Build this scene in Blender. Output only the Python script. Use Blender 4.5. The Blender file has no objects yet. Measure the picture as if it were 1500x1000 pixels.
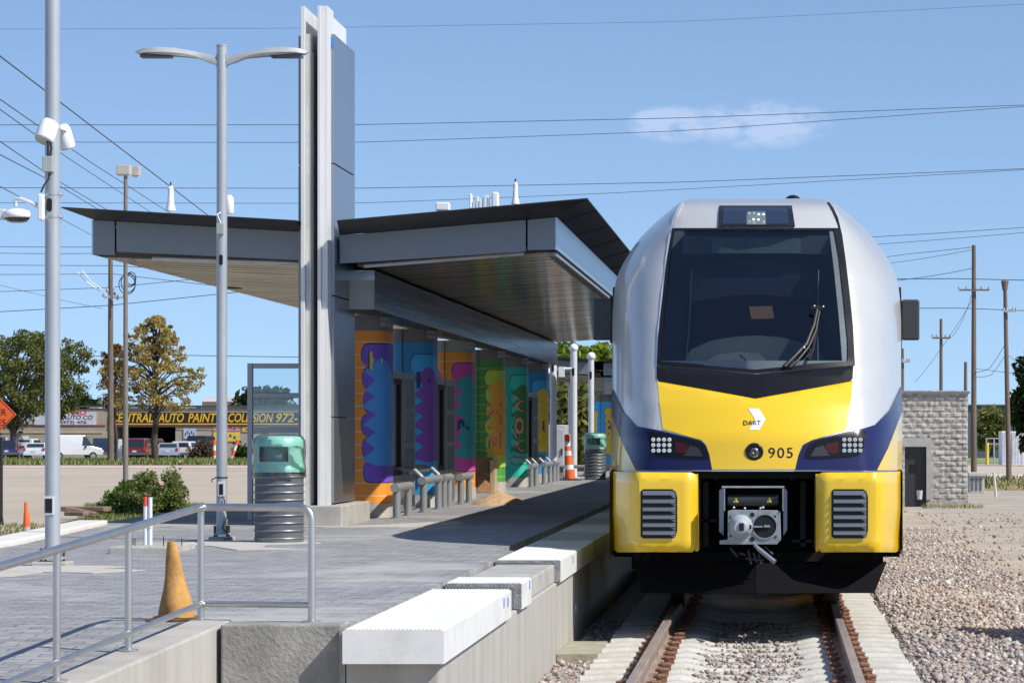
import bpy, bmesh, math, random
import numpy as np
from mathutils import Vector, Matrix
from mathutils.geometry import delaunay_2d_cdt
random.seed(7); RNG = np.random.default_rng(11)
S = bpy.context.scene
COL = S.collection
# ---------------------------------------------------------------- camera, sky, sun
F = 4700.0; VX = 1137.0; VY = 632.0; CZ = 1.64        # focal length in px of a 1500 px wide frame, vanishing point, eye height
cam_d = bpy.data.cameras.new("camera"); cam = bpy.data.objects.new("camera", cam_d); COL.objects.link(cam)
cam.location = (0, 0, CZ); cam.rotation_euler = (math.pi/2, 0, 0)
cam_d.sensor_width = 36; cam_d.lens = 36*F/1500
cam_d.shift_x = (750-VX)/1500; cam_d.shift_y = (VY-500)/1500
cam_d.clip_start = 0.5; cam_d.clip_end = 6000
S.camera = cam
SUN_TRAVEL = Vector((-0.88, 0.45, -1.0)).normalized()
to_sun = -SUN_TRAVEL
sun_el = math.asin(to_sun.z); sun_az = math.atan2(to_sun.x, to_sun.y)
W = bpy.data.worlds.new("World"); S.world = W; W.use_nodes = True
nt = W.node_tree; nt.nodes.clear()
wo = nt.nodes.new('ShaderNodeOutputWorld'); bg = nt.nodes.new('ShaderNodeBackground')
sky = nt.nodes.new('ShaderNodeTexSky'); sky.sky_type = 'NISHITA'; sky.sun_disc = False
sky.sun_elevation = sun_el; sky.sun_rotation = sun_az
sky.air_density = 1.0; sky.dust_density = 0.5; sky.ozone_density = 3.0; sky.altitude = 200
SKYMAP = True
# a thin wisp of cloud, placed by direction in the sky
geo = nt.nodes.new('ShaderNodeTexCoord')
def wmath(op, a, b=None, c=None):
    n = nt.nodes.new('ShaderNodeMath'); n.operation = op
    for i, v in enumerate((a, b, c)):
        if v is None: continue
        if isinstance(v, (int, float)): n.inputs[i].default_value = v
        else: nt.links.new(v, n.inputs[i])
    return n.outputs[0]
sep = nt.nodes.new('ShaderNodeSeparateXYZ'); nt.links.new(geo.outputs['Generated'], sep.inputs[0])
sv = nt.nodes.new('ShaderNodeCombineXYZ'); nt.links.new(sep.outputs[0], sv.inputs[0]); nt.links.new(sep.outputs[1], sv.inputs[1])
nt.links.new(wmath('MULTIPLY_ADD', wmath('MAXIMUM', sep.outputs[2], 0.0), 1.3, 0.125), sv.inputs[2])   # clear air right down to the horizon, no haze band
nt.links.new(sv.outputs[0], sky.inputs[0])
ysafe = wmath('MAXIMUM', sep.outputs[1], 0.05)
cu = wmath('DIVIDE', sep.outputs[0], ysafe); cv = wmath('DIVIDE', sep.outputs[2], ysafe)
comb = nt.nodes.new('ShaderNodeCombineXYZ'); nt.links.new(cu, comb.inputs[0]); nt.links.new(wmath('MULTIPLY', cv, 1.9), comb.inputs[1])
cn = nt.nodes.new('ShaderNodeTexNoise'); cn.inputs['Scale'].default_value = 60; cn.inputs['Detail'].default_value = 8; cn.inputs['Roughness'].default_value = 0.6
nt.links.new(comb.outputs[0], cn.inputs['Vector'])
def blob(x, y, rx, ry):
    ex = wmath('DIVIDE', wmath('SUBTRACT', cu, x), rx); ey = wmath('DIVIDE', wmath('SUBTRACT', cv, y), ry)
    return wmath('SUBTRACT', 1.0, wmath('ADD', wmath('POWER', wmath('ABSOLUTE', ex), 2.0), wmath('POWER', wmath('ABSOLUTE', ey), 2.0)))
b1 = blob((1115-VX)/F, (VY-182)/F, 110/F, 40/F); b2 = blob((985-VX)/F, (VY-182)/F, 70/F, 30/F)
m = wmath('MAXIMUM', wmath('MAXIMUM', b1, b2), 0.0)
m = wmath('MULTIPLY', m, wmath('MULTIPLY', wmath('SUBTRACT', cn.outputs['Fac'], 0.36), 2.2))
m = wmath('MINIMUM', wmath('MAXIMUM', m, 0.0), 0.24)
mix = nt.nodes.new('ShaderNodeMixRGB'); nt.links.new(m, mix.inputs[0]); nt.links.new(sky.outputs[0], mix.inputs[1]); mix.inputs[2].default_value = (6.3, 6.3, 7.2, 1)
nt.links.new(mix.outputs[0], bg.inputs[0]); bg.inputs[1].default_value = 0.135
nt.links.new(bg.outputs[0], wo.inputs[0])
sd = bpy.data.lights.new("sun", 'SUN'); sd.energy = 4.2; sd.angle = math.radians(0.5); sd.color = (1.0, 0.955, 0.88)
so = bpy.data.objects.new("sun", sd); COL.objects.link(so); so.rotation_euler = SUN_TRAVEL.to_track_quat('-Z', 'Y').to_euler(); so.location = (20, -10, 30)
S.view_settings.view_transform = 'Standard'; S.view_settings.look = 'None'; S.view_settings.exposure = 0.35; S.view_settings.gamma = 1.0
S.render.engine = 'CYCLES'; S.render.resolution_x = 1024; S.render.resolution_y = 682

# ---------------------------------------------------------------- helpers
def P(px, py, D): return Vector(((px-VX)*D/F, D, CZ-(py-VY)*D/F))
def XX(px, D): return (px-VX)*D/F
def ZZ(py, D): return CZ-(py-VY)*D/F
def tag(o, label=None, cat=None, group=None, kind=None):
    if label: o["label"] = label
    if cat: o["category"] = cat
    if group: o["group"] = group
    if kind: o["kind"] = kind
    return o
def thing(name, label, cat, loc=(0,0,0), rot=0, group=None):
    o = bpy.data.objects.new(name, None); COL.objects.link(o); o.location = loc; o.rotation_euler = (0, 0, rot)
    o.empty_display_size = 0.3
    return tag(o, label, cat, group)
def wloc(o):
    v = Vector((0,0,0))
    while o is not None: v += Vector(o.location); o = o.parent
    return v
class G:
    def __init__(s): s.v = []; s.f = []
    def add(s, vs, fs):
        n = len(s.v); s.v += [tuple(v) for v in vs]; s.f += [tuple(i+n for i in f) for f in fs]; return s
    def box(s, x0, x1, y0, y1, z0, z1):
        v = [(x0,y0,z0),(x1,y0,z0),(x1,y1,z0),(x0,y1,z0),(x0,y0,z1),(x1,y0,z1),(x1,y1,z1),(x0,y1,z1)]
        return s.add(v, [(0,3,2,1),(4,5,6,7),(0,1,5,4),(1,2,6,5),(2,3,7,6),(3,0,4,7)])
    def obox(s, c, sx, sy, sz, rot=None):
        M = rot.to_matrix() if hasattr(rot, 'to_matrix') else (rot or Matrix.Identity(3))
        v = [Vector(c)+M@Vector((a*sx/2, b*sy/2, d*sz/2)) for d in (-1,1) for a, b in ((-1,-1),(1,-1),(1,1),(-1,1))]
        return s.add(v, [(0,3,2,1),(4,5,6,7),(0,1,5,4),(1,2,6,5),(2,3,7,6),(3,0,4,7)])
    def tube(s, pts, r, n=10, cap=True, radii=None):
        pts = [Vector(p) for p in pts]; rings = []; up = None
        for i, p in enumerate(pts):
            t = (pts[min(i+1, len(pts)-1)]-pts[max(i-1, 0)])
            if t.length < 1e-9: t = Vector((0,0,1))
            t.normalize()
            if up is None: up = t.orthogonal().normalized()
            up = (up - t*up.dot(t))
            if up.length < 1e-6: up = t.orthogonal()
            up.normalize(); w = t.cross(up); rr = radii[i] if radii else r
            rings.append([p+(up*math.cos(a)+w*math.sin(a))*rr for a in [2*math.pi*k/n for k in range(n)]])
        vs = [v for ring in rings for v in ring]; fs = []
        for i in range(len(pts)-1):
            for k in range(n):
                a = i*n+k; b = i*n+(k+1)%n; fs.append((a, b, b+n, a+n))
        if cap: fs.append(tuple(range(n-1, -1, -1))); fs.append(tuple(range((len(pts)-1)*n, len(pts)*n)))
        return s.add(vs, fs)
    def cyl(s, p0, p1, r0, r1=None, n=16): return s.tube([p0, p1], r0, n, True, [r0, r0 if r1 is None else r1])
    def lathe(s, prof, c=(0,0,0), n=24):
        vs = []; fs = []
        for r, z in prof:
            for k in range(n):
                a = 2*math.pi*k/n; vs.append((c[0]+r*math.cos(a), c[1]+r*math.sin(a), c[2]+z))
        for i in range(len(prof)-1):
            for k in range(n):
                a = i*n+k; b = i*n+(k+1)%n; fs.append((a, b, b+n, a+n))
        fs.append(tuple(range(n-1, -1, -1))); fs.append(tuple(range((len(prof)-1)*n, len(prof)*n)))
        return s.add(vs, fs)
    def prism(s, poly, lo, hi, axis='z'):
        # poly: 2D list; axis z: (x,y) extruded z; axis y: (x,z) extruded y; axis x: (y,z) extruded x
        n = len(poly); A = sum(poly[i][0]*poly[(i+1)%n][1]-poly[(i+1)%n][0]*poly[i][1] for i in range(n))
        if A < 0: poly = poly[::-1]
        m = {'z': lambda p, h: (p[0], p[1], h), 'y': lambda p, h: (p[0], h, p[1]), 'x': lambda p, h: (h, p[0], p[1])}[axis]
        vs = [m(p, lo) for p in poly]+[m(p, hi) for p in poly]
        fs = [tuple(range(n-1, -1, -1)), tuple(range(n, 2*n))]+[(i, (i+1)%n, (i+1)%n+n, i+n) for i in range(n)]
        if axis == 'y': fs = [f[::-1] for f in fs]
        return s.add(vs, fs)
    def sph(s, c, rx, ry=None, rz=None, n=14, m=9, zmin=-1.0):
        ry = ry or rx; rz = rz or rx; prof = []
        vs = []; fs = []
        a0 = math.asin(zmin)
        for i in range(m+1):
            t = a0+(math.pi/2-a0)*i/m
            for k in range(n):
                a = 2*math.pi*k/n
                vs.append((c[0]+rx*math.cos(t)*math.cos(a), c[1]+ry*math.cos(t)*math.sin(a), c[2]+rz*math.sin(t)))
        for i in range(m):
            for k in range(n):
                a = i*n+k; b = i*n+(k+1)%n; fs.append((a, b, b+n, a+n))
        fs.append(tuple(range(n-1, -1, -1)))
        return s.add(vs, fs)
    def build(s, name, mat, parent=None, smooth=False, bevel=0, local=False, col=None, seg=2):
        me = bpy.data.meshes.new(name)
        off = Vector((0,0,0)) if (local or parent is None) else wloc(parent)
        me.from_pydata([(v[0]-off.x, v[1]-off.y, v[2]-off.z) for v in s.v], [], s.f); me.update()
        if col is not None:
            at = me.attributes.new('col', 'FLOAT', 'FACE'); at.data.foreach_set('value', col)
        me.materials.append(mat)
        bm = bmesh.new(); bm.from_mesh(me); bmesh.ops.remove_doubles(bm, verts=bm.verts, dist=1e-5)
        if not getattr(s, 'keepn', False): bmesh.ops.recalc_face_normals(bm, faces=bm.faces)
        bm.to_mesh(me); bm.free()
        o = bpy.data.objects.new(name, me); COL.objects.link(o)
        if parent is not None: o.parent = parent
        if smooth:
            me.polygons.foreach_set('use_smooth', [True]*len(me.polygons))
            me.set_sharp_from_angle(angle=math.radians(smooth if smooth > 1 else 40))
        if bevel:
            b = o.modifiers.new('bevel', 'BEVEL'); b.width = bevel; b.segments = seg; b.limit_method = 'ANGLE'; b.angle_limit = math.radians(40)
            b.harden_normals = False
        return o
def npmesh(name, V, Fc, mat, parent=None, col=None):
    me = bpy.data.meshes.new(name); n = len(V); k = Fc.shape[1]; m = len(Fc)
    if parent is not None: V = V-np.array(wloc(parent))
    me.vertices.add(n); me.vertices.foreach_set('co', V.astype(np.float32).ravel())
    me.loops.add(m*k); me.loops.foreach_set('vertex_index', Fc.astype(np.int32).ravel())
    me.polygons.add(m); me.polygons.foreach_set('loop_start', np.arange(0, m*k, k, dtype=np.int32)); me.polygons.foreach_set('loop_total', np.full(m, k, dtype=np.int32))
    me.update(calc_edges=True)
    if col is not None:
        at = me.attributes.new('col', 'FLOAT', 'FACE'); at.data.foreach_set('value', col.astype(np.float32))
    me.materials.append(mat); o = bpy.data.objects.new(name, me); COL.objects.link(o)
    if parent is not None: o.parent = parent
    return o
def copytree(o, loc=None, rot=None, label=None, group=None, parent=None):
    c = o.copy(); COL.objects.link(c)
    if parent is not None: c.parent = parent
    if loc is not None: c.location = loc
    if rot is not None: c.rotation_euler = (0, 0, rot)
    if label: c["label"] = label
    if group: c["group"] = group
    for ch in list(o.children): copytree(ch, parent=c)
    return c
def cdt(poly, step=None, grid=None):
    n = len(poly); b = []
    for i in range(n):
        p = Vector(poly[i][:2]); q = Vector(poly[(i+1)%n][:2]); L = (q-p).length; k = max(1, int(math.ceil(L/step))) if step else 1
        for j in range(k): b.append(p.lerp(q, j/k))
    bn = len(b)
    def inside(x, y):
        r = False; j = bn-1
        for i in range(bn):
            xi, yi = b[i]; xj, yj = b[j]
            if (yi > y) != (yj > y) and x < (xj-xi)*(y-yi)/(yj-yi)+xi: r = not r
            j = i
        return r
    pts = list(b)
    if grid:
        xs = [p.x for p in b]; ys = [p.y for p in b]
        arr = np.array([(p.x, p.y) for p in b])
        x = min(xs)+grid/2
        while x < max(xs):
            y = min(ys)+grid/2
            while y < max(ys):
                if inside(x, y) and np.min((arr[:,0]-x)**2+(arr[:,1]-y)**2) > (grid*0.45)**2: pts.append(Vector((x, y)))
                y += grid
            x += grid
    r = delaunay_2d_cdt(pts, [], [list(range(bn))], 1, 1e-6)
    return [tuple(v) for v in r[0]], [tuple(f) for f in r[2]]
def text2d(txt, size=1.0, bold=0.0, shear=0.0, space=1.0, align='LEFT'):
    cu = bpy.data.curves.new('txt', 'FONT'); cu.body = txt; cu.size = size; cu.offset = bold; cu.shear = shear; cu.space_character = space; cu.align_x = align; cu.align_y = 'CENTER'
    cu.resolution_u = 3
    o = bpy.data.objects.new('txt', cu); COL.objects.link(o)
    dg = bpy.context.evaluated_depsgraph_get(); dg.update(); me = bpy.data.meshes.new_from_object(o.evaluated_get(dg))
    v = [tuple(x.co) for x in me.vertices]; f = [tuple(p.vertices) for p in me.polygons]
    bpy.data.objects.remove(o); bpy.data.meshes.remove(me); bpy.data.curves.remove(cu)
    return v, f
def text_front(g, txt, x, z, y, size, width=None, **k):   # text facing -Y, left at x, centred at z
    v, f = text2d(txt, size, **k)
    if width:
        w = max(a[0] for a in v)-min(a[0] for a in v); sc = width/w; x0 = min(a[0] for a in v)
        v = [((a[0]-x0)*sc, a[1], 0) for a in v]
    g.add([(x+a[0], y, z+a[1]) for a in v], f); g.keepn = True

# ---------------------------------------------------------------- materials
MATS = {}
def mat(name, c=(.5,.5,.5), rough=.6, metal=0., var=0.12, vs=3., bump=0., bs=40., spec=.5, c2=None, coat=0., stretch=None, dirt=0., dirtc=(.16,.13,.10), emit=None, es=0, det=5, alpha=None):
    if name in MATS: return MATS[name]
    M = bpy.data.materials.new(name); MATS[name] = M; M.use_nodes = True
    n = M.node_tree; b = n.nodes['Principled BSDF']; L = n.links
    b.inputs['Roughness'].default_value = rough; b.inputs['Metallic'].default_value = metal
    b.inputs['Specular IOR Level'].default_value = spec
    b.inputs['Coat Weight'].default_value = coat; b.inputs['Coat Roughness'].default_value = 0.06
    tc = n.nodes.new('ShaderNodeNewGeometry'); mp = n.nodes.new('ShaderNodeMapping'); L.new(tc.outputs['Position'], mp.inputs[0])
    if stretch: mp.inputs['Scale'].default_value = stretch
    out = None
    nz = n.nodes.new('ShaderNodeTexNoise'); nz.inputs['Scale'].default_value = vs; nz.inputs['Detail'].default_value = det; nz.inputs['Roughness'].default_value = .62
    L.new(mp.outputs[0], nz.inputs['Vector'])
    rp = n.nodes.new('ShaderNodeValToRGB'); L.new(nz.outputs['Fac'], rp.inputs[0])
    rp.color_ramp.elements[0].position = .32; rp.color_ramp.elements[1].position = .68
    ca = tuple(x*(1-var) for x in c); cb = tuple(min(1, x*(1+var)) for x in c) if c2 is None else c2
    if c2 is not None: ca = c
    rp.color_ramp.elements[0].color = (*ca, 1); rp.color_ramp.elements[1].color = (*cb, 1); out = rp.outputs[0]
    if dirt:
        dn = n.nodes.new('ShaderNodeTexNoise'); dn.inputs['Scale'].default_value = vs*.35+.3; dn.inputs['Detail'].default_value = 8; dn.inputs['Roughness'].default_value = .7
        L.new(mp.outputs[0], dn.inputs['Vector'])
        dr = n.nodes.new('ShaderNodeValToRGB'); dr.color_ramp.elements[0].position = .5; dr.color_ramp.elements[1].position = .72; L.new(dn.outputs['Fac'], dr.inputs[0])
        mu = n.nodes.new('ShaderNodeMath'); mu.operation = 'MULTIPLY'; mu.inputs[1].default_value = dirt; L.new(dr.outputs[0], mu.inputs[0])
        mx = n.nodes.new('ShaderNodeMixRGB'); L.new(mu.outputs[0], mx.inputs[0]); L.new(out, mx.inputs[1]); mx.inputs[2].default_value = (*dirtc, 1); out = mx.outputs[0]
    L.new(out, b.inputs['Base Color'])
    rr = n.nodes.new('ShaderNodeMapRange'); rr.inputs['To Min'].default_value = max(.02, rough*.85); rr.inputs['To Max'].default_value = min(1, rough*1.15); L.new(nz.outputs['Fac'], rr.inputs[0]); L.new(rr.outputs[0], b.inputs['Roughness'])
    if bump:
        bn = n.nodes.new('ShaderNodeTexNoise'); bn.inputs['Scale'].default_value = bs; bn.inputs['Detail'].default_value = 4; L.new(mp.outputs[0], bn.inputs['Vector'])
        bb = n.nodes.new('ShaderNodeBump'); bb.inputs['Strength'].default_value = bump; bb.inputs['Distance'].default_value = .02; L.new(bn.outputs['Fac'], bb.inputs['Height']); L.new(bb.outputs[0], b.inputs['Normal'])
    if emit: b.inputs['Emission Color'].default_value = (*emit, 1); b.inputs['Emission Strength'].default_value = es
    return M
def leafmat(name, ca, cb, cc=None, tr=.3):
    M = bpy.data.materials.new(name); M.use_nodes = True; n = M.node_tree; L = n.links; n.nodes.clear()
    o = n.nodes.new('ShaderNodeOutputMaterial'); at = n.nodes.new('ShaderNodeAttribute'); at.attribute_name = 'col'
    rp = n.nodes.new('ShaderNodeValToRGB'); L.new(at.outputs['Fac'], rp.inputs[0]); rp.color_ramp.elements[0].color = (*ca, 1); rp.color_ramp.elements[1].color = (*(cc or cb), 1)
    if cc: e = rp.color_ramp.elements.new(.5); e.color = (*cb, 1)
    d = n.nodes.new('ShaderNodeBsdfDiffuse'); t = n.nodes.new('ShaderNodeBsdfTranslucent'); m = n.nodes.new('ShaderNodeMixShader'); m.inputs[0].default_value = tr
    L.new(rp.outputs[0], d.inputs[0]); L.new(rp.outputs[0], t.inputs[0]); L.new(d.outputs[0], m.inputs[1]); L.new(t.outputs[0], m.inputs[2]); L.new(m.outputs[0], o.inputs[0])
    return M
def attrmat(name, cols, rough=.85, bump=0):
    M = bpy.data.materials.new(name); M.use_nodes = True; n = M.node_tree; L = n.links; b = n.nodes['Principled BSDF']; b.inputs['Roughness'].default_value = rough
    at = n.nodes.new('ShaderNodeAttribute'); at.attribute_name = 'col'; rp = n.nodes.new('ShaderNodeValToRGB'); L.new(at.outputs['Fac'], rp.inputs[0])
    cr = rp.color_ramp; cr.elements[0].color = (*cols[0], 1); cr.elements[1].color = (*cols[-1], 1)
    for i, c in enumerate(cols[1:-1]): e = cr.elements.new((i+1)/(len(cols)-1)); e.color = (*c, 1)
    L.new(rp.outputs[0], b.inputs['Base Color']); return M
def glassmat(name, tint=(.6,.7,.7), refl=.12, rough=.02, gl=(1,1,1)):
    M = bpy.data.materials.new(name); M.use_nodes = True; n = M.node_tree; L = n.links; n.nodes.clear()
    o = n.nodes.new('ShaderNodeOutputMaterial'); t = n.nodes.new('ShaderNodeBsdfTransparent'); t.inputs[0].default_value = (*tint, 1)
    g = n.nodes.new('ShaderNodeBsdfGlossy'); g.inputs['Roughness'].default_value = rough; g.inputs[0].default_value = (*gl, 1)
    lw = n.nodes.new('ShaderNodeLayerWeight'); lw.inputs[0].default_value = .25
    mr = n.nodes.new('ShaderNodeMapRange'); mr.inputs['To Min'].default_value = refl; mr.inputs['To Max'].default_value = .9; L.new(lw.outputs['Fresnel'], mr.inputs[0])
    m = n.nodes.new('ShaderNodeMixShader'); L.new(mr.outputs[0], m.inputs[0]); L.new(t.outputs[0], m.inputs[1]); L.new(g.outputs[0], m.inputs[2]); L.new(m.outputs[0], o.inputs[0])
    return M
def brickmat(name, c1, c2, mc, sx, sz, axis='xy', mortar=.01, rough=.8, bump=.3, patch=None, pfac=.5, var=.2, nb=0.0, pscale=.9):
    M = bpy.data.materials.new(name); M.use_nodes = True; n = M.node_tree; L = n.links; b = n.nodes['Principled BSDF']; b.inputs['Roughness'].default_value = rough
    g = n.nodes.new('ShaderNodeNewGeometry'); s = n.nodes.new('ShaderNodeSeparateXYZ'); L.new(g.outputs['Position'], s.inputs[0]); c = n.nodes.new('ShaderNodeCombineXYZ')
    idx = {'xy': (0, 1), 'yx': (1, 0), 'xz': (0, 2), 'yz': (1, 2)}[axis]
    L.new(s.outputs[idx[0]], c.inputs[0]); L.new(s.outputs[idx[1]], c.inputs[1])
    k = n.nodes.new('ShaderNodeTexBrick'); L.new(c.outputs[0], k.inputs['Vector'])
    k.inputs['Color1'].default_value = (*c1, 1); k.inputs['Color2'].default_value = (*c2, 1); k.inputs['Mortar'].default_value = (*mc, 1)
    k.inputs['Scale'].default_value = 1; k.inputs['Brick Width'].default_value = sx; k.inputs['Row Height'].default_value = sz; k.inputs['Mortar Size'].default_value = mortar; k.inputs['Mortar Smooth'].default_value = .3
    nz = n.nodes.new('ShaderNodeTexNoise'); nz.inputs['Scale'].default_value = pscale; nz.inputs['Detail'].default_value = 7; nz.inputs['Roughness'].default_value = .65; L.new(g.outputs['Position'], nz.inputs[0])
    n2 = n.nodes.new('ShaderNodeTexNoise'); n2.inputs['Scale'].default_value = 9; n2.inputs['Detail'].default_value = 6; L.new(g.outputs['Position'], n2.inputs[0])
    mr = n.nodes.new('ShaderNodeMapRange'); mr.inputs[1].default_value = .3; mr.inputs[2].default_value = .7; mr.inputs['To Min'].default_value = 1-var; mr.inputs['To Max'].default_value = 1+var; L.new(n2.outputs['Fac'], mr.inputs[0])
    mu = n.nodes.new('ShaderNodeMixRGB'); mu.blend_type = 'MULTIPLY'; mu.inputs[0].default_value = 1; L.new(k.outputs['Color'], mu.inputs[1]); L.new(mr.outputs[0], mu.inputs[2]); out = mu.outputs[0]
    if patch:
        pr = n.nodes.new('ShaderNodeValToRGB'); pr.color_ramp.elements[0].position = .52; pr.color_ramp.elements[1].position = .64; pr.color_ramp.elements[1].color = (pfac,)*3+(1,); L.new(nz.outputs['Fac'], pr.inputs[0])
        mx = n.nodes.new('ShaderNodeMixRGB'); L.new(pr.outputs[0], mx.inputs[0]); L.new(out, mx.inputs[1]); mx.inputs[2].default_value = (*patch, 1); out = mx.outputs[0]
    L.new(out, b.inputs['Base Color'])
    ad = n.nodes.new('ShaderNodeMath'); ad.operation = 'MULTIPLY_ADD'; L.new(n2.outputs['Fac'], ad.inputs[0]); ad.inputs[1].default_value = nb
    iv = n.nodes.new('ShaderNodeMath'); iv.operation = 'SUBTRACT'; iv.inputs[0].default_value = 1; L.new(k.outputs['Fac'], iv.inputs[1]); L.new(iv.outputs[0], ad.inputs[2])
    bb = n.nodes.new('ShaderNodeBump'); bb.inputs['Strength'].default_value = bump; bb.inputs['Distance'].default_value = .01; L.new(ad.outputs[0], bb.inputs['Height']); L.new(bb.outputs[0], b.inputs['Normal'])
    return M
steel = mat('stainless', (.60,.57,.53), .34, .95, var=.06, vs=8, stretch=(1,1,.2))
galv = mat('galvanised_pole', (.40,.43,.46), .5, .35, var=.07, vs=2.2, dirt=.25, dirtc=(.3,.3,.31))
galv_light = mat('light_grey_paint', (.60,.62,.64), .45, .1, var=.05)
def sheen(name, dcol, gcol, rough, fac, streak=(.4, 9, 1), lines=None, amp=.5):
    # coated sheet metal: a dull layer under a mirror-like film, with drawn streaks and open panel joints
    M = bpy.data.materials.new(name); M.use_nodes = True; n = M.node_tree; L = n.links; n.nodes.clear()
    o = n.nodes.new('ShaderNodeOutputMaterial'); g = n.nodes.new('ShaderNodeNewGeometry'); mp = n.nodes.new('ShaderNodeMapping'); mp.inputs['Scale'].default_value = streak; L.new(g.outputs['Position'], mp.inputs[0])
    nz = n.nodes.new('ShaderNodeTexNoise'); nz.inputs['Scale'].default_value = 1; nz.inputs['Detail'].default_value = 5; nz.inputs['Roughness'].default_value = .7; L.new(mp.outputs[0], nz.inputs[0])
    mr = n.nodes.new('ShaderNodeMapRange'); mr.inputs[1].default_value = .35; mr.inputs[2].default_value = .65; mr.inputs['To Min'].default_value = 1-amp; mr.inputs['To Max'].default_value = 1+amp; L.new(nz.outputs['Fac'], mr.inputs[0]); fac_s = mr.outputs[0]
    if lines:
        s = n.nodes.new('ShaderNodeSeparateXYZ'); L.new(g.outputs['Position'], s.inputs[0]); a = n.nodes.new('ShaderNodeMath'); a.operation = 'DIVIDE'; a.inputs[1].default_value = lines; L.new(s.outputs[1], a.inputs[0]); f = n.nodes.new('ShaderNodeMath'); f.operation = 'FRACT'; L.new(a.outputs[0], f.inputs[0])
        q = n.nodes.new('ShaderNodeMath'); q.operation = 'GREATER_THAN'; q.inputs[1].default_value = .10; L.new(f.outputs[0], q.inputs[0]); q2 = n.nodes.new('ShaderNodeMath'); q2.operation = 'MULTIPLY_ADD'; q2.inputs[1].default_value = .8; q2.inputs[2].default_value = .2; L.new(q.outputs[0], q2.inputs[0])
        p = n.nodes.new('ShaderNodeMath'); p.operation = 'MULTIPLY'; L.new(fac_s, p.inputs[0]); L.new(q2.outputs[0], p.inputs[1]); fac_s = p.outputs[0]
    def tint(c): m = n.nodes.new('ShaderNodeMixRGB'); m.blend_type = 'MULTIPLY'; m.inputs[0].default_value = 1; m.inputs[1].default_value = (*c, 1); L.new(fac_s, m.inputs[2]); return m.outputs[0]
    d = n.nodes.new('ShaderNodeBsdfDiffuse'); L.new(tint(dcol), d.inputs[0]); gl = n.nodes.new('ShaderNodeBsdfGlossy'); gl.inputs['Roughness'].default_value = rough; L.new(tint(gcol), gl.inputs[0])
    bb = n.nodes.new('ShaderNodeBump'); bb.inputs['Strength'].default_value = .3; bb.inputs['Distance'].default_value = .01; L.new(nz.outputs['Fac'], bb.inputs['Height']); L.new(bb.outputs[0], gl.inputs['Normal'])
    m = n.nodes.new('ShaderNodeMixShader'); m.inputs[0].default_value = fac; L.new(d.outputs[0], m.inputs[1]); L.new(gl.outputs[0], m.inputs[2]); L.new(m.outputs[0], o.inputs[0]); return M
conc = mat('concrete', (.40,.385,.35), .9, 0, var=.16, vs=2.5, bump=.35, bs=60, dirt=.55, dirtc=(.23,.215,.19))
conc_dark = mat('weathered_concrete', (.20,.195,.18), .92, 0, c2=(.42,.405,.37), vs=2.4, bump=.45, bs=45, dirt=.6, dirtc=(.13,.125,.115), det=9)
conc_streak = mat('streaked_concrete', (.33,.315,.28), .92, 0, c2=(.47,.45,.41), vs=2.2, bump=.3, bs=50, stretch=(1,1.6,.12), dirt=.35, dirtc=(.26,.235,.19))
black = mat('black_matte', (.012,.012,.014), .6, var=.2)
darkgap = mat('dark_recess', (.006,.006,.007), .9, var=.1)
rubber = mat('rubber', (.02,.02,.02), .8, var=.2)
white_paint = mat('white_paint', (.74,.75,.76), .45, var=.05, dirt=.12, dirtc=(.45,.43,.40))
white_plastic = mat('white_plastic', (.78,.79,.80), .4, var=.03)
def nth(i):
    o = 'first second third fourth fifth sixth seventh eighth ninth tenth eleventh twelfth thirteenth fourteenth fifteenth sixteenth seventeenth eighteenth nineteenth'.split()
    if i <= 19: return o[i-1]
    t_ = ('twenty', 'thirty', 'forty', 'fifty')[i//10-2]
    return t_[:-1]+'ieth' if i % 10 == 0 else t_+'-'+o[i%10-1]
def tie_label(i): return 'pale concrete railway tie, '+nth(i+1)+' one counted from the near end of the track'
# ================================================================ GROUND AND SETTING
def struct(o): o["kind"] = 'structure'; return o
def gh(x, y):
    # height of the ground: a little lower to the right beyond the yard
    t = min(1, max(0, (y-55)/75.)); r = min(1, max(0, (x-1.5)/2.5)) 
    right = -.27-(.83*t*t*(3-2*t))*r
    l = min(1, max(0, (-x-3)/3.)); f = min(1, max(0, (y-100)/104))
    return right*(1-l)+(-.12-.75*f)*l
def grid_sheet(name, xs, ys, m, dz=0, zf=None, rough=0, parent=None):
    g = G(); n = len(ys); zf = zf or gh
    for x in xs:
        for y in ys: g.v.append((x, y, zf(x, y)+dz+(random.uniform(-rough, rough) if rough else 0)))
    for i in range(len(xs)-1):
        for j in range(n-1): g.f.append((i*n+j, (i+1)*n+j, (i+1)*n+j+1, i*n+j+1))
    g.keepn = True
    return g.build(name, m, parent, smooth=60)
sandm = mat('sandy_yard', (.33,.28,.22), .95, c2=(.46,.39,.31), vs=.5, bump=.6, bs=14, dirt=.5, dirtc=(.30,.27,.25), det=12)
xs = [-3000,-900,-300,-100,-60,-30,-15,-8,-6,-5,-4,-3,-2,-1,0,1,1.5,2,2.5,3,3.5,4,5,7,10,15,30,60,150,400,1200,3000]
ys = [-60,0,10,18,25,35,45,55,60,65,70,75,80,85,90,95,100,105,110,115,120,125,130,140,160,200,300,600,1500,4500]
struct(grid_sheet('ground', xs, ys, sandm))
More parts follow.
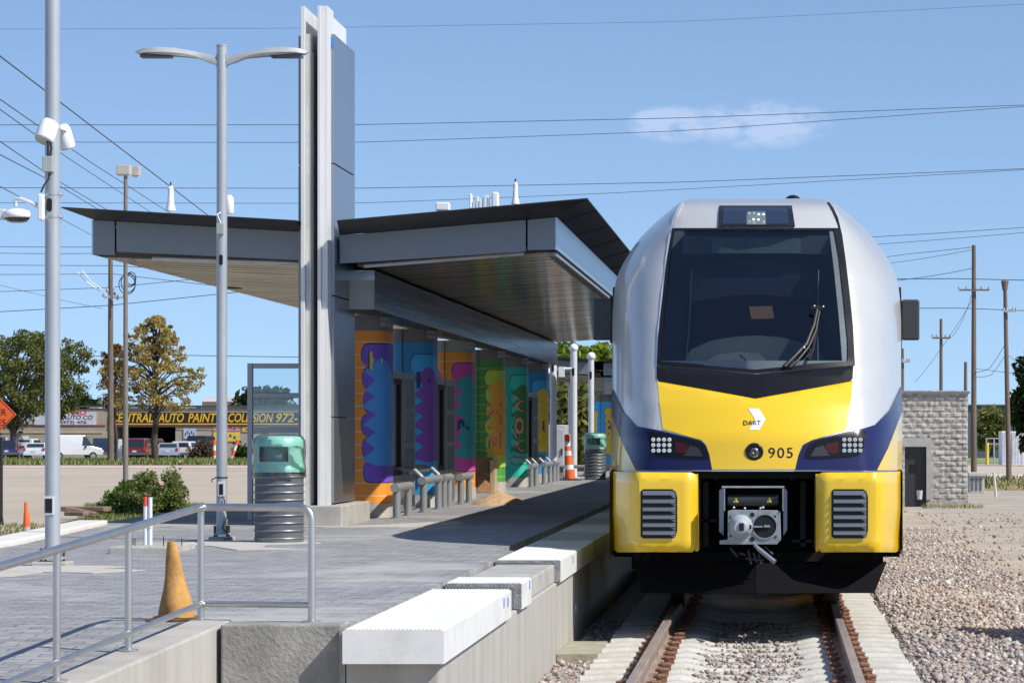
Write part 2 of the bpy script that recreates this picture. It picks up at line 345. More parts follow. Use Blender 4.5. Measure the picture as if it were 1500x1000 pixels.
# left: concrete street, pink kerb, verge, yard of the body shop
lotm = mat('street_concrete', (.40,.335,.26), .9, c2=(.48,.41,.32), vs=.12, bump=.1, bs=20, dirt=.35, dirtc=(.27,.23,.19), stretch=(1,.25,1), det=9)
def flat(name, x0, x1, y0, y1, z, m, jx=6, jy=6):
    return struct(grid_sheet(name, [x0+(x1-x0)*i/jx for i in range(jx+1)], [y0+(y1-y0)*i/jy for i in range(jy+1)], m, 0, lambda x, y: z))
def zl(y): t = min(1, max(0, (y-105)/104.)); return -.10-.66*t
struct(grid_sheet('street', [-130+i*20.5 for i in range(7)], [44,60,75,90,105,118,131,144,157,170,183,196,209], lotm, 0, lambda x, y: zl(y)))
kerbm = mat('pink_kerb', (.55,.42,.37), .9, var=.08, vs=.8)
g = G(); g.box(-130, -7, 209, 223, -.80, -.70); struct(g.build('kerb_path', kerbm))
vergem = mat('verge_soil', (.13,.14,.05), .95, c2=(.26,.23,.11), vs=.6, det=9)
flat('verge', -130, -7, 223, 258, -.69, vergem)
asph = mat('yard_asphalt', (.22,.20,.18), .9, c2=(.30,.275,.25), vs=.3)
flat('shop_yard', -130, -7, 258, 340, -.71, asph)
# right side road beyond the yard
flat('side_road', 7, 60, 196, 262, -1.08, mat('far_paving', (.50,.40,.32), .9, var=.08, vs=.2))
g = G(); g.box(7, 60, 190, 196, -1.12, -.96); struct(g.build('side_kerb', mat('pale_kerb', (.62,.58,.52), .9, var=.06)))
flat('side_verge', 7, 60, 150, 190, -1.09, mat('dry_verge', (.22,.15,.07), .95, c2=(.36,.27,.13), vs=.5, det=9))
flat('far_lawn', 7, 80, 275, 420, -1.07, mat('lawn_green', (.16,.22,.07), .95, c2=(.28,.33,.12), vs=.15))

# ---------------------------------------------------------------- platform
PZ0 = .60
pave = brickmat('pavers', (.235,.232,.235), (.33,.325,.325), (.145,.145,.15), .21, .105, 'xy', .006, .75, .35, patch=(.46,.445,.415), pfac=.7, nb=.25, pscale=.55)
g = G(); g.prism([(-3.06,17.35),(-2.30,17.35),(-2.30,28.1),(-2.43,28.1),(-2.43,110),(-5.7,110),(-5.7,42.8),(-7.9,42.8),(-7.72,36),(-7.2,29.6),(-6.9,17.35)], -.3, PZ0, 'z')
struct(g.build('platform_deck', pave))
def rz(y): return PZ0-.0558*(17.35-y)
def rx(y): return -3.085-.0945*(17.35-y)          # centre line of the ramp kerb wall
g = G(); a, b = 9.0, 17.35
g.add([(rx(a)-.1,a,rz(a)),(rx(b)-.1,b,rz(b)),(-9,b,rz(b)),(-9,a,rz(a)), (rx(a)-.1,a,-.35),(rx(b)-.1,b,-.35),(-9,b,-.35),(-9,a,-.35)], [(0,3,2,1),(0,1,5,4),(3,7,6,2),(0,4,7,3),(1,2,6,5)])
struct(g.build('ramp_deck', pave))
# white kerb along the far left rim of the deck
g = G(); kp = [(-6.9,17.35),(-7.2,29.6),(-7.72,36)]; ki = [(x+.22, y) for x, y in kp]; ko = [(x-.12, y) for x, y in kp]
g.prism(ki+ko[::-1], -.2, PZ0+.05, 'z'); k = g.build('concrete_kerb', mat('new_kerb_concrete', (.66,.64,.60), .9, var=.06, bump=.2), bevel=.02)
tag(k, 'pale new concrete kerb along the left rim of the paved platform', 'kerb')
# ramp retaining wall and end wall
g = G(); w = .115
for y0, y1 in ((9, 17.48),):
    v = []
    for y in (y0, y1):
        for dx, z in ((-w, -.4), (w, -.4), (w, rz(y)+.012), (-w, rz(y)+.012)): v.append((rx(y)+dx, y, z))
    g.add(v, [(0,1,5,4),(1,2,6,5),(2,3,7,6),(3,0,4,7),(3,2,1,0),(4,5,6,7)])
o = g.build('ramp_wall', conc_streak, bevel=.012); tag(o, 'low pale concrete ramp wall carrying the steel handrail', 'wall')
g = G(); g.box(-2.965, -2.315, 17.12, 17.42, -.4, PZ0+.014); o = g.build('end_wall', conc_dark, bevel=.012); tag(o, 'stained grey concrete end wall between ramp wall and white edge panel', 'wall')
# concrete edge beam the panels sit on
TRK = -.20
g = G(); g.box(-2.28, -1.785, 17.0, 110, -.45, .415); o = g.build('platform_edge_wall', conc_streak, bevel=.01); tag(o, 'streaked concrete platform wall beside the track', 'wall')
g = G(); g.box(-2.314, -2.284, 17.0, 17.3, -.4, .60); g.build('edge_strip', conc_dark, o)
g = G(); g.box(-2.43, -1.90, 28.1, 110, .415, .50); g.build('recess_floor', conc, o)
g = G(); g.box(-2.27, -1.80, 23.03, 26.02, .415, .565); g.build('bare_step', conc, o, bevel=.012)
g = G(); g.box(-2.27, -1.86, 21.22, 22.08, .415, .53); g.build('bare_step', conc_dark, o, bevel=.012)
# a drain box and concrete stub at the wall foot
g = G(); g.box(-1.78, -1.45, 26.0, 27.6, -.3, -.16); g.build('footing', mat('footing_concrete', (.34,.32,.24), .95, var=.2, vs=6, bump=.4), o)
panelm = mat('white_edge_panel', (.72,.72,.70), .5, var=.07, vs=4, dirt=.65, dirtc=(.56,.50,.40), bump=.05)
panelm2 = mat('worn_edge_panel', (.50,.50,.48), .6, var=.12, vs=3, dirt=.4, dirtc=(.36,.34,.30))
morm = mat('cut_mortar', (.28,.28,.28), .95, var=.3, vs=14, bump=.6, bs=60)
def panel(y0, y1, m, label, group=None, cut=False):
    t = thing('edge_panel', label, 'platform edge panel', (-2.02, y0, .42), 0, group)
    x0, x1, z0, z1 = -2.285, -1.75, .418, .603; n = 24; top = []
    for i in range(n):
        u = x0+.012+(x1-x0-.024)*i/n; d = (x1-x0-.024)/n
        top += [(u, z1-.006), (u+d*.22, z1), (u+d*.62, z1), (u+d*.82, z1-.006)]
    poly = [(x0, z0), (x1, z0), (x1, z1-.012)]+top[::-1]+[(x0, z1-.012)]
    g = G(); g.prism(poly, y0, y1, 'y'); g.build('panel', m, t)
    if cut:
        g = G(); g.prism([(x0+.01,z1-.03),(x0+.01,z1-.008),(x1-.006,z1-.008),(x1-.006,z0+.004),(x1-.055,z0+.004),(x1-.055,z1-.032)], y0-.035, y0-.002, 'y'); g.build('cut_face', morm, t)
    return t
panel(16.9, 21.2, panelm, 'long white ribbed edge panel at the near end of the platform')
panel(22.12, 22.95, panelm, 'short white ribbed edge panel between two bare gaps', cut=True)
panel(26.1, 28.05, panelm, 'white ribbed edge panel just before the train shadow', cut=True)
g = G()
for px_, D_, z_ in ((730,20.6,.56),(740,20.9,.55),(781,22.75,.575),(855,28.0-.4,.56),(604,16.898,.50)):
    if D_ > 17: g.box(-1.749, -1.7475, D_-.012, D_+.05, z_-.05, z_+.012)
g.v and tag(g.build('marker_strokes', mat('marker_blue', (.10,.22,.62), .7)), 'faint blue marker strokes on the track side faces of the white edge panels', 'paint marks', kind='stuff')
k = 0; y = 28.08
while y < 70:
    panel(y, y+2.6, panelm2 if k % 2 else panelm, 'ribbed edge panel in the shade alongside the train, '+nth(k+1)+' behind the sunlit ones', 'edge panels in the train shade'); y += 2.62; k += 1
# ---------------------------------------------------------------- track
railm = mat('rail_side_rust', (.20,.135,.10), .75, .2, c2=(.34,.26,.21), vs=3.5, stretch=(3,.5,8), bump=.2, bs=30)
railtop = mat('rail_head_worn', (.50,.41,.36), .38, .5, var=.15, vs=6, stretch=(4,.3,1))
GH = 1.435/2
for sx in (-1, 1):
    xc = TRK+sx*(GH+.036)
    o = thing('rail', ('left' if sx < 0 else 'right')+' rusty steel rail on the concrete ties in front of the train', 'rail', (xc, 20, -.17))
    prof = [(-.07,-.17),(.07,-.17),(.07,-.158),(.02,-.14),(.011,-.125),(.011,-.05),(.036,-.036),(.036,-.006),(.028,-.0005),(-.028,-.0005),(-.036,-.006),(-.036,-.036),(-.011,-.05),(-.011,-.125),(-.02,-.14),(-.07,-.158)]
    g = G(); g.prism([(xc+a, b) for a, b in prof], 8, 110, 'y'); g.build('rail_body', railm, o)
    g = G(); g.box(xc-.030, xc+.030, 8, 110, -.004, .0015); g.build('rail_head', railtop, o)
tiem = mat('tie_concrete', (.46,.44,.39), .92, c2=(.60,.58,.52), vs=5, bump=.4, bs=50, dirt=.4, dirtc=(.36,.32,.27))
clipm = mat('rusty_clip', (.16,.07,.04), .85, c2=(.26,.13,.08), vs=30, bump=.4)
def make_tie():
    t = thing('railway_tie', 'pale concrete railway tie bedded in gravel under the rails', 'railway tie', (TRK, 13.4, -.17), 0, 'concrete ties under the track')
    prof = [(-1.26,0,-.165,-.02),(-1.25,.0,-.165,.0),(-1.05,0,-.165,.012),(-.88,0,-.165,.012),(-.80,0,-.165,.0),(-.62,0,-.165,.0),(-.52,0,-.165,.012),(-.44,0,-.165,-.005),(-.34,0,-.165,-.032),(0,0,-.165,-.045)]
    prof = [(a, d) for a, _, _, d in prof]; prof = prof+[(-a, d) for a, d in prof[:-1][::-1]]
    g = G(); vs = []
    for x, dz in prof:
        for (yy, zz) in ((-.135,-.2),(-.12,dz-.03),(-.085,dz),(.085,dz),(.12,dz-.03),(.135,-.2)): vs.append((x, yy, zz))
    g.add(vs, [(i*6+j, i*6+j+1, (i+1)*6+j+1, (i+1)*6+j) for i in range(len(prof)-1) for j in range(5)]+[(0,1,2,3,4,5), tuple((len(prof)-1)*6+j for j in range(5,-1,-1))])
    g.build('tie_body', tiem, t, smooth=50, local=True)
    for sx in (-1, 1):
        for s2 in (-1, 1):
            x = sx*(GH+.036)+s2*.105; g = G()
            g.tube([(x-s2*.045,-.03,.045),(x-s2*.01,-.045,.05),(x+s2*.035,-.03,.05),(x+s2*.045,.0,.045),(x+s2*.03,.035,.05),(x,.045,.05),(x-s2*.02,.02,.045)], .013, 6)
            g.box(x-.03, x+.05 if s2 > 0 else x+.03, -.04, .04, .0, .035)
            g.build('clip', clipm, t, local=True)
    return t
tie0 = make_tie(); tie0["label"] = tie_label(0)
for i in range(1, 48):
    copytree(tie0, (TRK+random.uniform(-.015,.015), 13.4+.61*i+random.uniform(-.012,.012), -.17+random.uniform(-.004,.004)), random.uniform(-.006,.006), tie_label(i))
# ---------------------------------------------------------------- ballast: loose stones
stonem = attrmat('ballast_stone', [(.26,.21,.18),(.42,.32,.27),(.22,.21,.21),(.48,.42,.37),(.36,.26,.21),(.40,.37,.34),(.60,.55,.50),(.17,.15,.14),(.42,.34,.28)], .9)
bedm = mat('ballast_bed', (.20,.165,.145), .95, c2=(.42,.36,.32), vs=26, bump=1.0, bs=34, det=3)
def bedz(x, y):
    z = -.235
    if x > 1.1: z = -.19+.02*math.sin(y*.9+x)-.02*max(0, x-2.2)
    return z
xs = [-1.8,-1.6,-1.5,-1.3,-.95,-.5,0,.5,.95,1.08,1.15,1.5,2,2.5,2.8,3.0,3.1]
ys = [8+1.5*i for i in range(64)]
bed = struct(grid_sheet('ballast_bed', xs, ys, bedm, 0, lambda x, y: (bedz(x, y) if x < 3.25-.0125*(y-20) else gh(x, y)-.07)-(max(0, y-58)*.012 if x > 1.12 else 0), .008))
base = np.array([(1,0,0),(-1,0,0),(0,1,0),(0,-1,0),(0,0,1),(0,0,-1)], float)
tri = np.array([(0,2,4),(2,1,4),(1,3,4),(3,0,4),(2,0,5),(1,2,5),(3,1,5),(0,3,5)])
def stones(n, x0, x1, y0, y1, zf, s0, s1, edge=0.0, fall=1.0):
    u = RNG.random(n)**fall; Y = y0+(y1-y0)*u; x1_ = np.where(x1 == 3.1, 3.25-.0125*(Y-20), x1); X = x0+(x1_-x0)*RNG.random(n)
    if edge: X = X+np.abs(RNG.normal(0, edge, n))*(RNG.random(n) < .15)
    sz = s0+(s1-s0)*RNG.random(n)**2
    Z = np.array([zf(a, b) for a, b in zip(X, Y)])+sz*(.1+.5*RNG.random(n))
    V = base[None]*(.65+.7*RNG.random((n,6,1)))*(sz[:,None,None]*np.array([1,1,.72]))
    V = V+RNG.normal(0, .18, (n,6,3))*sz[:,None,None]
    a = RNG.random(n)*6.283; b = RNG.normal(0,.5,n); ca, sa, cb, sb = np.cos(a), np.sin(a), np.cos(b), np.sin(b)
    x, y, z = V[...,0], V[...,1], V[...,2]; x, z = x*cb[:,None]+z*sb[:,None], -x*sb[:,None]+z*cb[:,None]
    x, y = x*ca[:,None]-y*sa[:,None], x*sa[:,None]+y*ca[:,None]
    V = np.stack([x+X[:,None], y+Y[:,None], z+Z[:,None]], -1)
    return V.reshape(-1,3), (tri[None]+6*np.arange(n)[:,None,None]).reshape(-1,3), np.repeat(RNG.random(n), 8)
def gravel_group(parts, name):
    Vs, Fs, Cs = [], [], []; off = 0
    for V, Fc, C in parts: Vs.append(V); Fs.append(Fc+off); Cs.append(C); off += len(V)
    o = npmesh(name, np.concatenate(Vs), np.concatenate(Fs), stonem, col=np.concatenate(Cs)); o["kind"] = 'stuff'; return o
bz = lambda x, y: bedz(x, y)-(max(0, y-58)*.012 if x > 1.12 else 0)
o = gravel_group([
    stones(15000, 1.06, 3.1, 17, 36, bz, .010, .042, .2), stones(4000, 1.06, 3.1, 17, 36, bz, .008, .016, .2), stones(21000, 1.06, 3.1, 34, 62, bz, .012, .036, .3),
    stones(5200, -.92, .5, 17, 31, lambda x, y: -.232, .016, .034), stones(1500, -1.78, -1.45, 17, 32, lambda x, y: -.24, .016, .036),
    stones(700, -.7, .25, 17, 31, lambda x, y: -.205, .014, .028),
    stones(2200, 3.0, 6.5, 22, 75, lambda x, y: gh(x, y), .008, .024), stones(500, 3.3, 9, 40, 90, lambda x, y: gh(x, y), .02, .06)], 'gravel')
tag(o, 'pinkish grey crushed stone ballast around the track', 'gravel')
# ================================================================ HANDRAIL
t = thing('handrail', 'polished stainless handrail on the ramp kerb wall', 'handrail', (-3.09, 17.4, PZ0))
def hx(y): return -3.13-.0885*(17.46-y)
def hz(y): return 1.23-.0557*(17.46-y)
def arc3(p, a, b, r=.07, n=6):     # rounded corner from a via p to b
    A = p+(a-p).normalized()*r; B = p+(b-p).normalized()*r
    return [A.lerp(p, t_).lerp(p.lerp(B, t_), t_) for t_ in [i/n for i in range(n+1)]]
c0 = Vector((hx(17.46), 17.46, 1.23)); c1 = Vector((-2.505, 17.30, 1.232)); c2 = Vector((-2.505, 17.30, PZ0)); st = Vector((hx(11), 11, hz(11)))
g = G(); g.tube([st]+arc3(c0, st, c1, .06)+arc3(c1, c0, c2, .075)+[c2], .0205, 16); g.build('top_rail', steel, t, smooth=50)
dl = .525
d0 = Vector((hx(17.46), 17.46, 1.23-dl)); d1 = Vector((-2.505, 17.30, 1.232-dl)); ds = Vector((hx(11), 11, hz(11)-dl*1.0))
g = G(); g.tube([ds]+arc3(d0, ds, d1, .05)+[d1], .0165, 14); g.build('lower_rail', steel, t, smooth=50)
for y in (17.46, 16.1, 14.95, 13.6):
    g = G(); zb = rz(min(y, 17.35))+.012; g.cyl((hx(y), y, zb), (hx(y), y, hz(y)), .0185); o = g.build('post', steel, t, smooth=50)
    g = G(); g.cyl((hx(y), y, zb), (hx(y), y, zb+.008), .052, n=20); g.build('flange', steel, o, smooth=40)
g = G(); g.cyl((-2.505, 17.30, PZ0+.013), (-2.505, 17.30, PZ0+.022), .05, n=20); g.build('flange', steel, t, smooth=40)
# ================================================================ BEIGE TRAFFIC CONE
conem = mat('sun_bleached_cone', (.42,.21,.05), .8, c2=(.56,.31,.09), vs=7, bump=.3, bs=25, dirt=.8, dirtc=(.20,.10,.04), det=9)
cx, cy = XX(258, 17.75), 17.75
t = thing('traffic_cone', 'faded ochre traffic cone with crumpled sides behind the handrail', 'traffic cone', (cx, cy, PZ0))
g = G(); n = 20; rings = []
for i in range(15):
    u = i/14; z = .012+.42*u; r = .064*(1-u)**1.05+.024; r *= 1+.05*math.sin(u*9)
    ring = []
    for k in range(n):
        a = 2*math.pi*k/n; rr = r*(1+.12*math.cos(2*a+.6)*(1-u)+.05*math.sin(3*a+u*5)+.08*max(0,math.sin(4*a+1.2))*(1-u)); ring.append((cx+.004*math.sin(u*3)+rr*math.cos(a)-.024*u, cy+rr*math.sin(a), PZ0+z))
    rings.append(ring)
g.add([v for r in rings for v in r], [(i*n+k, i*n+(k+1)%n, (i+1)*n+(k+1)%n, (i+1)*n+k) for i in range(14) for k in range(n)]+[tuple(14*n+k for k in range(n))])
g.build('cone_body', conem, t, smooth=70)
g = G(); pts = []
for k in range(16):
    a = 2*math.pi*k/16; q = max(abs(math.cos(a)), abs(math.sin(a))); pts.append((cx+.13*math.cos(a)/q*(1+.08*math.sin(5*a)), cy+.17*math.sin(a)/q*(1+.06*math.cos(3*a))))
g.prism(pts, PZ0+.002, PZ0+.016, 'z'); g.build('cone_base', mat('cone_base', (.16,.075,.03), .85, var=.3, vs=9), t, bevel=.004)
# ================================================================ LITTER BINS
teal = mat('teal_plastic', (.27,.54,.45), .38, var=.08, vs=5, bump=.12, bs=9, coat=.3)
slat = mat('bin_slats', (.22,.235,.26), .45, .5, var=.08)
wrapm = glassmat('plastic_wrap', (.95,.98,.97), .03, .05)
def make_bin(loc, label, wrap=True):
    t = thing('litter_bin', label, 'litter bin', loc)
    R = .235
    g = G(); g.lathe([(R-.008,.0),(R-.008,.66)], n=40); g.build('liner', mat('bin_liner', (.10,.105,.115), .7, var=.2, vs=8), t, smooth=60, local=True)
    for i in range(9):
        z = .035+i*.072; g = G(); n = 40; prof = [(R-.009,z-.004),(R+.001,z),(R+.004,z+.006),(R+.001,z+.013),(R-.009,z+.016)]
        g.lathe(prof, n=n); g.build('slat', slat, t, smooth=30, local=True)
    g = G(); g.lathe([(R-.02,0),(R-.01,.0),(R-.005,.035),(R-.02,.04)], n=32); g.build('foot_ring', slat, t, smooth=40, local=True)
    # lid: hood with a window-like opening towards the camera
    g = G(); n = 48; zs = [.66,.70,.715,.76,.90,.955,.985,1.0]; rs = [R+.004,R+.006,R-.004,R-.006,R-.008,R-.012,R-.03,R-.07]
    for r, z in zip(rs, zs):
        for k in range(n): a = 2*math.pi*k/n; g.v.append((r*math.cos(a), r*math.sin(a), z))
    for i in range(len(zs)-1):
        for k in range(n):
            a = 360*(k+.5)/n
            if i == 3 and (228 < a < 300): continue
            g.f.append((i*n+k, i*n+(k+1)%n, (i+1)*n+(k+1)%n, (i+1)*n+k))
    g.f.append(tuple((len(zs)-1)*n+k for k in range(n)))
    g.build('lid', teal, t, smooth=45, local=True)
    g = G(); g.lathe([(R-.06,.68),(R-.06,.96)], n=24); g.build('lid_inside', mat('bin_lid_inside', (.12,.22,.19), .8), t, local=True)
    if wrap:
        g = G(); n = 60; zs = [.60,.63,.66,.70,.72,.76,.80,.86,.92,.96,1.0,1.02]
        for i, z in enumerate(zs):
            for k in range(n):
                a = 2*math.pi*k/n; r = R+.012+.006*math.sin(5*a+z*30)+random.uniform(-.004,.004)
                if z >= 1.0: r = R-.02-(z-1)*3+random.uniform(-.006,.006)
                g.v.append((r*math.cos(a), r*math.sin(a), z))
        g.f = [(i*n+k, i*n+(k+1)%n, (i+1)*n+(k+1)%n, (i+1)*n+k) for i in range(len(zs)-1) for k in range(n)]
        g.build('plastic_film', wrapm, t, smooth=60, local=True)
    return t
make_bin((XX(409, 30.2), 30.2, PZ0), 'grey slatted litter bin with plastic wrapped teal lid behind the handrail')
make_bin((XX(872, 69.6), 69.6, PZ0), 'small distant slatted litter bin with teal lid by the far mural column')
# ================================================================ NEAR LAMP / CAMERA POLES
def pole_base(t, x, y, z0, s=.2, bolts=True):
    g = G(); g.box(x-s*.8, x+s*.8, y-s*.8, y+s*.8, z0-.02, z0+.035); g.build('footing', conc, t, bevel=.01)
    g = G(); g.box(x-s*.5, x+s*.5, y-s*.5, y+s*.5, z0+.05, z0+.07); g.build('base_plate', galv, t, bevel=.004)
    for a in (-1, 1):
        for b in (-1, 1): g = G(); g.cyl((x+a*s*.42, y+b*s*.42, z0+.03), (x+a*s*.42, y+b*s*.42, z0+.14), .011, n=8); g.build('anchor_bolt', mat('bolt_steel', (.12,.11,.10), .5, .8), t)
def patchwork(cx, cy, z, pts, name='mortar_patch'):
    g = G(); g.prism([(cx+a, cy+b) for a, b in pts], z+.0015, z+.006, 'z')
    o = g.build(name, mat('dusty_mortar', (.42,.395,.35), .95, c2=(.52,.49,.44), vs=6, det=9)); struct(o); return o
# pole with radios and dome camera
x, y = XX(77, 24.9), 24.9
t = thing('camera_pole', 'tall grey round pole carrying white radios and a dome camera', 'pole', (x, y, PZ0))
pole_base(t, x, y, PZ0, .17)
g = G(); g.tube([(x,y,PZ0+.05),(x,y,5.4)], .0583, 28); g.build('pole', galv, t, smooth=60)
def oblong(g, x, y, z, w, h, d=.004):
    pts = [(x+w*math.cos(a)+0, z+(h-w)*(1 if math.sin(a) > 0 else -1)*(1 if abs(math.sin(a)) > 1e-6 else 0)+w*math.sin(a)) for a in [math.pi*(k+.5)/8 for k in range(16)]]
    g.prism(pts, y-d, y+d, 'y')
g = G(); oblong(g, x-.012, y-.0605, ZZ(301, 24.9), .021, .052); g.build('cable_opening', darkgap, t)
g = G(); zc = ZZ(740, 24.9); g.box(x-.052, x+.025, y-.068, y-.045, zc-.072, zc+.072); hc = g.build('hand_hole_cover', galv_light, t, bevel=.004)
g = G(); g.box(x-.042, x+.012, y-.071, y-.066, zc-.055, zc+.055); g.build('opening', darkgap, hc)
for zz in (ZZ(285, 24.9), ZZ(318, 24.9)):
    g = G(); g.lathe([(.060,-.008),(.062,-.006),(.062,.006),(.060,.008)], (x, y, zz), 24); g.cyl((x+.062, y, zz), (x+.082, y-.01, zz), .010, n=8); g.cyl((x-.02, y-.066, zz), (x-.02, y-.075, zz), .009, n=8); g.build('band_clamp', steel, t, smooth=40)
def radio(parentloc, label, cx, cy, cz, r, h, tilt):
    o = thing('radio_unit', label, 'radio antenna', (cx, cy, cz))
    ax = Vector((math.sin(tilt[0]), tilt[1], math.cos(tilt[0]))).normalized(); q = ax.to_track_quat('Z', 'Y').to_matrix()
    g = G(); g.lathe([(r*.93,-h/2),(r,-h/2+.012),(r*.98,h/2-.05),(r*.8,h/2-.012),(r*.45,h/2)], n=28)
    g.v = [tuple(Vector((cx,cy,cz))+q@Vector(v)) for v in g.v]; g.build('shell', white_plastic, o, smooth=50)
    g = G(); g.lathe([(r*.88,-h/2-.008),(r*.92,-h/2-.001)], n=28); g.v = [tuple(Vector((cx,cy,cz))+q@Vector(v)) for v in g.v]; g.build('face', mat('radio_face', (.42,.43,.45), .6), o, smooth=50)
    return o
rd = radio(None, 'white cylindrical radio tilted on the left of the camera pole', XX(67, 24.8), y-.02, ZZ(189, 24.8), .079, .19, (.28, .45))
g = G(); g.tube([(x-.01,y-.06,ZZ(204,24.9)),(x-.035,y-.10,ZZ(200,24.9))], .012, 8); g.build('bracket', steel, rd)
g = G(); g.tube([(XX(67,24.8),y-.06,ZZ(203,24.8)),(XX(70,24.8),y-.09,ZZ(212,24.8)),(XX(70,24.8),y-.09,ZZ(230,24.8))], .008, 8); g.tube([(XX(71,24.8),y-.06,ZZ(203,24.8)),(XX(75,24.8),y-.09,ZZ(216,24.8)),(XX(73,24.8),y-.09,ZZ(230,24.8))], .008, 8); g.build('cable', rubber, rd)
rd = radio(None, 'white cylindrical radio behind the right side of the camera pole', XX(96, 25.05), y+.12, ZZ(200, 25.05), .062, .185, (-.22, -.3))
g = G(); g.tube([(x+.05,y,ZZ(190,24.9)),(x+.09,y+.05,ZZ(192,24.9))], .012, 8); g.build('bracket', steel, rd)
o = thing('junction_box', 'small grey junction box strapped to the camera pole below the radios', 'box', (XX(70,24.8), y-.08, ZZ(241,24.8)))
g = G(); a, b = XX(62.5,24.8), XX(77.5,24.8); g.box(a, b, y-.12, y-.055, ZZ(252,24.8), ZZ(229,24.8)); g.build('box_body', mat('box_grey', (.33,.36,.35), .5), o, bevel=.005)
g = G(); g.tube([(XX(72,24.8),y-.09,ZZ(252,24.8)),(XX(71,24.8),y-.09,ZZ(262,24.8)),(XX(64,24.8),y-.1,ZZ(272,24.8)),(XX(60,24.8),y-.1,ZZ(282,24.8))], .007, 8); g.build('cable', rubber, o, smooth=60)
o = thing('dome_camera', 'white dome security camera on a bracket left of the camera pole', 'security camera', (XX(24,24.8), y-.08, ZZ(313,24.8)))
g = G(); g.box(XX(55,24.8), XX(64,24.8), y-.11, y-.04, ZZ(323,24.8), ZZ(284,24.8)); g.build('mounting_box', white_plastic, o, bevel=.012)
g = G(); g.tube([(XX(56,24.8),y-.08,ZZ(303,24.8)),(XX(45,24.8),y-.08,ZZ(297,24.8)),(XX(30,24.8),y-.08,ZZ(291,24.8)),(XX(22,24.8),y-.08,ZZ(291,24.8)),(XX(22,24.8),y-.08,ZZ(302,24.8))], .016, 12); g.build('arm', galv_light, o, smooth=60)
dc = Vector((XX(24,24.8), y-.08, ZZ(316,24.8)))
g = G(); g.lathe([(.098,-.014),(.105,-.008),(.105,.016),(.095,.038),(.05,.052),(.03,.056)], dc, 32); g.build('housing', white_plastic, o, smooth=50)
g = G(); g.lathe([(.045,-.052),(.075,-.044),(.092,-.026),(.097,-.014)], dc, 32); g.build('dome', mat('smoked_dome', (.02,.02,.024), .08, coat=.5), o, smooth=60)
g = G(); g.box(XX(-2,24.8), XX(8,24.8), y-.12, y-.05, ZZ(322,24.8), ZZ(306,24.8)); g.build('side_unit', galv_light, o, bevel=.01)
patchwork(x+.1, y-.6, PZ0, [(-.75,.1),(-.3,.5),(.3,.55),(.55,.3),(.35,.1),(.8,-.3),(.5,-.75),(.1,-.6),(.05,-1.3),(-.5,-1.9),(-.9,-1.6),(-.4,-.9),(-.6,-.4)])
# double armed street lamp
x, y = XX(325, 30.8), 30.8
t = thing('street_lamp', 'slender grey street lamp with two curved arms beside the metal tower', 'street lamp', (x, y, PZ0))
pole_base(t, x, y, PZ0, .14)
g = G(); g.tube([(x,y,PZ0+.05),(x,y,ZZ(95,30.8)),(x,y,ZZ(68,30.8))], .05, 28, radii=[.052,.050,.050]); g.build('pole', galv, t, smooth=60)
g = G(); g.cyl((x,y,ZZ(68,30.8)),(x,y,ZZ(66,30.8)), .054, n=24); g.build('pole_cap', galv, t, smooth=40)
g = G(); oblong(g, x, y-.054, ZZ(381, 30.8), .018, .05); g.build('cable_opening', darkgap, t)
g = G(); zc = ZZ(716, 30.8); g.box(x-.03, x+.04, y-.062, y-.04, zc-.07, zc+.07); hc = g.build('hand_hole_cover', galv_light, t, bevel=.004)
g = G(); g.box(x-.015, x+.022, y-.066, y-.06, zc-.05, zc+.05); g.build('opening', darkgap, hc)
for sx in (-1, 1):
    lamp_m = mat('lamp_head_grey', (.40,.42,.43), .5, .2, var=.05)
    e = lambda px, py, yy=0: (x+sx*abs(px-325)*30.8/F, y+yy, ZZ(py, 30.8))
    top = [(330,85),(345,80),(370,75),(395,71),(420,70),(440,72),(452,76)]; bot = [(330,97),(345,92),(360,86),(375,84),(400,82),(425,81),(445,81)]
    hw = [.035,.036,.05,.085,.095,.085,.03]; vs = []
    for (a, b), (c, d), w_ in zip(top, bot, hw):
        A = e(a, b); B = e(c, d)
        vs += [(A[0], y-w_*.6, A[2]), (A[0], y+w_*.6, A[2]), ((A[0]+B[0])/2, y+w_, A[2]*.35+B[2]*.65), (B[0], y+w_*.8, B[2]), (B[0], y-w_*.8, B[2]), ((A[0]+B[0])/2, y-w_, A[2]*.35+B[2]*.65)]
    g = G(); m_ = len(top); g.add(vs, [(i*6+j, i*6+(j+1)%6, (i+1)*6+(j+1)%6, (i+1)*6+j) for i in range(m_-1) for j in range(6)]+[tuple(range(5,-1,-1)), tuple((m_-1)*6+j for j in range(6))])
    arm = g.build('lamp_arm', lamp_m, t, smooth=35)
    g = G(); A = e(398, 82.5); B = e(443, 81.5); g.box(min(A[0],B[0]), max(A[0],B[0]), y-.075, y+.075, A[2]-.016, A[2]+.006); g.build('lens', mat('lamp_lens', (.03,.035,.04), .25), arm)
    g = G(); A = e(331, 90); g.box(min(x+sx*.045, A[0]+sx*.01), max(x+sx*.045, A[0]+sx*.01), y-.03, y+.03, ZZ(99,30.8), ZZ(80,30.8)); g.build('arm_bracket', lamp_m, arm, bevel=.006)
o = thing('radio_unit', 'white radio cap just behind the street lamp pole above the canopy roof', 'radio antenna', (XX(335,31), 31, ZZ(300,31)))
g = G(); cx_ = XX(337,31); g.lathe([(.04,-.09),(.046,-.08),(.046,.03),(.038,.07),(.02,.09)], (cx_, 30.95, ZZ(300,31)), 20); g.build('shell', white_plastic, o, smooth=50)
g = G(); g.tube([(x, 30.8, ZZ(298,31)), (cx_, 30.95, ZZ(298,31))], .01, 8); g.build('bracket', steel, o)
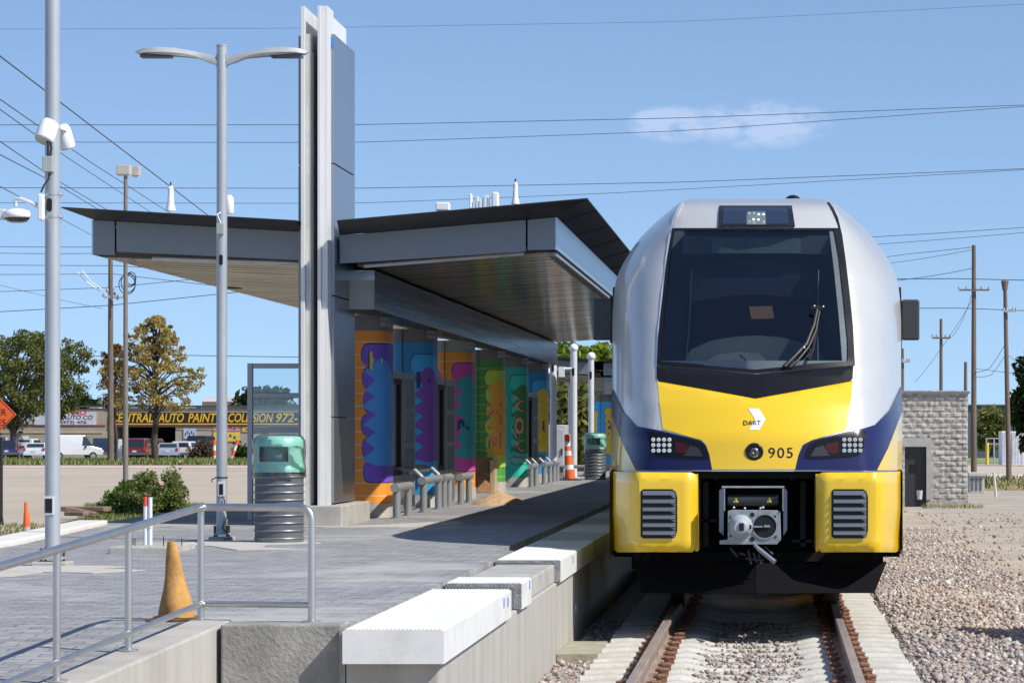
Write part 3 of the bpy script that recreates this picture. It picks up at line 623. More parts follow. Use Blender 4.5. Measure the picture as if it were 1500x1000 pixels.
o = thing('junction_box', 'tiny grey junction box on the front of the street lamp pole', 'box', (XX(322,30.7), 30.7, ZZ(335,30.7)))
g = G(); g.box(XX(317,30.7), XX(327,30.7), 30.69, 30.75, ZZ(343,30.7), ZZ(327,30.7)); g.build('box_body', mat('box_grey'), o, bevel=.004)
g = G(); g.tube([(XX(323,30.7),30.71,ZZ(327,30.7)),(XX(318,30.7),30.70,ZZ(314,30.7)),(XX(322,30.7),30.74,ZZ(311,30.7))], .007, 6); g.build('cable', white_plastic, o)
o = thing('cable_tie', 'black strap with loose ends round the street lamp pole', 'strap', (x, y, ZZ(699,30.8)))
g = G(); g.lathe([(.054,-.006),(.057,-.005),(.057,.005),(.054,.006)], (x, y, ZZ(699,30.8)), 20); g.tube([(x-.05,y-.03,ZZ(699,30.8)),(x-.09,y-.05,ZZ(702,30.8)),(x-.085,y-.05,ZZ(706,30.8))], .006, 6); g.build('strap', rubber, o)
g = G(); g.tube([(x+.03,y-.06,ZZ(730,30.8)),(x+.07,y-.09,ZZ(755,30.8)),(x+.02,y-.1,ZZ(772,30.8)),(x+.1,y-.1,PZ0+.03),(x+.05,y-.2,PZ0+.01)], .006, 6); g.build('loose_wire', rubber, o)
patchwork(x+.3, y-.5, PZ0, [(-.5,.2),(.0,.35),(.6,.2),(.8,-.5),(.35,-.9),(.4,-1.5),(.9,-2.0),(.3,-2.2),(-.1,-1.2),(-.6,-.9),(-.35,-.3)])
# white conduits on a small concrete pad
px_, py_ = XX(216, 27.8), 27.8
t = thing('conduit_stub', 'pair of white conduit pipes, one with a red cap, on a small concrete pad', 'conduit', (px_, py_, PZ0))
g = G(); g.box(XX(176,27.8), XX(262,27.8), 27.3, 28.6, PZ0-.02, PZ0+.06); g.build('pad', conc, t, bevel=.012)
for i, (a, top_, m_) in enumerate(((213, 740, white_paint), (220, 728, white_paint))):
    g = G(); xx = XX(a, 27.8); g.cyl((xx, py_, PZ0+.05), (xx, py_, ZZ(top_,27.8)), .019, n=14); pz = ZZ(772, 27.8); g.cyl((xx,py_,pz),(xx,py_,pz+.05), .024, n=14); g.build('pipe', mat('pvc_white', (.66,.70,.74), .5, var=.1, dirt=.3, dirtc=(.4,.4,.4)), t, smooth=50)
    if i == 0:
        g = G(); g.cyl((xx,py_,ZZ(741,27.8)),(xx,py_,ZZ(727,27.8)), .021, .012, 12); g.build('red_cap', mat('red_tape', (.70,.06,.04), .6), t, smooth=50)
        g = G(); g.lathe([(.02,-.006),(.02,.006)], (xx, py_, ZZ(766,27.8)), 12); g.build('strap', rubber, t)
for a in (188, 196, 233, 243, 252, 260):
    g = G(); g.cyl((XX(a,27.6), 27.5+.15*(a%3), PZ0+.05), (XX(a,27.6), 27.5+.15*(a%3), PZ0+.12+.02*(a%2)), .005, n=6); g.build('anchor_rod', mat('bolt_steel'), t)
# ================================================================ TOWER
ssd = mat('tower_cladding', (.32,.345,.38), .30, .85, var=.05, vs=1.2, stretch=(1,1,.25))
ssg = mat('tower_cladding_matt', (.30,.30,.29), .5, .5, var=.05)
finm = mat('tower_fin_white', (.70,.70,.69), .4, .05, var=.04, dirt=.2, dirtc=(.5,.48,.42), stretch=(2,2,.3))
finb = mat('tower_fin_beige', (.46,.41,.34), .5, .1, var=.06)
TX = lambda px: XX(px, 35.4)
tower = thing('metal_tower', 'tall metal clad tower with two white fins on a concrete block, piercing the canopy', 'tower', (TX(470), 36, PZ0))
zb = ZZ(738, 35.4); zt = ZZ(52, 35.9)
seams = [zb, ZZ(611,35.9), ZZ(434,35.9), ZZ(242,35.9), zt]
for i in range(4):
    a, b = seams[i]+.006, seams[i+1]-.006
    g = G(); g.box(XX(478,35.7), XX(487,35.7)+.02, 35.72, 37.45, a, b); g.build('cladding_panel', ssd, tower, bevel=.006)
    g = G(); g.box(XX(437,35.9), XX(478,35.9)-.004, 35.9, 37.4, a, b); g.build('cladding_panel', ssg, tower, bevel=.006)
g = G(); g.box(XX(440,36), XX(484,36), 35.95, 37.35, zb, zt-.02); g.build('tower_core', darkgap, tower)
g = G(); g.box(XX(480,35.6), XX(486,35.6), 35.70, 35.73, ZZ(68,35.6), ZZ(53,35.6)); g.build('blue_film', mat('blue_film', (.03,.22,.6), .5), tower)
for a, b, c, top_, y1 in ((440.5, 446.5, 455, 9.5, 36.7), (465, 470, 479, 8.5, 37.5)):
    g = G(); g.box(TX(a), TX(b), 35.40, y1, zb-.02, ZZ(top_,35.4)); f1 = g.build('fin', finm, tower, bevel=.004)
    g = G(); g.box(TX(b)+.002, TX(c), 35.45, 35.92, zb-.02, ZZ(top_+.5 if a > 450 else 50,35.45)); g.build('fin_return', finm if a > 450 else mat('tower_fin_pale', (.55,.53,.50), .45), f1, bevel=.003)
g = G(); g.box(TX(455), TX(457), 35.5, 35.9, zb, ZZ(75,35.4)); g.build('beige_strip', finb, tower)
g = G(); g.box(XX(455,36), XX(457,36), 36.6, 37.3, zt, ZZ(14,36)); g.build('fin_edge', finm, tower)
g = G(); g.box(TX(441), TX(503), 35.25, 37.7, PZ0-.02, ZZ(740,35.4)); g.build('concrete_base', conc, tower, bevel=.012)
patchwork(-4.6, 34.6, PZ0, [(-.8,.6),(-.3,.2),(.5,.3),(1.1,1.3),(.9,2.8),(.2,1.2),(-.1,.7)])
# ================================================================ GLASS WINDSCREEN LEFT OF TOWER
alum = mat('anodised_frame', (.33,.345,.37), .45, .6, var=.05)
glass = glassmat('clear_glass', (.86,.92,.93), .06)
DW = 36.9
t = thing('glass_screen', 'grey framed glass windscreen panel left of the metal tower', 'windscreen', (XX(400,DW), DW, PZ0))
g = G(); z0 = PZ0+.03; zt_ = ZZ(532, DW)
g.box(XX(363,DW), XX(370.5,DW), DW-.04, DW+.04, z0, zt_); g.box(XX(441,DW), XX(448,DW), DW-.04, DW+.04, z0, zt_)
for a, b in ((532,539.5),(575,583),(626,634),(690,697),(752,760)): g.box(XX(370.5,DW)+.001, XX(441,DW)-.001, DW-.03, DW+.03, ZZ(b,DW), ZZ(a,DW)-.001)
g.build('frame', alum, t, bevel=.004)
for a, b in ((540,574.5),(583.5,625.5),(634.5,689.5),(697.5,751.5)):
    g = G(); g.box(XX(371,DW), XX(440.5,DW), DW-.004, DW+.004, ZZ(b,DW), ZZ(a,DW)); g.build('pane', glass, t)
# ================================================================ CANOPY
roofm = mat('canopy_roof_dark', (.028,.027,.027), .5, .2, var=.15, vs=1.5)
fascm = mat('fascia_silver', (.24,.26,.29), .42, .55, var=.05, vs=.8)
fascr = mat('fascia_edge_bright', (.50,.56,.62), .3, .8, var=.06, vs=1.2)
beamside = sheen('beam_film', (.12,.13,.15), (.45,.47,.50), .14, .5, (1.5, .25, 14), None, .14)
beamm = mat('beam_end_beige', (.46,.45,.43), .6, .1, var=.04)
def soffmat():
    M = mat('soffit_metal', (.17,.155,.125), .15, .92, var=.30, vs=1.5, stretch=(.5,3,1))
    n = M.node_tree; b = n.nodes['Principled BSDF']; gp = n.nodes.new('ShaderNodeNewGeometry'); s = n.nodes.new('ShaderNodeSeparateXYZ'); n.links.new(gp.outputs['Position'], s.inputs[0])
    mp = n.nodes.new('ShaderNodeMapping'); mp.inputs['Scale'].default_value = (.25, 1.6, 1); n.links.new(gp.outputs['Position'], mp.inputs[0])
    nz = n.nodes.new('ShaderNodeTexNoise'); nz.inputs['Scale'].default_value = 1.2; n.links.new(mp.outputs[0], nz.inputs[0])
    mu = n.nodes.new('ShaderNodeMath'); mu.operation = 'MULTIPLY'; mu.inputs[1].default_value = 1/.42; n.links.new(s.outputs[1], mu.inputs[0])
    fr = n.nodes.new('ShaderNodeMath'); fr.operation = 'FRACT'; n.links.new(mu.outputs[0], fr.inputs[0])
    gt = n.nodes.new('ShaderNodeMath'); gt.operation = 'LESS_THAN'; gt.inputs[1].default_value = .09; n.links.new(fr.outputs[0], gt.inputs[0])
    sm = n.nodes.new('ShaderNodeMath'); sm.operation = 'MULTIPLY_ADD'; sm.inputs[1].default_value = -.5; n.links.new(gt.outputs[0], sm.inputs[0]); n.links.new(nz.outputs['Fac'], sm.inputs[2])
    bb = n.nodes.new('ShaderNodeBump'); bb.inputs['Strength'].default_value = .45; bb.inputs['Distance'].default_value = .02; cl0 = b.inputs['Base Color'].links[0].from_socket; mj = n.nodes.new('ShaderNodeMixRGB'); n.links.new(gt.outputs[0], mj.inputs[0]); n.links.new(cl0, mj.inputs[1]); mj.inputs[2].default_value = (.05,.048,.042,1); n.links.new(mj.outputs[0], b.inputs['Base Color']); n.links.new(sm.outputs[0], bb.inputs['Height']); n.links.new(bb.outputs[0], b.inputs['Normal'])
    return M
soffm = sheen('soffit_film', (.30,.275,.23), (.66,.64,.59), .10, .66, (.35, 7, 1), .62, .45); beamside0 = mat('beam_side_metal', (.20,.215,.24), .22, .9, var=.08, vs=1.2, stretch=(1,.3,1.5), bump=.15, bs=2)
def canopy(name, label, dx, dz, y0, y1, full=True):
    o = thing(name, label, 'platform canopy', (-5+dx, y0, PZ0))
    def V(x, y, z): return (x+dx, y, z+dz)
    k = 35/36
    A = [(-7.80,4.09),(-5.235,3.945),(-4.79,3.945),(-2.06,4.187)]       # roof edge
    B = [(-7.66,4.015),(-5.30,3.88),(-4.90,3.84),(-2.48,4.045)]       # fascia top
    C = [(-7.66,3.625),(-5.30,3.56),(-4.90,3.525),(-2.48,3.68)]       # fascia bottom
    yo, yi = y0-1, y0; xo, xi = y1+1, y1
    g = G()
    for i in range(3):       # roof top and sloping underside ring, notched round the tower
        a, b = A[i], A[i+1]; c, d = B[i], B[i+1]
        if i == 1: g.add([V(a[0],y0+1.9,a[1]),V(b[0],y0+1.9,b[1]),V(b[0],xo,b[1]),V(a[0],xo,a[1])], [(0,1,2,3)]); continue
        g.add([V(a[0],yo,a[1]),V(b[0],yo,b[1]),V(b[0],xo,b[1]),V(a[0],xo,a[1])], [(0,1,2,3)])
        g.add([V(a[0],yo,a[1]-.012),V(b[0],yo,b[1]-.012),V(d[0],yi,d[1]),V(c[0],yi,c[1])], [(3,2,1,0)])
        g.add([V(a[0],xo,a[1]-.012),V(b[0],xo,b[1]-.012),V(d[0],xi,d[1]),V(c[0],xi,c[1])], [(0,1,2,3)])
        g.add([V(a[0],yo,a[1]-.012),V(b[0],yo,b[1]-.012),V(b[0],yo,b[1]),V(a[0],yo,a[1])], [(0,1,2,3)])
    for a, c in ((A[0],B[0]),(A[3],B[3])):
        g.add([V(a[0],yo,a[1]-.012),V(a[0],xo,a[1]-.012),V(c[0],xi,c[1]),V(c[0],yi,c[1])], [(0,1,2,3)])
        g.add([V(a[0],yo,a[1]-.012),V(a[0],xo,a[1]-.012),V(a[0],xo,a[1]),V(a[0],yo,a[1])], [(0,1,2,3)])
    g.keepn = True; roof = g.build('roof', roofm, o)
    if full:   # standing seams on the sloping right rim
        g = G()
        for i in range(12):
            y = y0+i*2.7+.8; a = Vector(V(-2.06,y,4.187-.016)); b = Vector(V(-2.48,y,4.045-.004)); g.tube([a,b], .006, 4)
        g.build('seam', black, roof)
        g = G(); a = Vector(V(-2.06-.62,yo,4.187-.055-.006)); b = Vector(V(-2.48-.29,yi,4.045-.03)); g.tube([a,b], .008, 4); a = Vector(V(-7.12,yo,4.055-.016)); b = Vector(V(-7.38,yi,3.998)); g.tube([a,b], .008, 4); g.build('corner_joint', black, roof)
    # fascia: front panels (with a joint), side, back
    def fp(p0, p1, q0, q1, name='fascia_panel', m=fascm):
        g = G(); v = [V(p0[0],yi,q0[1]),V(p1[0],yi,q1[1]),V(p1[0],yi,p1[1]-.002),V(p0[0],yi,p0[1]-.002)]; v += [(a,b+.05,c) for a,b,c in v]
        g.add(v, [(0,1,2,3),(7,6,5,4),(0,4,5,1),(1,5,6,2),(2,6,7,3),(3,7,4,0)]); return g.build(name, m, o, bevel=.003)
    def lerp(a, b, u): return (a[0]+(b[0]-a[0])*u, a[1]+(b[1]-a[1])*u)
    ul = .105
    fp(B[0], lerp(B[0],B[1],ul-.004), C[0], lerp(C[0],C[1],ul-.004)); fp(lerp(B[0],B[1],ul+.004), B[1], lerp((C[0][0],C[0][1]+.045),C[1],ul+.004), C[1])
    fp(B[2], lerp(B[2],B[3],.864), C[2], lerp(C[2],C[3],.864)); fp(lerp(B[2],B[3],.872), B[3], (lerp(C[2],C[3],.872)[0], C[3][1]-.005), C[3])
    g = G(); g.box(-2.478+dx, -2.46+dx, yi, xi, C[3][1]+dz, B[3][1]+dz-.004); g.build('edge_fascia', fascr, o)
    g = G(); g.box(-7.68+dx, -7.662+dx, yi, xi, C[0][1]+dz, B[0][1]+dz-.004); g.build('edge_fascia', fascr, o)
    g = G(); g.add([V(-7.66,xi,3.62),V(-5,xi,3.54),V(-2.48,xi,3.68),V(-2.48,xi,4.04),V(-5,xi,3.87),V(-7.66,xi,4.01)], [(0,1,2,3,4,5)]); g.build('back_fascia', fascm, o)
    # soffit
    g = G(); s0 = yi+.42
    g.add([V(-7.655,s0,3.62),V(-5.0,s0,3.52),V(-5.0,xi,3.52),V(-7.655,xi,3.62)], [(0,3,2,1)])
    g.add([V(-4.76,s0,3.52),V(-2.485,s0,3.68),V(-2.485,xi,3.68),V(-4.76,xi,3.52)], [(0,3,2,1)]); g.keepn = True
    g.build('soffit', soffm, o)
    g = G(); g.add([V(-7.655,yi+.06,3.66),V(-5.0,yi+.06,3.60),V(-5.0,s0,3.60),V(-7.655,s0,3.66)], [(0,3,2,1)]); g.add([V(-4.76,yi+.06,3.60),V(-2.485,yi+.06,3.74),V(-2.485,s0,3.74),V(-4.76,s0,3.60)], [(0,3,2,1)])
    g.add([V(-7.655,s0,3.66),V(-5.0,s0,3.60),V(-5.0,s0,3.52),V(-7.655,s0,3.62)], [(0,3,2,1)]); g.add([V(-4.76,s0,3.60),V(-2.485,s0,3.74),V(-2.485,s0,3.68),V(-4.76,s0,3.52)], [(0,3,2,1)]); g.keepn = True
    g.build('light_trough', mat('trough_grey', (.10,.10,.10), .6), o)
    if full:
        for a, b in (((-7.05,3.60),(-5.1,3.53)), ((-4.66,3.515),(-2.85,3.65))):
            g = G(); g.tube([V(a[0],yi+.25,a[1]-.005),V(b[0],yi+.25,b[1]-.0)], .022, 10); g.build('light_tube', mat('tube_light_off', (.62,.64,.65), .4), o, smooth=50)
        g = G(); g.box(-2.60+dx, -2.485+dx, yi+.3, xi, 3.625+dz, 3.668+dz)
        for i in range(60): y = yi+.5+i*.5; g.cyl((-2.57+dx, y, 3.615+dz), (-2.51+dx, y+.12, 3.64+dz), .018, .01, 6)
        g.build('cable_tray', mat('tray_galv', (.40,.40,.40), .5, .5, var=.35, vs=18), o)
    # central beam
    g = G(); g.box(-4.93+dx, -4.63+dx, yi+1.0, y1, 3.045+dz, 3.50+dz); g.build('beam', beamside, o, bevel=.004)
    g = G(); g.box(-4.925+dx, -4.635+dx, yi+.96, yi+.998, 3.05+dz, 3.385+dz); g.build('beam_end', beamm, o)
    g = G(); g.box(-5.3+dx, -4.935+dx, yi+1.2, y1, 3.12+dz, 3.5+dz); g.build('beam_side', mat('beam_side_grey', (.35,.34,.32), .7), o)  # plain grey box along the left of the beam
    return o
canopy('platform_canopy', 'big silver platform canopy with dark winged roof over the mural columns', 0, 0, 36, 68)
canopy('platform_canopy', 'small distant platform canopy seen beyond the white poles', .38, -.42, 84, 100, False)
o = thing('dome_camera', 'dark dome camera under the big canopy soffit', 'security camera', P(836, 405, 44))
c = P(836, 400, 44); g = G(); g.lathe([(.13,-.02),(.15,0),(.15,.06),(.12,.09)], c, 20); g.build('housing', mat('camera_black', (.03,.03,.03), .5), o, smooth=50); g = G(); g.sph((c[0],c[1],c[2]-.02), .1, .1, -.08, zmin=0); g.build('dome', mat('smoked_dome'), o, smooth=60)
c = P(342, 417, 44); o = thing('soffit_camera', 'black box camera under the left wing of the canopy', 'security camera', c)
g = G(); g.box(c[0]-.12, c[0]+.1, 43.9, 44.2, c[2]-.05, c[2]+.02); g.cyl((c[0],44,c[2]+.0),(c[0],44,c[2]+.14), .02, n=8); g.build('housing', mat('camera_black'), o, bevel=.01)
# rooftop antennas
def antenna(px, y0p, y1p, D, w, label, cone=False):
    c = P(px, y1p, D); o = thing('roof_antenna', label, 'antenna', c)
    zt_ = ZZ(y0p, D); zb_ = ZZ(y1p, D); r = w*D/F/2
    if cone:
        g = G(); h = zt_-zb_; g.lathe([(r*1.5,0),(r*1.4,h*.08),(r*.95,h*.3),(r*.9,h*.5),(r*.85,h*.52),(r*.85,h*.8),(r*.5,h*.84),(r*.5,h*.88)], c, 18); g.build('antenna_body', white_plastic, o, smooth=40)
        g = G(); g.cyl((c[0],c[1],zb_+h*.86),(c[0],c[1],zt_), .012, n=6); g.build('tip', black, o)
    else:
        g = G(); g.box(c[0]-r, c[0]+r, D-.12, D+.12, zb_, zt_); g.build('antenna_body', white_plastic, o, bevel=.02)
    return o
# ================================================================ MURAL COLUMNS
CW, CL, CR = .57, .9, .17
def colprof():
    pts = []
    cs = [(CR, CR, math.pi, 1.5*math.pi), (CW-CR, CR, 1.5*math.pi, 2*math.pi), (CW-CR, CL-CR, 0, .5*math.pi), (CR, CL-CR, .5*math.pi, math.pi)]
    for cx_, cy_, a0, a1 in cs:
        for i in range(9): a = a0+(a1-a0)*i/8; pts.append((cx_+CR*math.cos(a), cy_+CR*math.sin(a), math.cos(a), math.sin(a)))
    return pts
CP = colprof(); cum = [0]
for i in range(1, len(CP)): cum.append(cum[-1]+math.dist(CP[i][:2], CP[i-1][:2]))
def cs_(s, off):
    s = min(max(s, 0), cum[-1]-1e-6)
    i = max(j for j in range(len(cum)) if cum[j] <= s); i = min(i, len(CP)-2); u = (s-cum[i])/max(1e-9, cum[i+1]-cum[i])
    a, b = CP[i], CP[i+1]; nx = a[2]+(b[2]-a[2])*u; ny = a[3]+(b[3]-a[3])*u
    return (a[0]+(b[0]-a[0])*u+nx*off, a[1]+(b[1]-a[1])*u+ny*off)
SR = .25+.23+.27+.55         # arc length to the far end of the right side
MU = 1.6
mural_cols = {k: mat('mural_'+k, tuple(min(.85, q*MU) for q in c) if k not in ('ink','white') else c, .55, var=.06, vs=4) for k, c in dict(orange=(.62,.19,.02), purple=(.115,.06,.36), blue=(.05,.21,.50), olive=(.42,.36,.05), deepblue=(.02,.17,.36), skyblue=(.035,.27,.52), violet=(.16,.06,.30), magenta=(.38,.05,.24), teal=(.02,.22,.22), green=(.045,.19,.04), lime=(.30,.40,.05), amber=(.55,.25,.03), salmon=(.62,.20,.12), turq=(.02,.30,.23), turqlight=(.03,.38,.30), darkgreen=(.03,.14,.05), yellow=(.62,.37,.03), plum=(.19,.04,.17), navy=(.03,.03,.10), white=(.70,.66,.60), ink=(.02,.02,.04), greytop=(.115,.11,.11), greytop2=(.21,.21,.18)).items()}
MC = mural_cols
headm = mat('header_letters', (.62,.63,.63), .6)
def mpatch(t, poly, off, m, name, step=.03, x0=0, y0=0):
    vs, fs = cdt(poly, step=step, grid=.045); g = G()
    g.add([(x0+cs_(a, off)[0], y0+cs_(a, off)[1], b) for a, b in vs], fs); g.keepn = True
    return g.build(name, m, t, smooth=60)
def scallop(s0, z0, z1, n, bulge, right=None, side=-1):
    pts = []; h = (z1-z0)/n
    for i in range(n):
        for k in range(9): a = math.pi*k/8; pts.append((s0+side*(bulge*(.85+.3*((i*7)%3)/2))*math.sin(a)**.8, z0+h*(i+.5)-h/2*math.cos(a)))
    if right is not None: pts += [(right, z1), (right, z0)]
    return pts
def zigzag(s0, s1, z0, z1, n, right):
    pts = []; h = (z1-z0)/n
    for i in range(n): pts += [(s1, z0+h*i), (s0+.02*((i*5)%3), z0+h*(i+.35+.1*(i%2)))]
    pts += [(s1, z1), (s1+.06, z1+.05), (right, z1-.18), (right, z0)]
    return pts
def column(D, label, bg_, lines=None, motif=None, star=None, left=None, letter=None, lcol=None, top='greytop', dx=0, dz=0, blobs=None, head='POWER\nTECHNOLOGY', lt=0):
    X0 = -5.29+dx; t = thing('mural_column', label, 'column', (X0, D, PZ0)); ztop = 3.05+dz
    def shell(z0, z1, off, m, name):
        g = G(); n = len(CP); v = [(X0+a+c*off, D+b+d*off, z) for z in (z0, z1) for a, b, c, d in CP]
        g.add(v, [(i, (i+1)%n, (i+1)%n+n, i+n) for i in range(n)]+[tuple(range(n-1,-1,-1)), tuple(range(n, 2*n))]); return g.build(name, m, t, smooth=50)
    shell(PZ0-.05, .775, .012, mat('column_plinth', (.42,.40,.35), .9, var=.12, vs=4, bump=.3, dirt=.4, dirtc=(.3,.28,.22)), 'plinth')
    shell(.777, 2.86+dz, 0, MC[bg_], 'painted_shaft'); shell(2.862+dz, ztop-.0, .0, MC[top], 'header_band')
    zt_ = 2.70+dz; zb_ = 1.03
    if lines:
        g = G()
        for i in range(13):
            z = .86+i*.155
            pts = [(X0+cs_(SR*k/40, .003), z) for k in ()]
            for k in range(40):
                a = cs_(SR*k/40, .0022); b = cs_(SR*(k+1)/40, .0022); g.add([(X0+a[0],D+a[1],z),(X0+b[0],D+b[1],z),(X0+b[0],D+b[1],z+.009),(X0+a[0],D+a[1],z+.009)], [(0,1,2,3)])
        g.keepn = True; g.build('painted_lines', MC[lines], t)
    kw = dict(x0=X0, y0=D)
    if motif:
        p = scallop(.47, zb_, zt_, 6, .085, SR); mpatch(t, [(a, b) for a, b in scallop(.465, zb_-.012, zt_+.012, 6, .088, SR)], .003, MC['ink'], 'mural_outline', **kw); mpatch(t, p, .0045, MC[motif], 'mural_shape', **kw)
    if star: mpatch(t, zigzag(.375, .54, zb_+.2, zt_-.22, 6, SR), .006, MC[star], 'mural_star', **kw)
    if left: mpatch(t, scallop(.12, zb_+.1, zt_-.1, 6, .07, 0.0, side=1), .0045, MC[left], 'mural_shape', **kw)
    if blobs:
        for (s, z, r, m_) in blobs:
            mpatch(t, [(s+r*math.cos(a)*(.8 if r > .1 else 1), z+r*math.sin(a)*1.2) for a in [2*math.pi*k/18 for k in range(18)]], .0075, MC[m_], 'mural_blob', **kw)
    if letter:
        v, f = text2d(letter, .34 if len(letter) < 3 else .40, bold=.012)
        xm = (min(a[0] for a in v)+max(a[0] for a in v))/2; g = G()
        g.add([((lambda q: (X0+q[0], D+q[1], 1.75+lt-(-(a[0]-xm))))(cs_(.56-a[1]*.62, .010))) for a in v], f); g.keepn = True; g.build('mural_letter', MC[lcol], t)
        g = G(); g.add([((lambda q: (X0+q[0], D+q[1], 1.75+lt-(-(a[0]-xm))*1.03))(cs_(.56-a[1]*.72, .0088))) for a in v], f); g.keepn = True; g.build('mural_letter', MC['ink'], t)
    # vertical joint
    g = G(); a = cs_(.26, .0085); g.box(X0+a[0]-.004, X0+a[0]+.004, D+a[1]-.002, D+a[1]+.012, .78, ztop); g.build('joint', MC['ink'], t)
    g = G()
    for j, line in enumerate(head.split('\n')):
        v, f = text2d(line, .062, bold=.002); g.add([((lambda q: (X0+q[0], D+q[1], ztop-.05-j*.065+a[1]))(cs_(.60+a[0], .004))) for a in v], f)
    g.keepn = True; g.build('header_text', headm, t)
    return t
column(38.8, 'orange mural column with a purple and blue starburst nearest the metal tower', 'orange', 'white', 'purple', 'blue', 'purple', 'T', 'olive', lt=.75)
column(44.0, 'blue mural column painted with a violet shape, second from the tower', 'deepblue', None, 'skyblue', 'violet', None, 'T', 'navy', blobs=[(.34,2.2,.035,'amber'),(.30,1.12,.035,'plum')], lt=.6)
column(49.6, 'orange mural column with magenta clouds and a teal burst', 'orange', 'white', 'magenta', 'teal', 'magenta', 'P', 'navy', top='greytop2')
column(55.2, 'green striped mural column with lime scallops behind the plywood', 'green', 'lime', 'lime', 'amber', 'lime', 'BAM', 'salmon')
column(60.4, 'turquoise mural column with vertical salmon letters', 'turq', None, 'turqlight', 'darkgreen', None, 'WOW', 'salmon', blobs=[(.22,1.5,.13,'turqlight'),(.22,1.85,.13,'turqlight'),(.25,2.2,.12,'turqlight'),(.28,1.15,.16,'turqlight')])
column(65.8, 'blue mural column with a yellow burst and plum zigzag, farthest under the big canopy', 'deepblue', None, 'skyblue', 'yellow', None, 'Z', 'plum')
column(85.5, 'distant blue and yellow mural column under the small canopy', 'skyblue', None, 'yellow', None, 'yellow', 'W', 'plum', dx=.44, dz=-.42, head='CITY', blobs=[(.27,1.9,.11,'skyblue'),(.27,1.6,.11,'skyblue')])
# glazed windscreens between the columns
def screen(y0, y1, label, zt_=2.40, x=-4.86):
    t = thing('glass_screen', label, 'windscreen', (x, y0, PZ0), 0, None); L_ = y1-y0; ym = y0+L_*.60; yq = y0+L_*.82
    g = G()
    for y, w_ in ((y0, .06), (ym, .07), (yq, .035), (y1, .06)): g.box(x-.05, x+.07, y-w_, y+w_, PZ0+.03, zt_)
    for z in (PZ0+.06, 1.04, zt_-.04): g.box(x-.045, x+.06, y0, y1, z-.045, z+.045)
    for z in (1.46, 1.92): g.box(x-.045, x+.06, ym, y1, z-.035, z+.035)
    g.build('frame', alum, t)
    g = G()
    for y in (y0+.11, ym-.12): g.box(x-.02, x+.03, y-.04, y+.04, 1.10, zt_-.1)
    for z in (1.12, zt_-.12): g.box(x-.02, x+.03, y0+.1, ym-.1, z-.035, z+.035)
    g.build('inner_frame', black, t)
    g = G(); g.box(x-.005, x+.005, y0+.05, y1-.05, PZ0+.1, zt_-.05); g.build('pane', glassmat('tinted_glass', (.34,.38,.39), .16, .03), t)
    return t
screen(39.75, 42.5, 'grey framed glass screen between the nearest orange column and the blue one')
screen(45.0, 47.8, 'grey framed glass screen between the blue column and the magenta one')
screen(61.9, 64.5, 'grey framed glass screen before the farthest blue column')
# cantilevered lean rails / benches of tube
benchm = mat('bench_tube_grey', (.30,.31,.315), .5, .35, var=.08)
def lean_bench(x0, ds, label, h=.40, arch=True):
    t = thing('lean_bench', label, 'leaning bench', (x0, ds[0], PZ0), 0, None)
    for k, y in enumerate(ds):
        g = G(); g.cyl((x0, y, PZ0), (x0, y, PZ0+h-.03), .047, n=16); g.build('post', benchm, t, smooth=50)
        g = G(); g.cyl((x0, y, PZ0), (x0, y, PZ0+.012), .075, n=16); g.build('foot_flange', benchm, t, smooth=40)
    g = G(); g.cyl((x0, ds[0]-.22, PZ0+h-.03), (x0, ds[-1]+.22, PZ0+h-.03), .052, n=18); g.build('long_tube', benchm, t, smooth=50)
    if arch:
        g = G(); y0, y1 = ds[0]-.1, ds[-1]+.15
        for yy in (y0, y1): g.tube([(x0-.42, yy, PZ0+h+.10), (x0-.25, yy, PZ0+h+.13), (x0-.10, yy, PZ0+h+.10), (x0-.01, yy, PZ0+h+.01)], .034, 12)
        g.tube([(x0-.30, y0-.15, PZ0+h+.12), (x0-.30, y1+.1, PZ0+h+.12)], .03, 12); g.tube([(x0-.16, y0-.05, PZ0+h+.09), (x0-.16, y1+.05, PZ0+h+.09)], .03, 12)
        g.build('seat_tubes', benchm, t, smooth=60)
lean_bench(-4.56, (38.55, 39.75), 'grey tubular leaning bench nearest the orange column', .40, False)
lean_bench(-4.55, (41.4, 43.2), 'grey tubular leaning bench in front of the blue column', .44)
lean_bench(-4.55, (43.9, 44.6), 'grey tubular leaning bench before the second glass screen', .44, False)
lean_bench(-4.53, (46.1, 47.3), 'short grey tubular leaning bench before the plywood sheet', .42, False)
lean_bench(-4.6, (60.2, 61.4), 'grey tubular leaning bench beside the turquoise column', .42)
lean_bench(-4.6, (63.6, 65.2), 'grey tubular leaning bench beside the farthest blue column', .42)
lean_bench(-4.6, (66.4, 67.4), 'short grey leaning bench before the leftmost white pole', .42, False)
t = thing('flat_bench', 'flat grey platform bench behind the tall orange cone', 'bench', (XX(840,70.5), 70.5, PZ0))
g = G(); g.box(XX(812,70.5), XX(871,70.5), 70.3, 70.7, PZ0+.24, PZ0+.31); g.build('seat', benchm, t, bevel=.02)
for a in (822, 866): g = G(); g.box(XX(a-3,70.5), XX(a+3,70.5), 70.35, 70.65, PZ0, PZ0+.24); g.build('leg', benchm, t, bevel=.01)
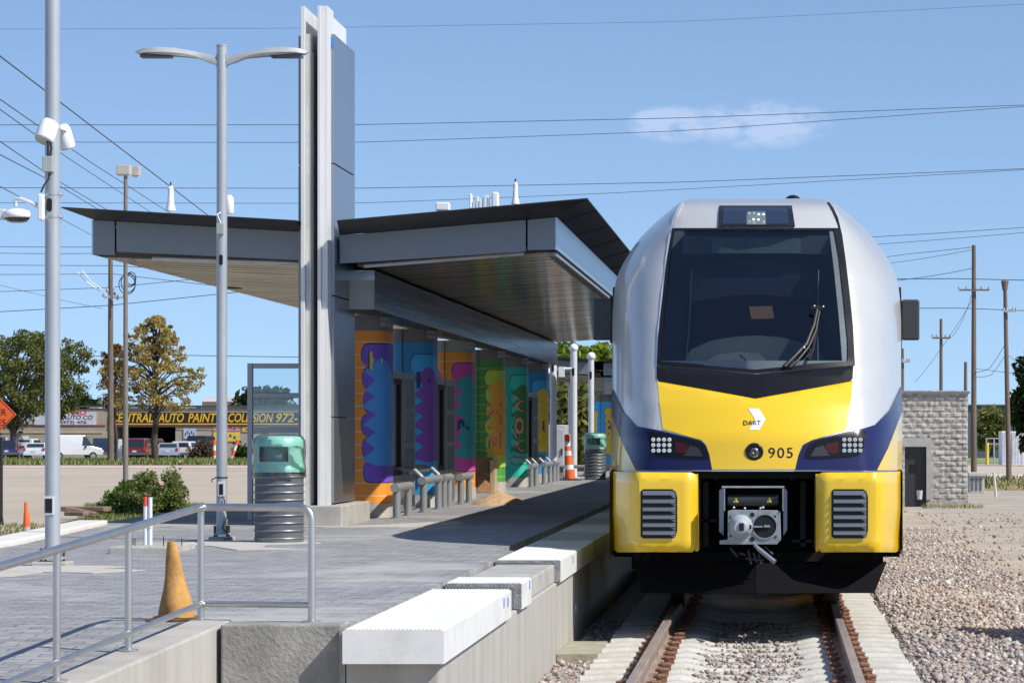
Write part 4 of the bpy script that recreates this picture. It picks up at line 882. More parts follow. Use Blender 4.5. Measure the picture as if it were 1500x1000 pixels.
# plywood, sand heap
ply = mat('plywood', (.22,.10,.04), .8, c2=(.38,.20,.09), vs=2.5, stretch=(6,6,.5), det=9)
o = thing('plywood_sheet', 'brown plywood sheet leaning against the green striped column', 'plywood', (XX(704,54.5), 54.6, PZ0))
g = G(); g.prism([(54.5,PZ0+.01),(54.54,PZ0+.01),(54.94,1.20),(54.90,1.20)], XX(688,54.5), XX(719,54.5), 'x'); g.build('sheet', ply, o)
o = thing('timber_board', 'pale timber board on edge beside the plywood sheet', 'board', (XX(722,54.8), 54.9, PZ0)); g = G(); g.box(XX(719.5,54.8), XX(726,54.8), 54.6, 55.1, PZ0, 1.16); g.build('board', mat('pale_timber', (.46,.33,.19), .8), o)
g = G(); n = 26
for i in range(n+1):
    for j in range(n+1):
        u = i/n*2-1; v = j/n*2-1; r = math.hypot(u, v); h = max(0, 1-r)**.9*.17+random.uniform(0,.018)*(r < .95)
        g.v.append((XX(730,46.8)+u*.36, 46.8+v*1.5, PZ0-.004+h-(.02 if r > 1 else 0)))
g.f = [(i*(n+1)+j, (i+1)*(n+1)+j, (i+1)*(n+1)+j+1, i*(n+1)+j+1) for i in range(n) for j in range(n)]; g.keepn = True
o = g.build('sand_heap', mat('tan_sand', (.40,.25,.13), .95, c2=(.58,.40,.24), vs=12, bump=.6, bs=30), smooth=70); tag(o, 'low heap of tan sand on the pavers in front of the plywood', 'sand heap')
# orange delineator cones on the platform
orng = mat('safety_orange', (.80,.13,.02), .6, var=.08); refw = mat('reflective_white', (.75,.75,.74), .45)
def tubecone(x, y, z, h, r, label, stripes=True, lean=0, bands=3):
    t = thing('delineator_cone', label, 'traffic cone', (x, y, z))
    g = G(); g.lathe([(r*2.2,0),(r*2.2,.02),(r*1.1,.035)], (x,y,z), 8); g.build('rubber_base', rubber, t)
    k = 9; 
    for i in range(k):
        u0, u1 = i/k, (i+1)/k; m_ = refw if (stripes and i in ((2,5,7) if bands == 3 else (5,))) else orng; rr = lambda u: r*(1-.55*u)
        g = G(); g.cyl((x+lean*u0,y,z+.03+h*u0),(x+lean*u1,y,z+.03+h*u1-.0005), rr(u0), rr(u1), 16); g.build('band', m_, t, smooth=50)
    g = G(); g.sph((x+lean,y,z+h+.03), r*.5, n=10, m=5); g.build('knob', orng, t, smooth=60)
tubecone(XX(835,68.8), 68.8, PZ0, .90, .115, 'tall orange and white striped delineator cone on the platform', lean=-.07)
tubecone(XX(828,70.0), 71.6, PZ0, .92, .08, 'narrow orange and white delineator just behind the tall striped cone', lean=-.02)
tubecone(XX(857,74), 75, PZ0, .26, .11, 'short orange cone beneath the flat bench', bands=1)
# white camera and lamp poles at the far end
whp = mat('white_pole_paint', (.66,.68,.70), .45, .1, var=.05)
def wpole(px, D, ytop, label, ball=True, arm=False, w=.075):
    x = XX(px, D); t = thing('white_pole', label, 'pole', (x, D, PZ0)); g = G(); g.cyl((x,D,PZ0),(x,D,ZZ(ytop,D)), w, n=18); g.build('pole', whp, t, smooth=60)
    g = G(); g.box(x-w*1.6, x+w*1.6, D-w*1.6, D+w*1.6, PZ0-.01, PZ0+.03); g.build('base_plate', whp, t)
    g = G(); oblong(g, x-.01, D-w-.004, ZZ(538+(px-808)*.2, D), .03, .09); g.build('cable_opening', darkgap, t)
    if ball: g = G(); g.sph((x,D,ZZ(ytop,D)), .10, n=16, m=8, zmin=-.95); g.build('globe', white_plastic, t, smooth=70)
    if arm:
        g = G(); g.box(x-.33, x-.2, D-.1, D-.0, ZZ(552,D), ZZ(537,D)); g.tube([(x,D-.05,ZZ(540,D)),(x-.2,D-.05,ZZ(540,D))], .03, 8); g.lathe([(.10,-.05),(.25,-.02),(.25,.03),(.12,.06)], (x-.7,D-.05,ZZ(545,D)), 16); g.tube([(x-.2,D-.05,ZZ(541,D)),(x-.7,D-.05,ZZ(541,D))], .03, 8); g.build('camera', white_plastic, t, smooth=50)
wpole(810.5, 69.6, 480, 'white pole without a globe, leftmost of the three tall poles past the canopy', ball=False)
wpole(840.5, 71.3, 510, 'tall white pole with globe and dome camera arm, middle of three', arm=True)
wpole(866, 73.2, 522, 'white globe topped pole beside the distant litter bin', w=.065)
x = XX(834.5, 95); o = thing('light_tube_post', 'thin pale upright post between the two nearer white poles', 'post', (x, 95, 0)); g = G(); g.cyl((x,95,-.2),(x,95,ZZ(565,95)), .05, n=10); g.sph((x-.05,95,ZZ(562,95)), .09, n=10, m=6); g.build('post', white_plastic, o, smooth=60)
c = P(815, 0, 74); o = thing('equipment_cabinet', 'pale grey equipment cabinet behind the leftmost white pole', 'cabinet', (c[0], 74, PZ0)); cabm = mat('cabinet_grey', (.50,.51,.52), .5, .2, var=.06)
g = G(); g.box(XX(797,74), XX(829,74), 74, 75, PZ0, ZZ(622,74)); g.build('cabinet_body', cabm, o, bevel=.02); g = G(); g.box(XX(800,74), XX(826,74), 73.97, 73.998, PZ0+.1, ZZ(628,74)); g.build('door', cabm, o, bevel=.01); g = G(); g.box(XX(822,74), XX(824,74), 73.94, 73.969, 1.1, 1.25); g.build('handle', black, o)
# ================================================================ TRAIN
TC = 1108.5; TX0 = XX(TC, 28.3)
silver = mat('train_silver', (.63,.615,.59), .28, .35, var=.03, vs=1.5, coat=.5, dirt=.22, dirtc=(.42,.42,.41))
yellow = mat('train_yellow', (.80,.52,.015), .30, 0, var=.035, vs=2, coat=.7, dirt=.28, dirtc=(.60,.39,.03), det=9)
navym = mat('train_navy', (.010,.011,.075), .3, 0, var=.05, coat=.2, spec=.35)
tblack = mat('train_black_trim', (.009,.009,.011), .30, 0, var=.1, spec=.3)
under = mat('train_underframe', (.012,.0115,.011), .8, spec=.2, var=.3, vs=8)
wglass = glassmat('windshield_glass', (.50,.55,.57), .05, .01, (.8,.88,1))
train = thing('passenger_train', 'yellow silver and navy commuter train facing the camera beside the platform', 'train', (TX0, 28.3, 0))
ip = np.interp
def Hh(y): return float(ip(y, [291,292.5,294.5,298,304,312,322,335,350,370,390,405,420,440,470,700,812], [98,103,108,114.5,122.5,132.5,144,158,172,186.5,198,204.5,208,210,211.5,212,211]))
def Cc(y): return float(ip(y, [291,297,310,335,400,470,535,560,600,650,700,812], [94,111,116,121,130,138,143.5,144,146,152,160,165]))
def D0(y): return float(ip(y, [291,297,305,335,400,470,535,560,590,640,690,812], [30.6,30.05,29.85,29.55,29.16,28.80,28.50,28.38,28.22,28.06,28.02,28.02]))
def nd(px, py):
    a = abs(px-TC); c = Cc(py); H = Hh(py)
    if a <= c: return D0(py)+.16*(a/c)**2
    t = min(1, (a-c)/(H-c)); return D0(py)+.16+.22*t+.55*t**2+.55*t**6
def np3(px, py, off=0):
    a = abs(px-TC); c = Cc(py); t = max(0, min(1, (a-c)/(Hh(py)-c))) if off > 0 else 0
    v = P(px, py, nd(px, py)-off); v.x += (1 if px > TC else -1)*off*t*1.3; v.z += off*.5*(1 if py < 535 and off > 0 else 0); return v
# silver nose skin
g = G(); rows = [291,292.5,294.5,297,300,304,309,315,322,330,338]+list(range(348, 690, 10))+[690]
ts = [-1,-.985,-.96,-.92,-.86,-.78,-.68,-.58,-.48,-.38,-.28,-.18,-.1,-.04,0]
def rowx(y):
    H, c = Hh(y), Cc(y); xs_ = [TC-(c+(H-c)*(-t)) for t in ts]+[TC-c+2*c*k/16 for k in range(1, 16)]+[TC+(c+(H-c)*(-t)) for t in ts[::-1]]
    return xs_
NC = len(rowx(400))
for y in rows:
    for x in rowx(y): g.v.append(tuple(np3(x, y)))
g.f = [(i*NC+k, (i+1)*NC+k, (i+1)*NC+k+1, i*NC+k+1) for i in range(len(rows)-1) for k in range(NC-1)]; g.keepn = True
nose = g.build('nose', silver, train, smooth=24)
# body tube behind the rim
full = []; rr = rows+[720,760,805]
for side in (-1, 1):
    seq = rr if side > 0 else rr[::-1]
    for y in seq:
        yy = min(y, 690); full.append((TC+side*Hh(y), y, nd(TC+side*Hh(yy), yy)))
DF = 31.6; g = G(); rings = [[P(a, b, d) for a, b, d in full]]
for D in (31.0, DF, 40, 50, 60, 72, 88):
    rings.append([Vector((P(a, b, 31.0)[0], max(D, d+.01) if D > 31 else max(31.0, d+.005), P(a, b, 31.0)[2])) for a, b, d in full])
n = len(full)
for r in rings: g.v += [tuple(v) for v in r]
g.f = [(i*n+k, (i+1)*n+k, (i+1)*n+(k+1)%n, i*n+(k+1)%n) for i in range(len(rings)-1) for k in range(n)]
g.f.append(tuple((len(rings)-1)*n+k for k in range(n)))
def bodymat():
    M = mat('train_body_paint', (.56,.575,.59), .28, .5, var=.02, coat=.5); nn = M.node_tree; L = nn.links; b = nn.nodes['Principled BSDF']
    gp = nn.nodes.new('ShaderNodeNewGeometry'); s = nn.nodes.new('ShaderNodeSeparateXYZ'); L.new(gp.outputs['Position'], s.inputs[0])
    # livery: the colour bands drop towards the rear of the first car
    ad = nn.nodes.new('ShaderNodeMath'); ad.operation = 'MULTIPLY_ADD'; L.new(s.outputs[1], ad.inputs[0]); ad.inputs[1].default_value = -.02; L.new(s.outputs[2], ad.inputs[2])
    rp = nn.nodes.new('ShaderNodeValToRGB'); rp.color_ramp.interpolation = 'CONSTANT'; mr = nn.nodes.new('ShaderNodeMapRange'); mr.inputs[1].default_value = 0; mr.inputs[2].default_value = 3; L.new(ad.outputs[0], mr.inputs[0]); L.new(mr.outputs[0], rp.inputs[0])
    e = rp.color_ramp.elements; e[0].position = 0; e[0].color = (.80,.52,.015,1); e[1].position = (1.76-.6)/3; e[1].color = (.018,.022,.12,1); x = e.new((2.03-.6)/3); x.color = (.56,.575,.59,1)
    L.new(rp.outputs[0], b.inputs['Base Color']); b.inputs['Metallic'].default_value = .2; return M
bodyp = bodymat(); body = g.build('car_body', bodyp, train, smooth=40)
def patch(poly, m, name, off=.006, thick=.012, parent=None, step=9, grid=11, fn=None, smooth=60, bevel=0):
    fn = fn or np3; vs, fs = cdt(poly, step=step, grid=grid); g = G(); n = len(vs)
    g.v = [tuple(fn(a, b, off)) for a, b in vs]; g.f = [f[::-1] for f in fs] if False else list(fs)
    # side skirt so that the piece has thickness
    from collections import Counter
    ec = Counter(); 
    for f in fs:
        for i in range(len(f)): ec[frozenset((f[i], f[(i+1)%len(f)]))] += 1
    if thick:
        g.v += [tuple(fn(a, b, off-thick)) for a, b in vs]
        for f in fs:
            for i in range(len(f)):
                a, b = f[i], f[(i+1)%len(f)]
                if ec[frozenset((a, b))] == 1: g.f.append((b, a, a+n, b+n))
    o = g.build(name, m, parent or train, smooth=smooth)
    return o
def mir(poly): return [(2*TC-x, y) for x, y in poly[::-1]]
# yellow mask of the nose
patch([(963,557),(1035,569),(1107,583),(1180,569),(1249,557),(1246,590),(1240,629),(1190,644),(1176,651),(1170,665),(1165,687),(1043,687),(1039,665),(1034,651),(1027,644),(971,628),(966,590)], yellow, 'yellow_mask', .006)
# yellow lower flanks (triangles beside the navy band)
patch([(897.5,606),(912,646),(932,688.5),(898,688.5),(897,650)], yellow, 'flank_panel', .010, .014, step=7, grid=8)
patch([(1319.5,603),(1320,650),(1319,688.5),(1284,688.5),(1300,655)], yellow, 'flank_panel', .010, .014, step=7, grid=8)
# navy band
nl = patch([(897.8,570),(914,604),(933,624),(972,631),(1027,645),(1034,652),(1039,666),(1043,688),(932,688.5),(912,646),(897.5,606)], navym, 'navy_band', .010, .014, step=7, grid=8)
nr = patch([(1319.5,566),(1303,600),(1281,622),(1265,627),(1240,632),(1188,645),(1176,652),(1170,666),(1165,688),(1284,688.5),(1300,655),(1319.6,603)], navym, 'navy_band', .010, .014, step=7, grid=8)
# headlight clusters
lens = mat('headlight_lens_black', (.008,.008,.009), .25, spec=.25); led = mat('led_chrome', (.80,.80,.78), .25, .6, var=.1); redl = mat('tail_lens_red', (.055,.008,.008), .3, spec=.3, var=.3, vs=12)
for s in (-1, 1):
    Q = (lambda p: p) if s < 0 else mir
    h = patch(Q([(948,631),(972,634),(1020,645),(1029,649),(1035,658),(1039,671),(1020,672),(985,670),(960,667),(953,661)]), lens, 'headlight', .017, .02, step=6, grid=7)
    for i in range(4):
        for j in range(3):
            a, b = 957+i*7.9, 643.5+j*8.0
            if s > 0: a = 2*TC-a+.5; b -= 0
            c = np3(a, b, .022); g = G(); r = .0185
            g.cyl((c[0],c[1]+.02,c[2]), (c[0],c[1]-.004,c[2]), r, r*.96, 14); o = g.build('led_lamp', led, h, smooth=40)
            g = G(); g.cyl((c[0],c[1],c[2]), (c[0],c[1]-.0065,c[2]), r*.42, r*.3, 10); g.build('led_core', mat('led_core', (.35,.36,.36), .3, .3), o)
    patch(Q([(989,646),(1008,650),(1006,662),(997,664),(989,662)]), redl, 'red_lamp', .021, .01, parent=h, step=5, grid=6)
    patch(Q([(1010,652),(1022,655),(1030,668),(1000,667),(1004,664)]), mat('smoked_reflector', (.035,.035,.038), .35, .1), 'reflector', .0205, .01, parent=h, step=5, grid=6)
# black V band under the windshield
patch([(962,536),(1035,541),(1106,548),(1180,541),(1250,536),(1249,554),(1246,558),(1180,570),(1107,583),(1035,570),(966,558),(962,554)], tblack, 'v_band', .012, .02)
# windshield: black surround and glass
wsp = [(985,335),(1228,335),(1236,375),(1244,440),(1250,500),(1250,535),(1180,540),(1106,546),(1035,540),(962,535),(964,495),(970,440),(977,380)]
wo_ = patch(wsp, mat('windshield_backing', (.010,.012,.016), .5), 'windshield_recess', -.30, 0, fn=lambda a, b, o: np3(a, b, o))
fr = [(p[0]+(TC-p[0])*.0, p[1]) for p in wsp]
def ring(poly_o, poly_i, m, name, off, thick):     # frame between two outlines with the same count
    g = G(); k = len(poly_o)
    def dens(pl): return [(pl[i][0]+(pl[(i+1)%k][0]-pl[i][0])*j/6, pl[i][1]+(pl[(i+1)%k][1]-pl[i][1])*j/6) for i in range(k) for j in range(6)]
    A, B = dens(poly_o), dens(poly_i); q = len(A)
    g.v = [tuple(np3(a, b, off)) for a, b in A]+[tuple(np3(a, b, off)) for a, b in B]+[tuple(np3(a, b, off-thick)) for a, b in A]+[tuple(np3(a, b, off-thick)) for a, b in B]
    for i in range(q): j = (i+1)%q; g.f += [(i, j, q+j, q+i), (i, j, 2*q+j, 2*q+i), (q+i, q+j, 3*q+j, 3*q+i)]
    return g.build(name, m, train, smooth=50)
inn = [(988,338),(1222,338),(1229,377),(1236,440),(1242,499),(1242,530),(1180,534),(1106,541),(1035,535),(968,530),(969.5,495),(975,440),(981.5,380)]
ring(wsp, inn, tblack, 'windshield_frame', .014, .05)
# cut the silver skin behind the glass: remove the nose faces inside the pane so the cab shows
bm = bmesh.new(); bm.from_mesh(nose.data); wl = wloc(train); kill = []
for f in bm.faces:
    c = f.calc_center_median()+wl; px_ = VX+c[0]*F/c[1]; py_ = VY-(c[2]-CZ)*F/c[1]
    if 341 < py_ < 532:
        lx = float(ip(py_, [341,380,440,495,530], [988,982,975,969.5,968])); rxx = float(ip(py_, [341,378,440,498,530], [1222,1229,1236,1242,1242]))
        if lx+3 < px_ < rxx-3: kill.append(f)
bmesh.ops.delete(bm, geom=kill, context='FACES'); bm.to_mesh(nose.data); bm.free()
bpy.data.objects.remove(wo_)
ws = patch(inn, wglass, 'windshield', .004, 0, grid=14)
# cab interior
cabd = mat('cab_dark', (.12,.15,.17), .7, var=.15); blind = mat('roller_blind', (.012,.020,.048), .6, var=.08)
def ipatch(poly, D, m, name, th=.03, parent=None):
    g = G(); g.prism([(XX(a, D), ZZ(b, D)) for a, b in poly], D, D+th, 'y'); return g.build(name, m, parent or train)
ipatch([(975,330),(1240,330),(1256,560),(961,560)], 31.0, cabd, 'cab_bulkhead', .04)
for a, b, nm in ((-1, 0, 'l'), (1, 0, 'r')):
    g = G(); x = TX0+a*.99; g.box(x-.02, x+.02, 30.3, 30.99, 1.9, 3.0); g.build('cab_side', cabd, train)
g = G(); g.box(TX0-.7, TX0+.7, 30.0, 30.99, 3.52, 3.56); g.build('cab_ceiling', cabd, train)
ipatch([(1000,345),(1217,345),(1217,372),(1000,372)], 29.62, mat('cab_header', (.10,.12,.135), .6), 'cab_header', .02)
ipatch([(1043,349),(1173,349),(1173,371),(1043,371)], 29.60, mat('header_screen', (.17,.21,.235), .4), 'header_screen', .01)
arc = [(1012+ (1200-1012)*k/16, 398-19*math.sin(math.pi*k/16)) for k in range(17)]
ipatch(arc+[(1200,442),(1150,434),(1105,431),(1060,434),(1011,443)], 29.70, blind, 'sun_blind', .012)
ipatch([(1006,440),(1204,440),(1206,530),(1002,530)], 30.95, mat('cab_shade', (.035,.042,.055), .7), 'cab_shade_sheet', .02)  # flat dark sheet, its colour stands in for shade inside the lower cab
dash = mat('dashboard_grey', (.15,.17,.18), .6, var=.1); dash2 = mat('dashboard_pale', (.32,.34,.34), .6)
ipatch([(1003,527),(1012,512),(1040,499),(1075,493),(1110,491),(1145,494),(1175,502),(1200,514),(1210,530),(1106,541)], 29.4, dash, 'dashboard', .5)
ipatch([(1035,528),(1052,519),(1085,515),(1112,517),(1124,529),(1105,538)], 29.15, dash2, 'dash_top', .2)
g = G(); g.tube([P(1084,520,29.0), P(1092,527,28.95)], .007, 6); g.build('small_antenna', black, train)
ipatch([(1097,449),(1131,448),(1134,466),(1101,467)], 30.9, mat('cab_lamp_glow', (.3,.18,.09), .5, emit=(.45,.28,.17), es=.22), 'lit_screen', .02)
ipatch([(1097,468),(1136,468),(1140,476),(1100,477)], 30.88, mat('cab_seat_brown', (.08,.06,.05), .7), 'seat_back', .02)
for a in (1013, 1199):
    g = G(); g.tube([P(a, 395, 29.5), P(a-3 if a < 1100 else a-1, 470, 29.2), P(a-8 if a < 1100 else a-1, 528, 28.9)], .0045, 6); g.build('sealant_line', mat('cab_edge', (.30,.33,.35), .4), train, smooth=60)
# silver edge trims beside the windshield and black seam on the right ridge
def strip(pts, w, m, name, off):
    g = G(); k = len(pts)
    for a, b in pts: g.v += [tuple(np3(a-w/2, b, off)), tuple(np3(a+w/2, b, off))]
    g.f = [(2*i, 2*i+1, 2*i+3, 2*i+2) for i in range(k-1)]; g.build(name, m, train, smooth=60)
rl = [(1213,297),(1219,305),(1226,320),(1232,345),(1237,380),(1243,430),(1248,480),(1251,535)]
strip(rl, 3.2, tblack, 'edge_seam', .012)
strip([(2*TC-a-3, b) for a, b in rl], 4, mat('bright_trim', (.78,.79,.80), .25, .3, coat=.6), 'edge_trim', .012)
# destination display
g = patch([(1053.5,302.5),(1160,302.5),(1164.5,332.5),(1052,332.5)], mat('display_frame', (.01,.01,.012), .3, coat=.3), 'display_frame', .020, .03)
patch([(1060,305.5),(1153,305.5),(1156,330),(1059,330)], mat('display_glass', (.018,.028,.055), .12, coat=.5), 'display_glass', .024, .01, parent=g)
patch([(1094,311.5),(1121.5,311.5),(1122,331),(1093.5,331)], mat('display_matrix', (.12,.15,.16), .4), 'display_matrix', .0265, .006, parent=g)
dots = [(1098,315,.5),(1104.5,314.5,.5),(1111.5,316.5,1),(1118.5,316.5,1),(1104,324,1),(1111,324.5,1),(1119,327.5,.6),(1098,327,.3),(1104.5,328.5,.3)]
dm = mat('display_dots', (.7,.75,.7), .5, emit=(.85,.95,.88), es=.8); dm2 = mat('display_dots_dim', (.4,.45,.43), .5, emit=(.5,.6,.55), es=.25)
for big in (0, 1):
    gg = G()
    for a, b, k in dots:
        if (k == 1) == bool(big): c = np3(a, b, .031); gg.cyl((c[0],c[1]+.004,c[2]),(c[0],c[1],c[2]), .009+.003*k, n=10)
    gg.build('lit_dots' if big else 'dim_dots', dm if big else dm2, g)
# writing and badge
def ntext(txt, px_, py_, w_px, size_px, m, name, off, bold=0., space=1.):
    v, f = text2d(txt, 1, bold=bold, space=space); x0 = min(a[0] for a in v); x1 = max(a[0] for a in v); y0 = min(a[1] for a in v); y1 = max(a[1] for a in v)
    g = G(); g.add([tuple(np3(px_+(a[0]-x0)/(x1-x0)*w_px, py_-(a[1]-(y0+y1)/2)/(y1-y0)*size_px, off)) for a in v], f); g.keepn = True; return g.build(name, m, train)
patch([(1096,598),(1111.5,598),(1121.5,613.5),(1112,629.5),(1097,629.5),(1106,613.5)], mat('badge_white', (.80,.82,.84), .4), 'badge_arrow', .010, .003, step=5, grid=6)
ntext('DART', 1089, 618.8, 25.5, 6.6, mat('badge_navy', (.006,.010,.06), .6, spec=.2), 'badge_text', .0125, .008)
ntext('905', 1125.5, 662.8, 36, 15.2, mat('number_ink', (.008,.008,.012), .6, spec=.2), 'number_text', .009, .002, 1.15)
c = np3(1105, 661.5, .0)
g = G(); g.v = []; g.lathe([(.079,0),(.079,.012),(.070,.020),(.052,.020),(.046,.012),(.046,.006)], n=32)
R_ = Matrix.Rotation(math.pi/2, 3, 'X'); g.v = [tuple(Vector(c)+R_@Vector(v)) for v in g.v]; hn = g.build('horn_ring', tblack, train, smooth=40)
g = G(); g.lathe([(.045,.004),(.036,.016),(.018,.022),(.008,.012)], n=24); g.v = [tuple(Vector(c)+R_@Vector(v)) for v in g.v]; g.build('horn_cone', mat('horn_grey', (.12,.12,.125), .35, .5), hn, smooth=50)
# wiper
wp = mat('wiper_black', (.01,.01,.011), .45)
def wt(pts, r, off=.05): return [np3(a, b, off) for a, b in pts]
g = G(); g.tube(wt([(1149,537),(1166,524),(1181,508),(1192,480),(1197,456)], 0), .020, 8); g.tube(wt([(1157,538),(1170,530),(1184,513),(1195,488),(1200,460)], 0), .014, 8); w_ = g.build('wiper_arm', wp, train, smooth=50)
g = G(); g.tube(wt([(1198,451),(1196,480),(1191,512),(1184,529)], 0, .04), .016, 6); g.build('wiper_blade', wp, w_, smooth=50)
g = G(); c = np3(1197, 456, .06); g.box(c[0]-.055, c[0]+.05, c[1]-.015, c[1]+.01, c[2]-.012, c[2]+.012); g.build('wiper_bracket', wp, w_, bevel=.004)
for a, b in ((1178,515),(1193,454),(1206,455)): c = np3(a, b, .075); g = G(); g.sph(c, .009, n=8, m=4); g.build('bolt', galv_light, w_)
# roof pods
for a, D, r in ((1161.5, 31.3, .085), (1049, 31.5, .085)):
    c = P(a, 294, D); c[2] = 3.80+(.045 if a > 1100 else -.005); g = G(); g.lathe([(r*1.0,0),(r,.03)], c, 20); g.sph((c[0],c[1],c[2]+.03), r, r, r*.85, n=20, m=7, zmin=0); g.build('roof_pod', tblack, train, smooth=60)
# mirrors / camera arms
g = G(); D = 30.6; g.box(XX(1321,D), XX(1347,D), D, D+.10, ZZ(498,D), ZZ(438.5,D)); mr_ = g.build('side_mirror', mat('mirror_black', (.035,.035,.04), .45), train, bevel=.018)
g = G(); g.box(XX(1313,D), XX(1322,D), D+.01, D+.12, ZZ(457,D), ZZ(441,D)); g.box(XX(1313,D), XX(1322,D), D+.01, D+.12, ZZ(497,D), ZZ(482,D)); g.box(XX(1312,D), XX(1317,D), D+.03, D+.3, ZZ(500,D), ZZ(432,D)); g.build('mirror_hinge', tblack, mr_, bevel=.006)
g = G(); g.box(XX(869,D), XX(897,D), D, D+.10, ZZ(498,D), ZZ(437,D)); mr_ = g.build('side_mirror', mat('mirror_black'), train, bevel=.018)
g = G(); g.box(XX(893,D), XX(905,D), D+.02, D+.3, ZZ(502,D), ZZ(434,D)); g.build('mirror_hinge', tblack, mr_, bevel=.006)
# cab side windows
for s in (-1, 1):
    g = G(); x = P(TC+s*211.5, 500, 31.0)[0]; g.prism([(31.1,2.25),(32.3,2.25),(32.3,3.05),(31.35,3.05),(31.1,2.8)], x-.012, x+.012, 'x'); g.build('cab_side_window', tblack, train)
    for k in range(7):
        y0 = 34+k*7.4; g = G(); g.box(x-.012, x+.012, y0, y0+4.6, 1.75, 2.75); g.build('saloon_window', tblack, train)
        g = G(); g.box(x-.010, x+.010, y0+5.0, y0+6.6, .62, 2.72); dr = g.build('door', mat('door_silver', (.50,.51,.52), .4, .3), train)
        g = G(); g.box(x-.016, x+.016, y0+5.15, y0+5.72, 1.3, 2.6); g.box(x-.016, x+.016, y0+5.88, y0+6.45, 1.3, 2.6); g.build('door_window', tblack, dr)
# bumpers
def bd(s):
    def fn(a, b, off=0):
        q = (a if s < 0 else 2*TC-a)   # as if left
        D = 27.86
        if q < 936: D += .62*((936-q)/39)**1.6
        if q > 1008: D += .055*((q-1008)/12)**1.2
        if b < 700: D += .05*((700-b)/10)**1.3
        if b > 800: D += .06*((b-800)/10)**2
        if q < 936 and b > 745: D += .10*min(1, (b-745)/40)*((936-q)/39)
        if b > 699 and 941 < q < 1008: D += .0
        return P(a, b, D-off)
    return fn
grm = mat('grille_grey', (.15,.165,.185), .38, .4, var=.06)
for s in (-1, 1):
    Q = (lambda p: p) if s < 0 else mir; fn = bd(s); QS = (lambda p: p) if s < 0 else (lambda p: [(a+279.5, b) for a, b in p])
    pl = [(898,690),(932,691),(1012,691.5),(1018,694),(1021,702),(1020,770),(1018,804),(1014,808.5),(960,808),(905,808.5),(899,805),(898,750)]
    bp = patch(Q(pl), yellow, 'bumper', 0, .10, step=6, grid=7, fn=fn, smooth=35)
    g = G(); x0, x1 = sorted((P(Q([(898,700)])[0][0], 0, 28.5)[0], P(Q([(1019,700)])[0][0], 0, 28.0)[0])); 
    a_, b_ = (x0+.05, x1-.004) if s < 0 else (x0+.004, x1-.05)
    xin = P(Q([(1020,700)])[0][0], 0, 27.93)[0]; xo = P(TC+s*211, 0, 29.3)[0]
    g.box(min(xin, xin-s*.0)-.012 if s > 0 else xin-.012, xin+.012, 27.99, 29.3, ZZ(807,28.0), ZZ(694,28.0)); g.build('bumper_inner_side', mat('yellow_inner', (.80,.52,.015), .4), bp)
    # rounded recess and louvres
    ro = [(942,716),(985,716),(990,720),(992,728),(992,776),(990,784),(985,788),(942,788),(938.5,785),(938.5,719)]
    def fo(a, b, off=0, fn=fn): v = fn(min(a, 1005) if s < 0 else a, 745, 0); return P(a, b, 27.86-off)
    gr = patch(QS(ro), tblack, 'grille_recess', .006, .01, parent=bp, fn=fo, step=6, grid=9)
    for k in range(6):
        y = 718.5+k*11.6; vs = []
        def lq(a, b, o): a = a if s < 0 else (2*TC-a if False else a+ (1218-938)*1.0-.5); return tuple(P(a, b, 27.86-o))
        L0, R0 = 941.5, 989.5; rr_ = R0-3 if k == 0 else R0
        g = G(); g.add([lq(L0,y,.012), lq(rr_,y,.012), lq(rr_,y+6.3,.035), lq(L0,y+6.3,.035), lq(L0,y+6.3,.004), lq(rr_,y+6.3,.004), lq(L0,y,.004), lq(rr_,y,.004)], [(0,1,2,3),(3,2,5,4),(0,3,4,6),(1,7,5,2)])
        g.add([lq(R0-7,y+5,.03), lq(R0-2,y+2.0,.016), lq(R0,y+2,.016), lq(R0,y+11,.016), lq(R0-2,y+11,.016), lq(R0-7,y+7.6,.03)], [(0,1,2,3,4,5)])
        g.build('louvre', grm, gr)
# cavity and underframe
g = G(); Dk = 29.3; g.box(XX(899,Dk), XX(1318,Dk), Dk, Dk+.1, ZZ(815,Dk), ZZ(686,Dk)); g.box(XX(1010,28.3), XX(1206,28.3), 28.15, 29.3, ZZ(700,28.3), ZZ(689,28.3)); g.build('front_cavity', under, train)
for s in (-1, 1):      # lower flank behind the bumper
    g = G(); x = P(TC+s*211, 700, 29.4)[0]; vs = [(x-.02*s,28.45,.52),(x-.02*s,28.45,1.28),(x,29.3,1.30),(x,29.3,.52),(x,31.1,.50),(x,31.1,1.30)]
    g.add(vs, [(0,1,2,3),(3,2,5,4)]); g.build('flank_skirt', yellow, train)
cav = mat('cavity_part', (.045,.045,.048), .6, .3, var=.3, vs=12)
for a, b, c_, d_ in ((1030,705,1038,800),(1172,705,1180,800),(1046,698,1052,704),(1158,698,1165,704),(1022,760,1050,764),(1160,790,1190,794)): g = G(); g.box(XX(a,28.9), XX(c_,28.9), 28.9, 29.1, ZZ(d_,28.9), ZZ(b,28.9)); g.build('cavity_bracket', cav, train)
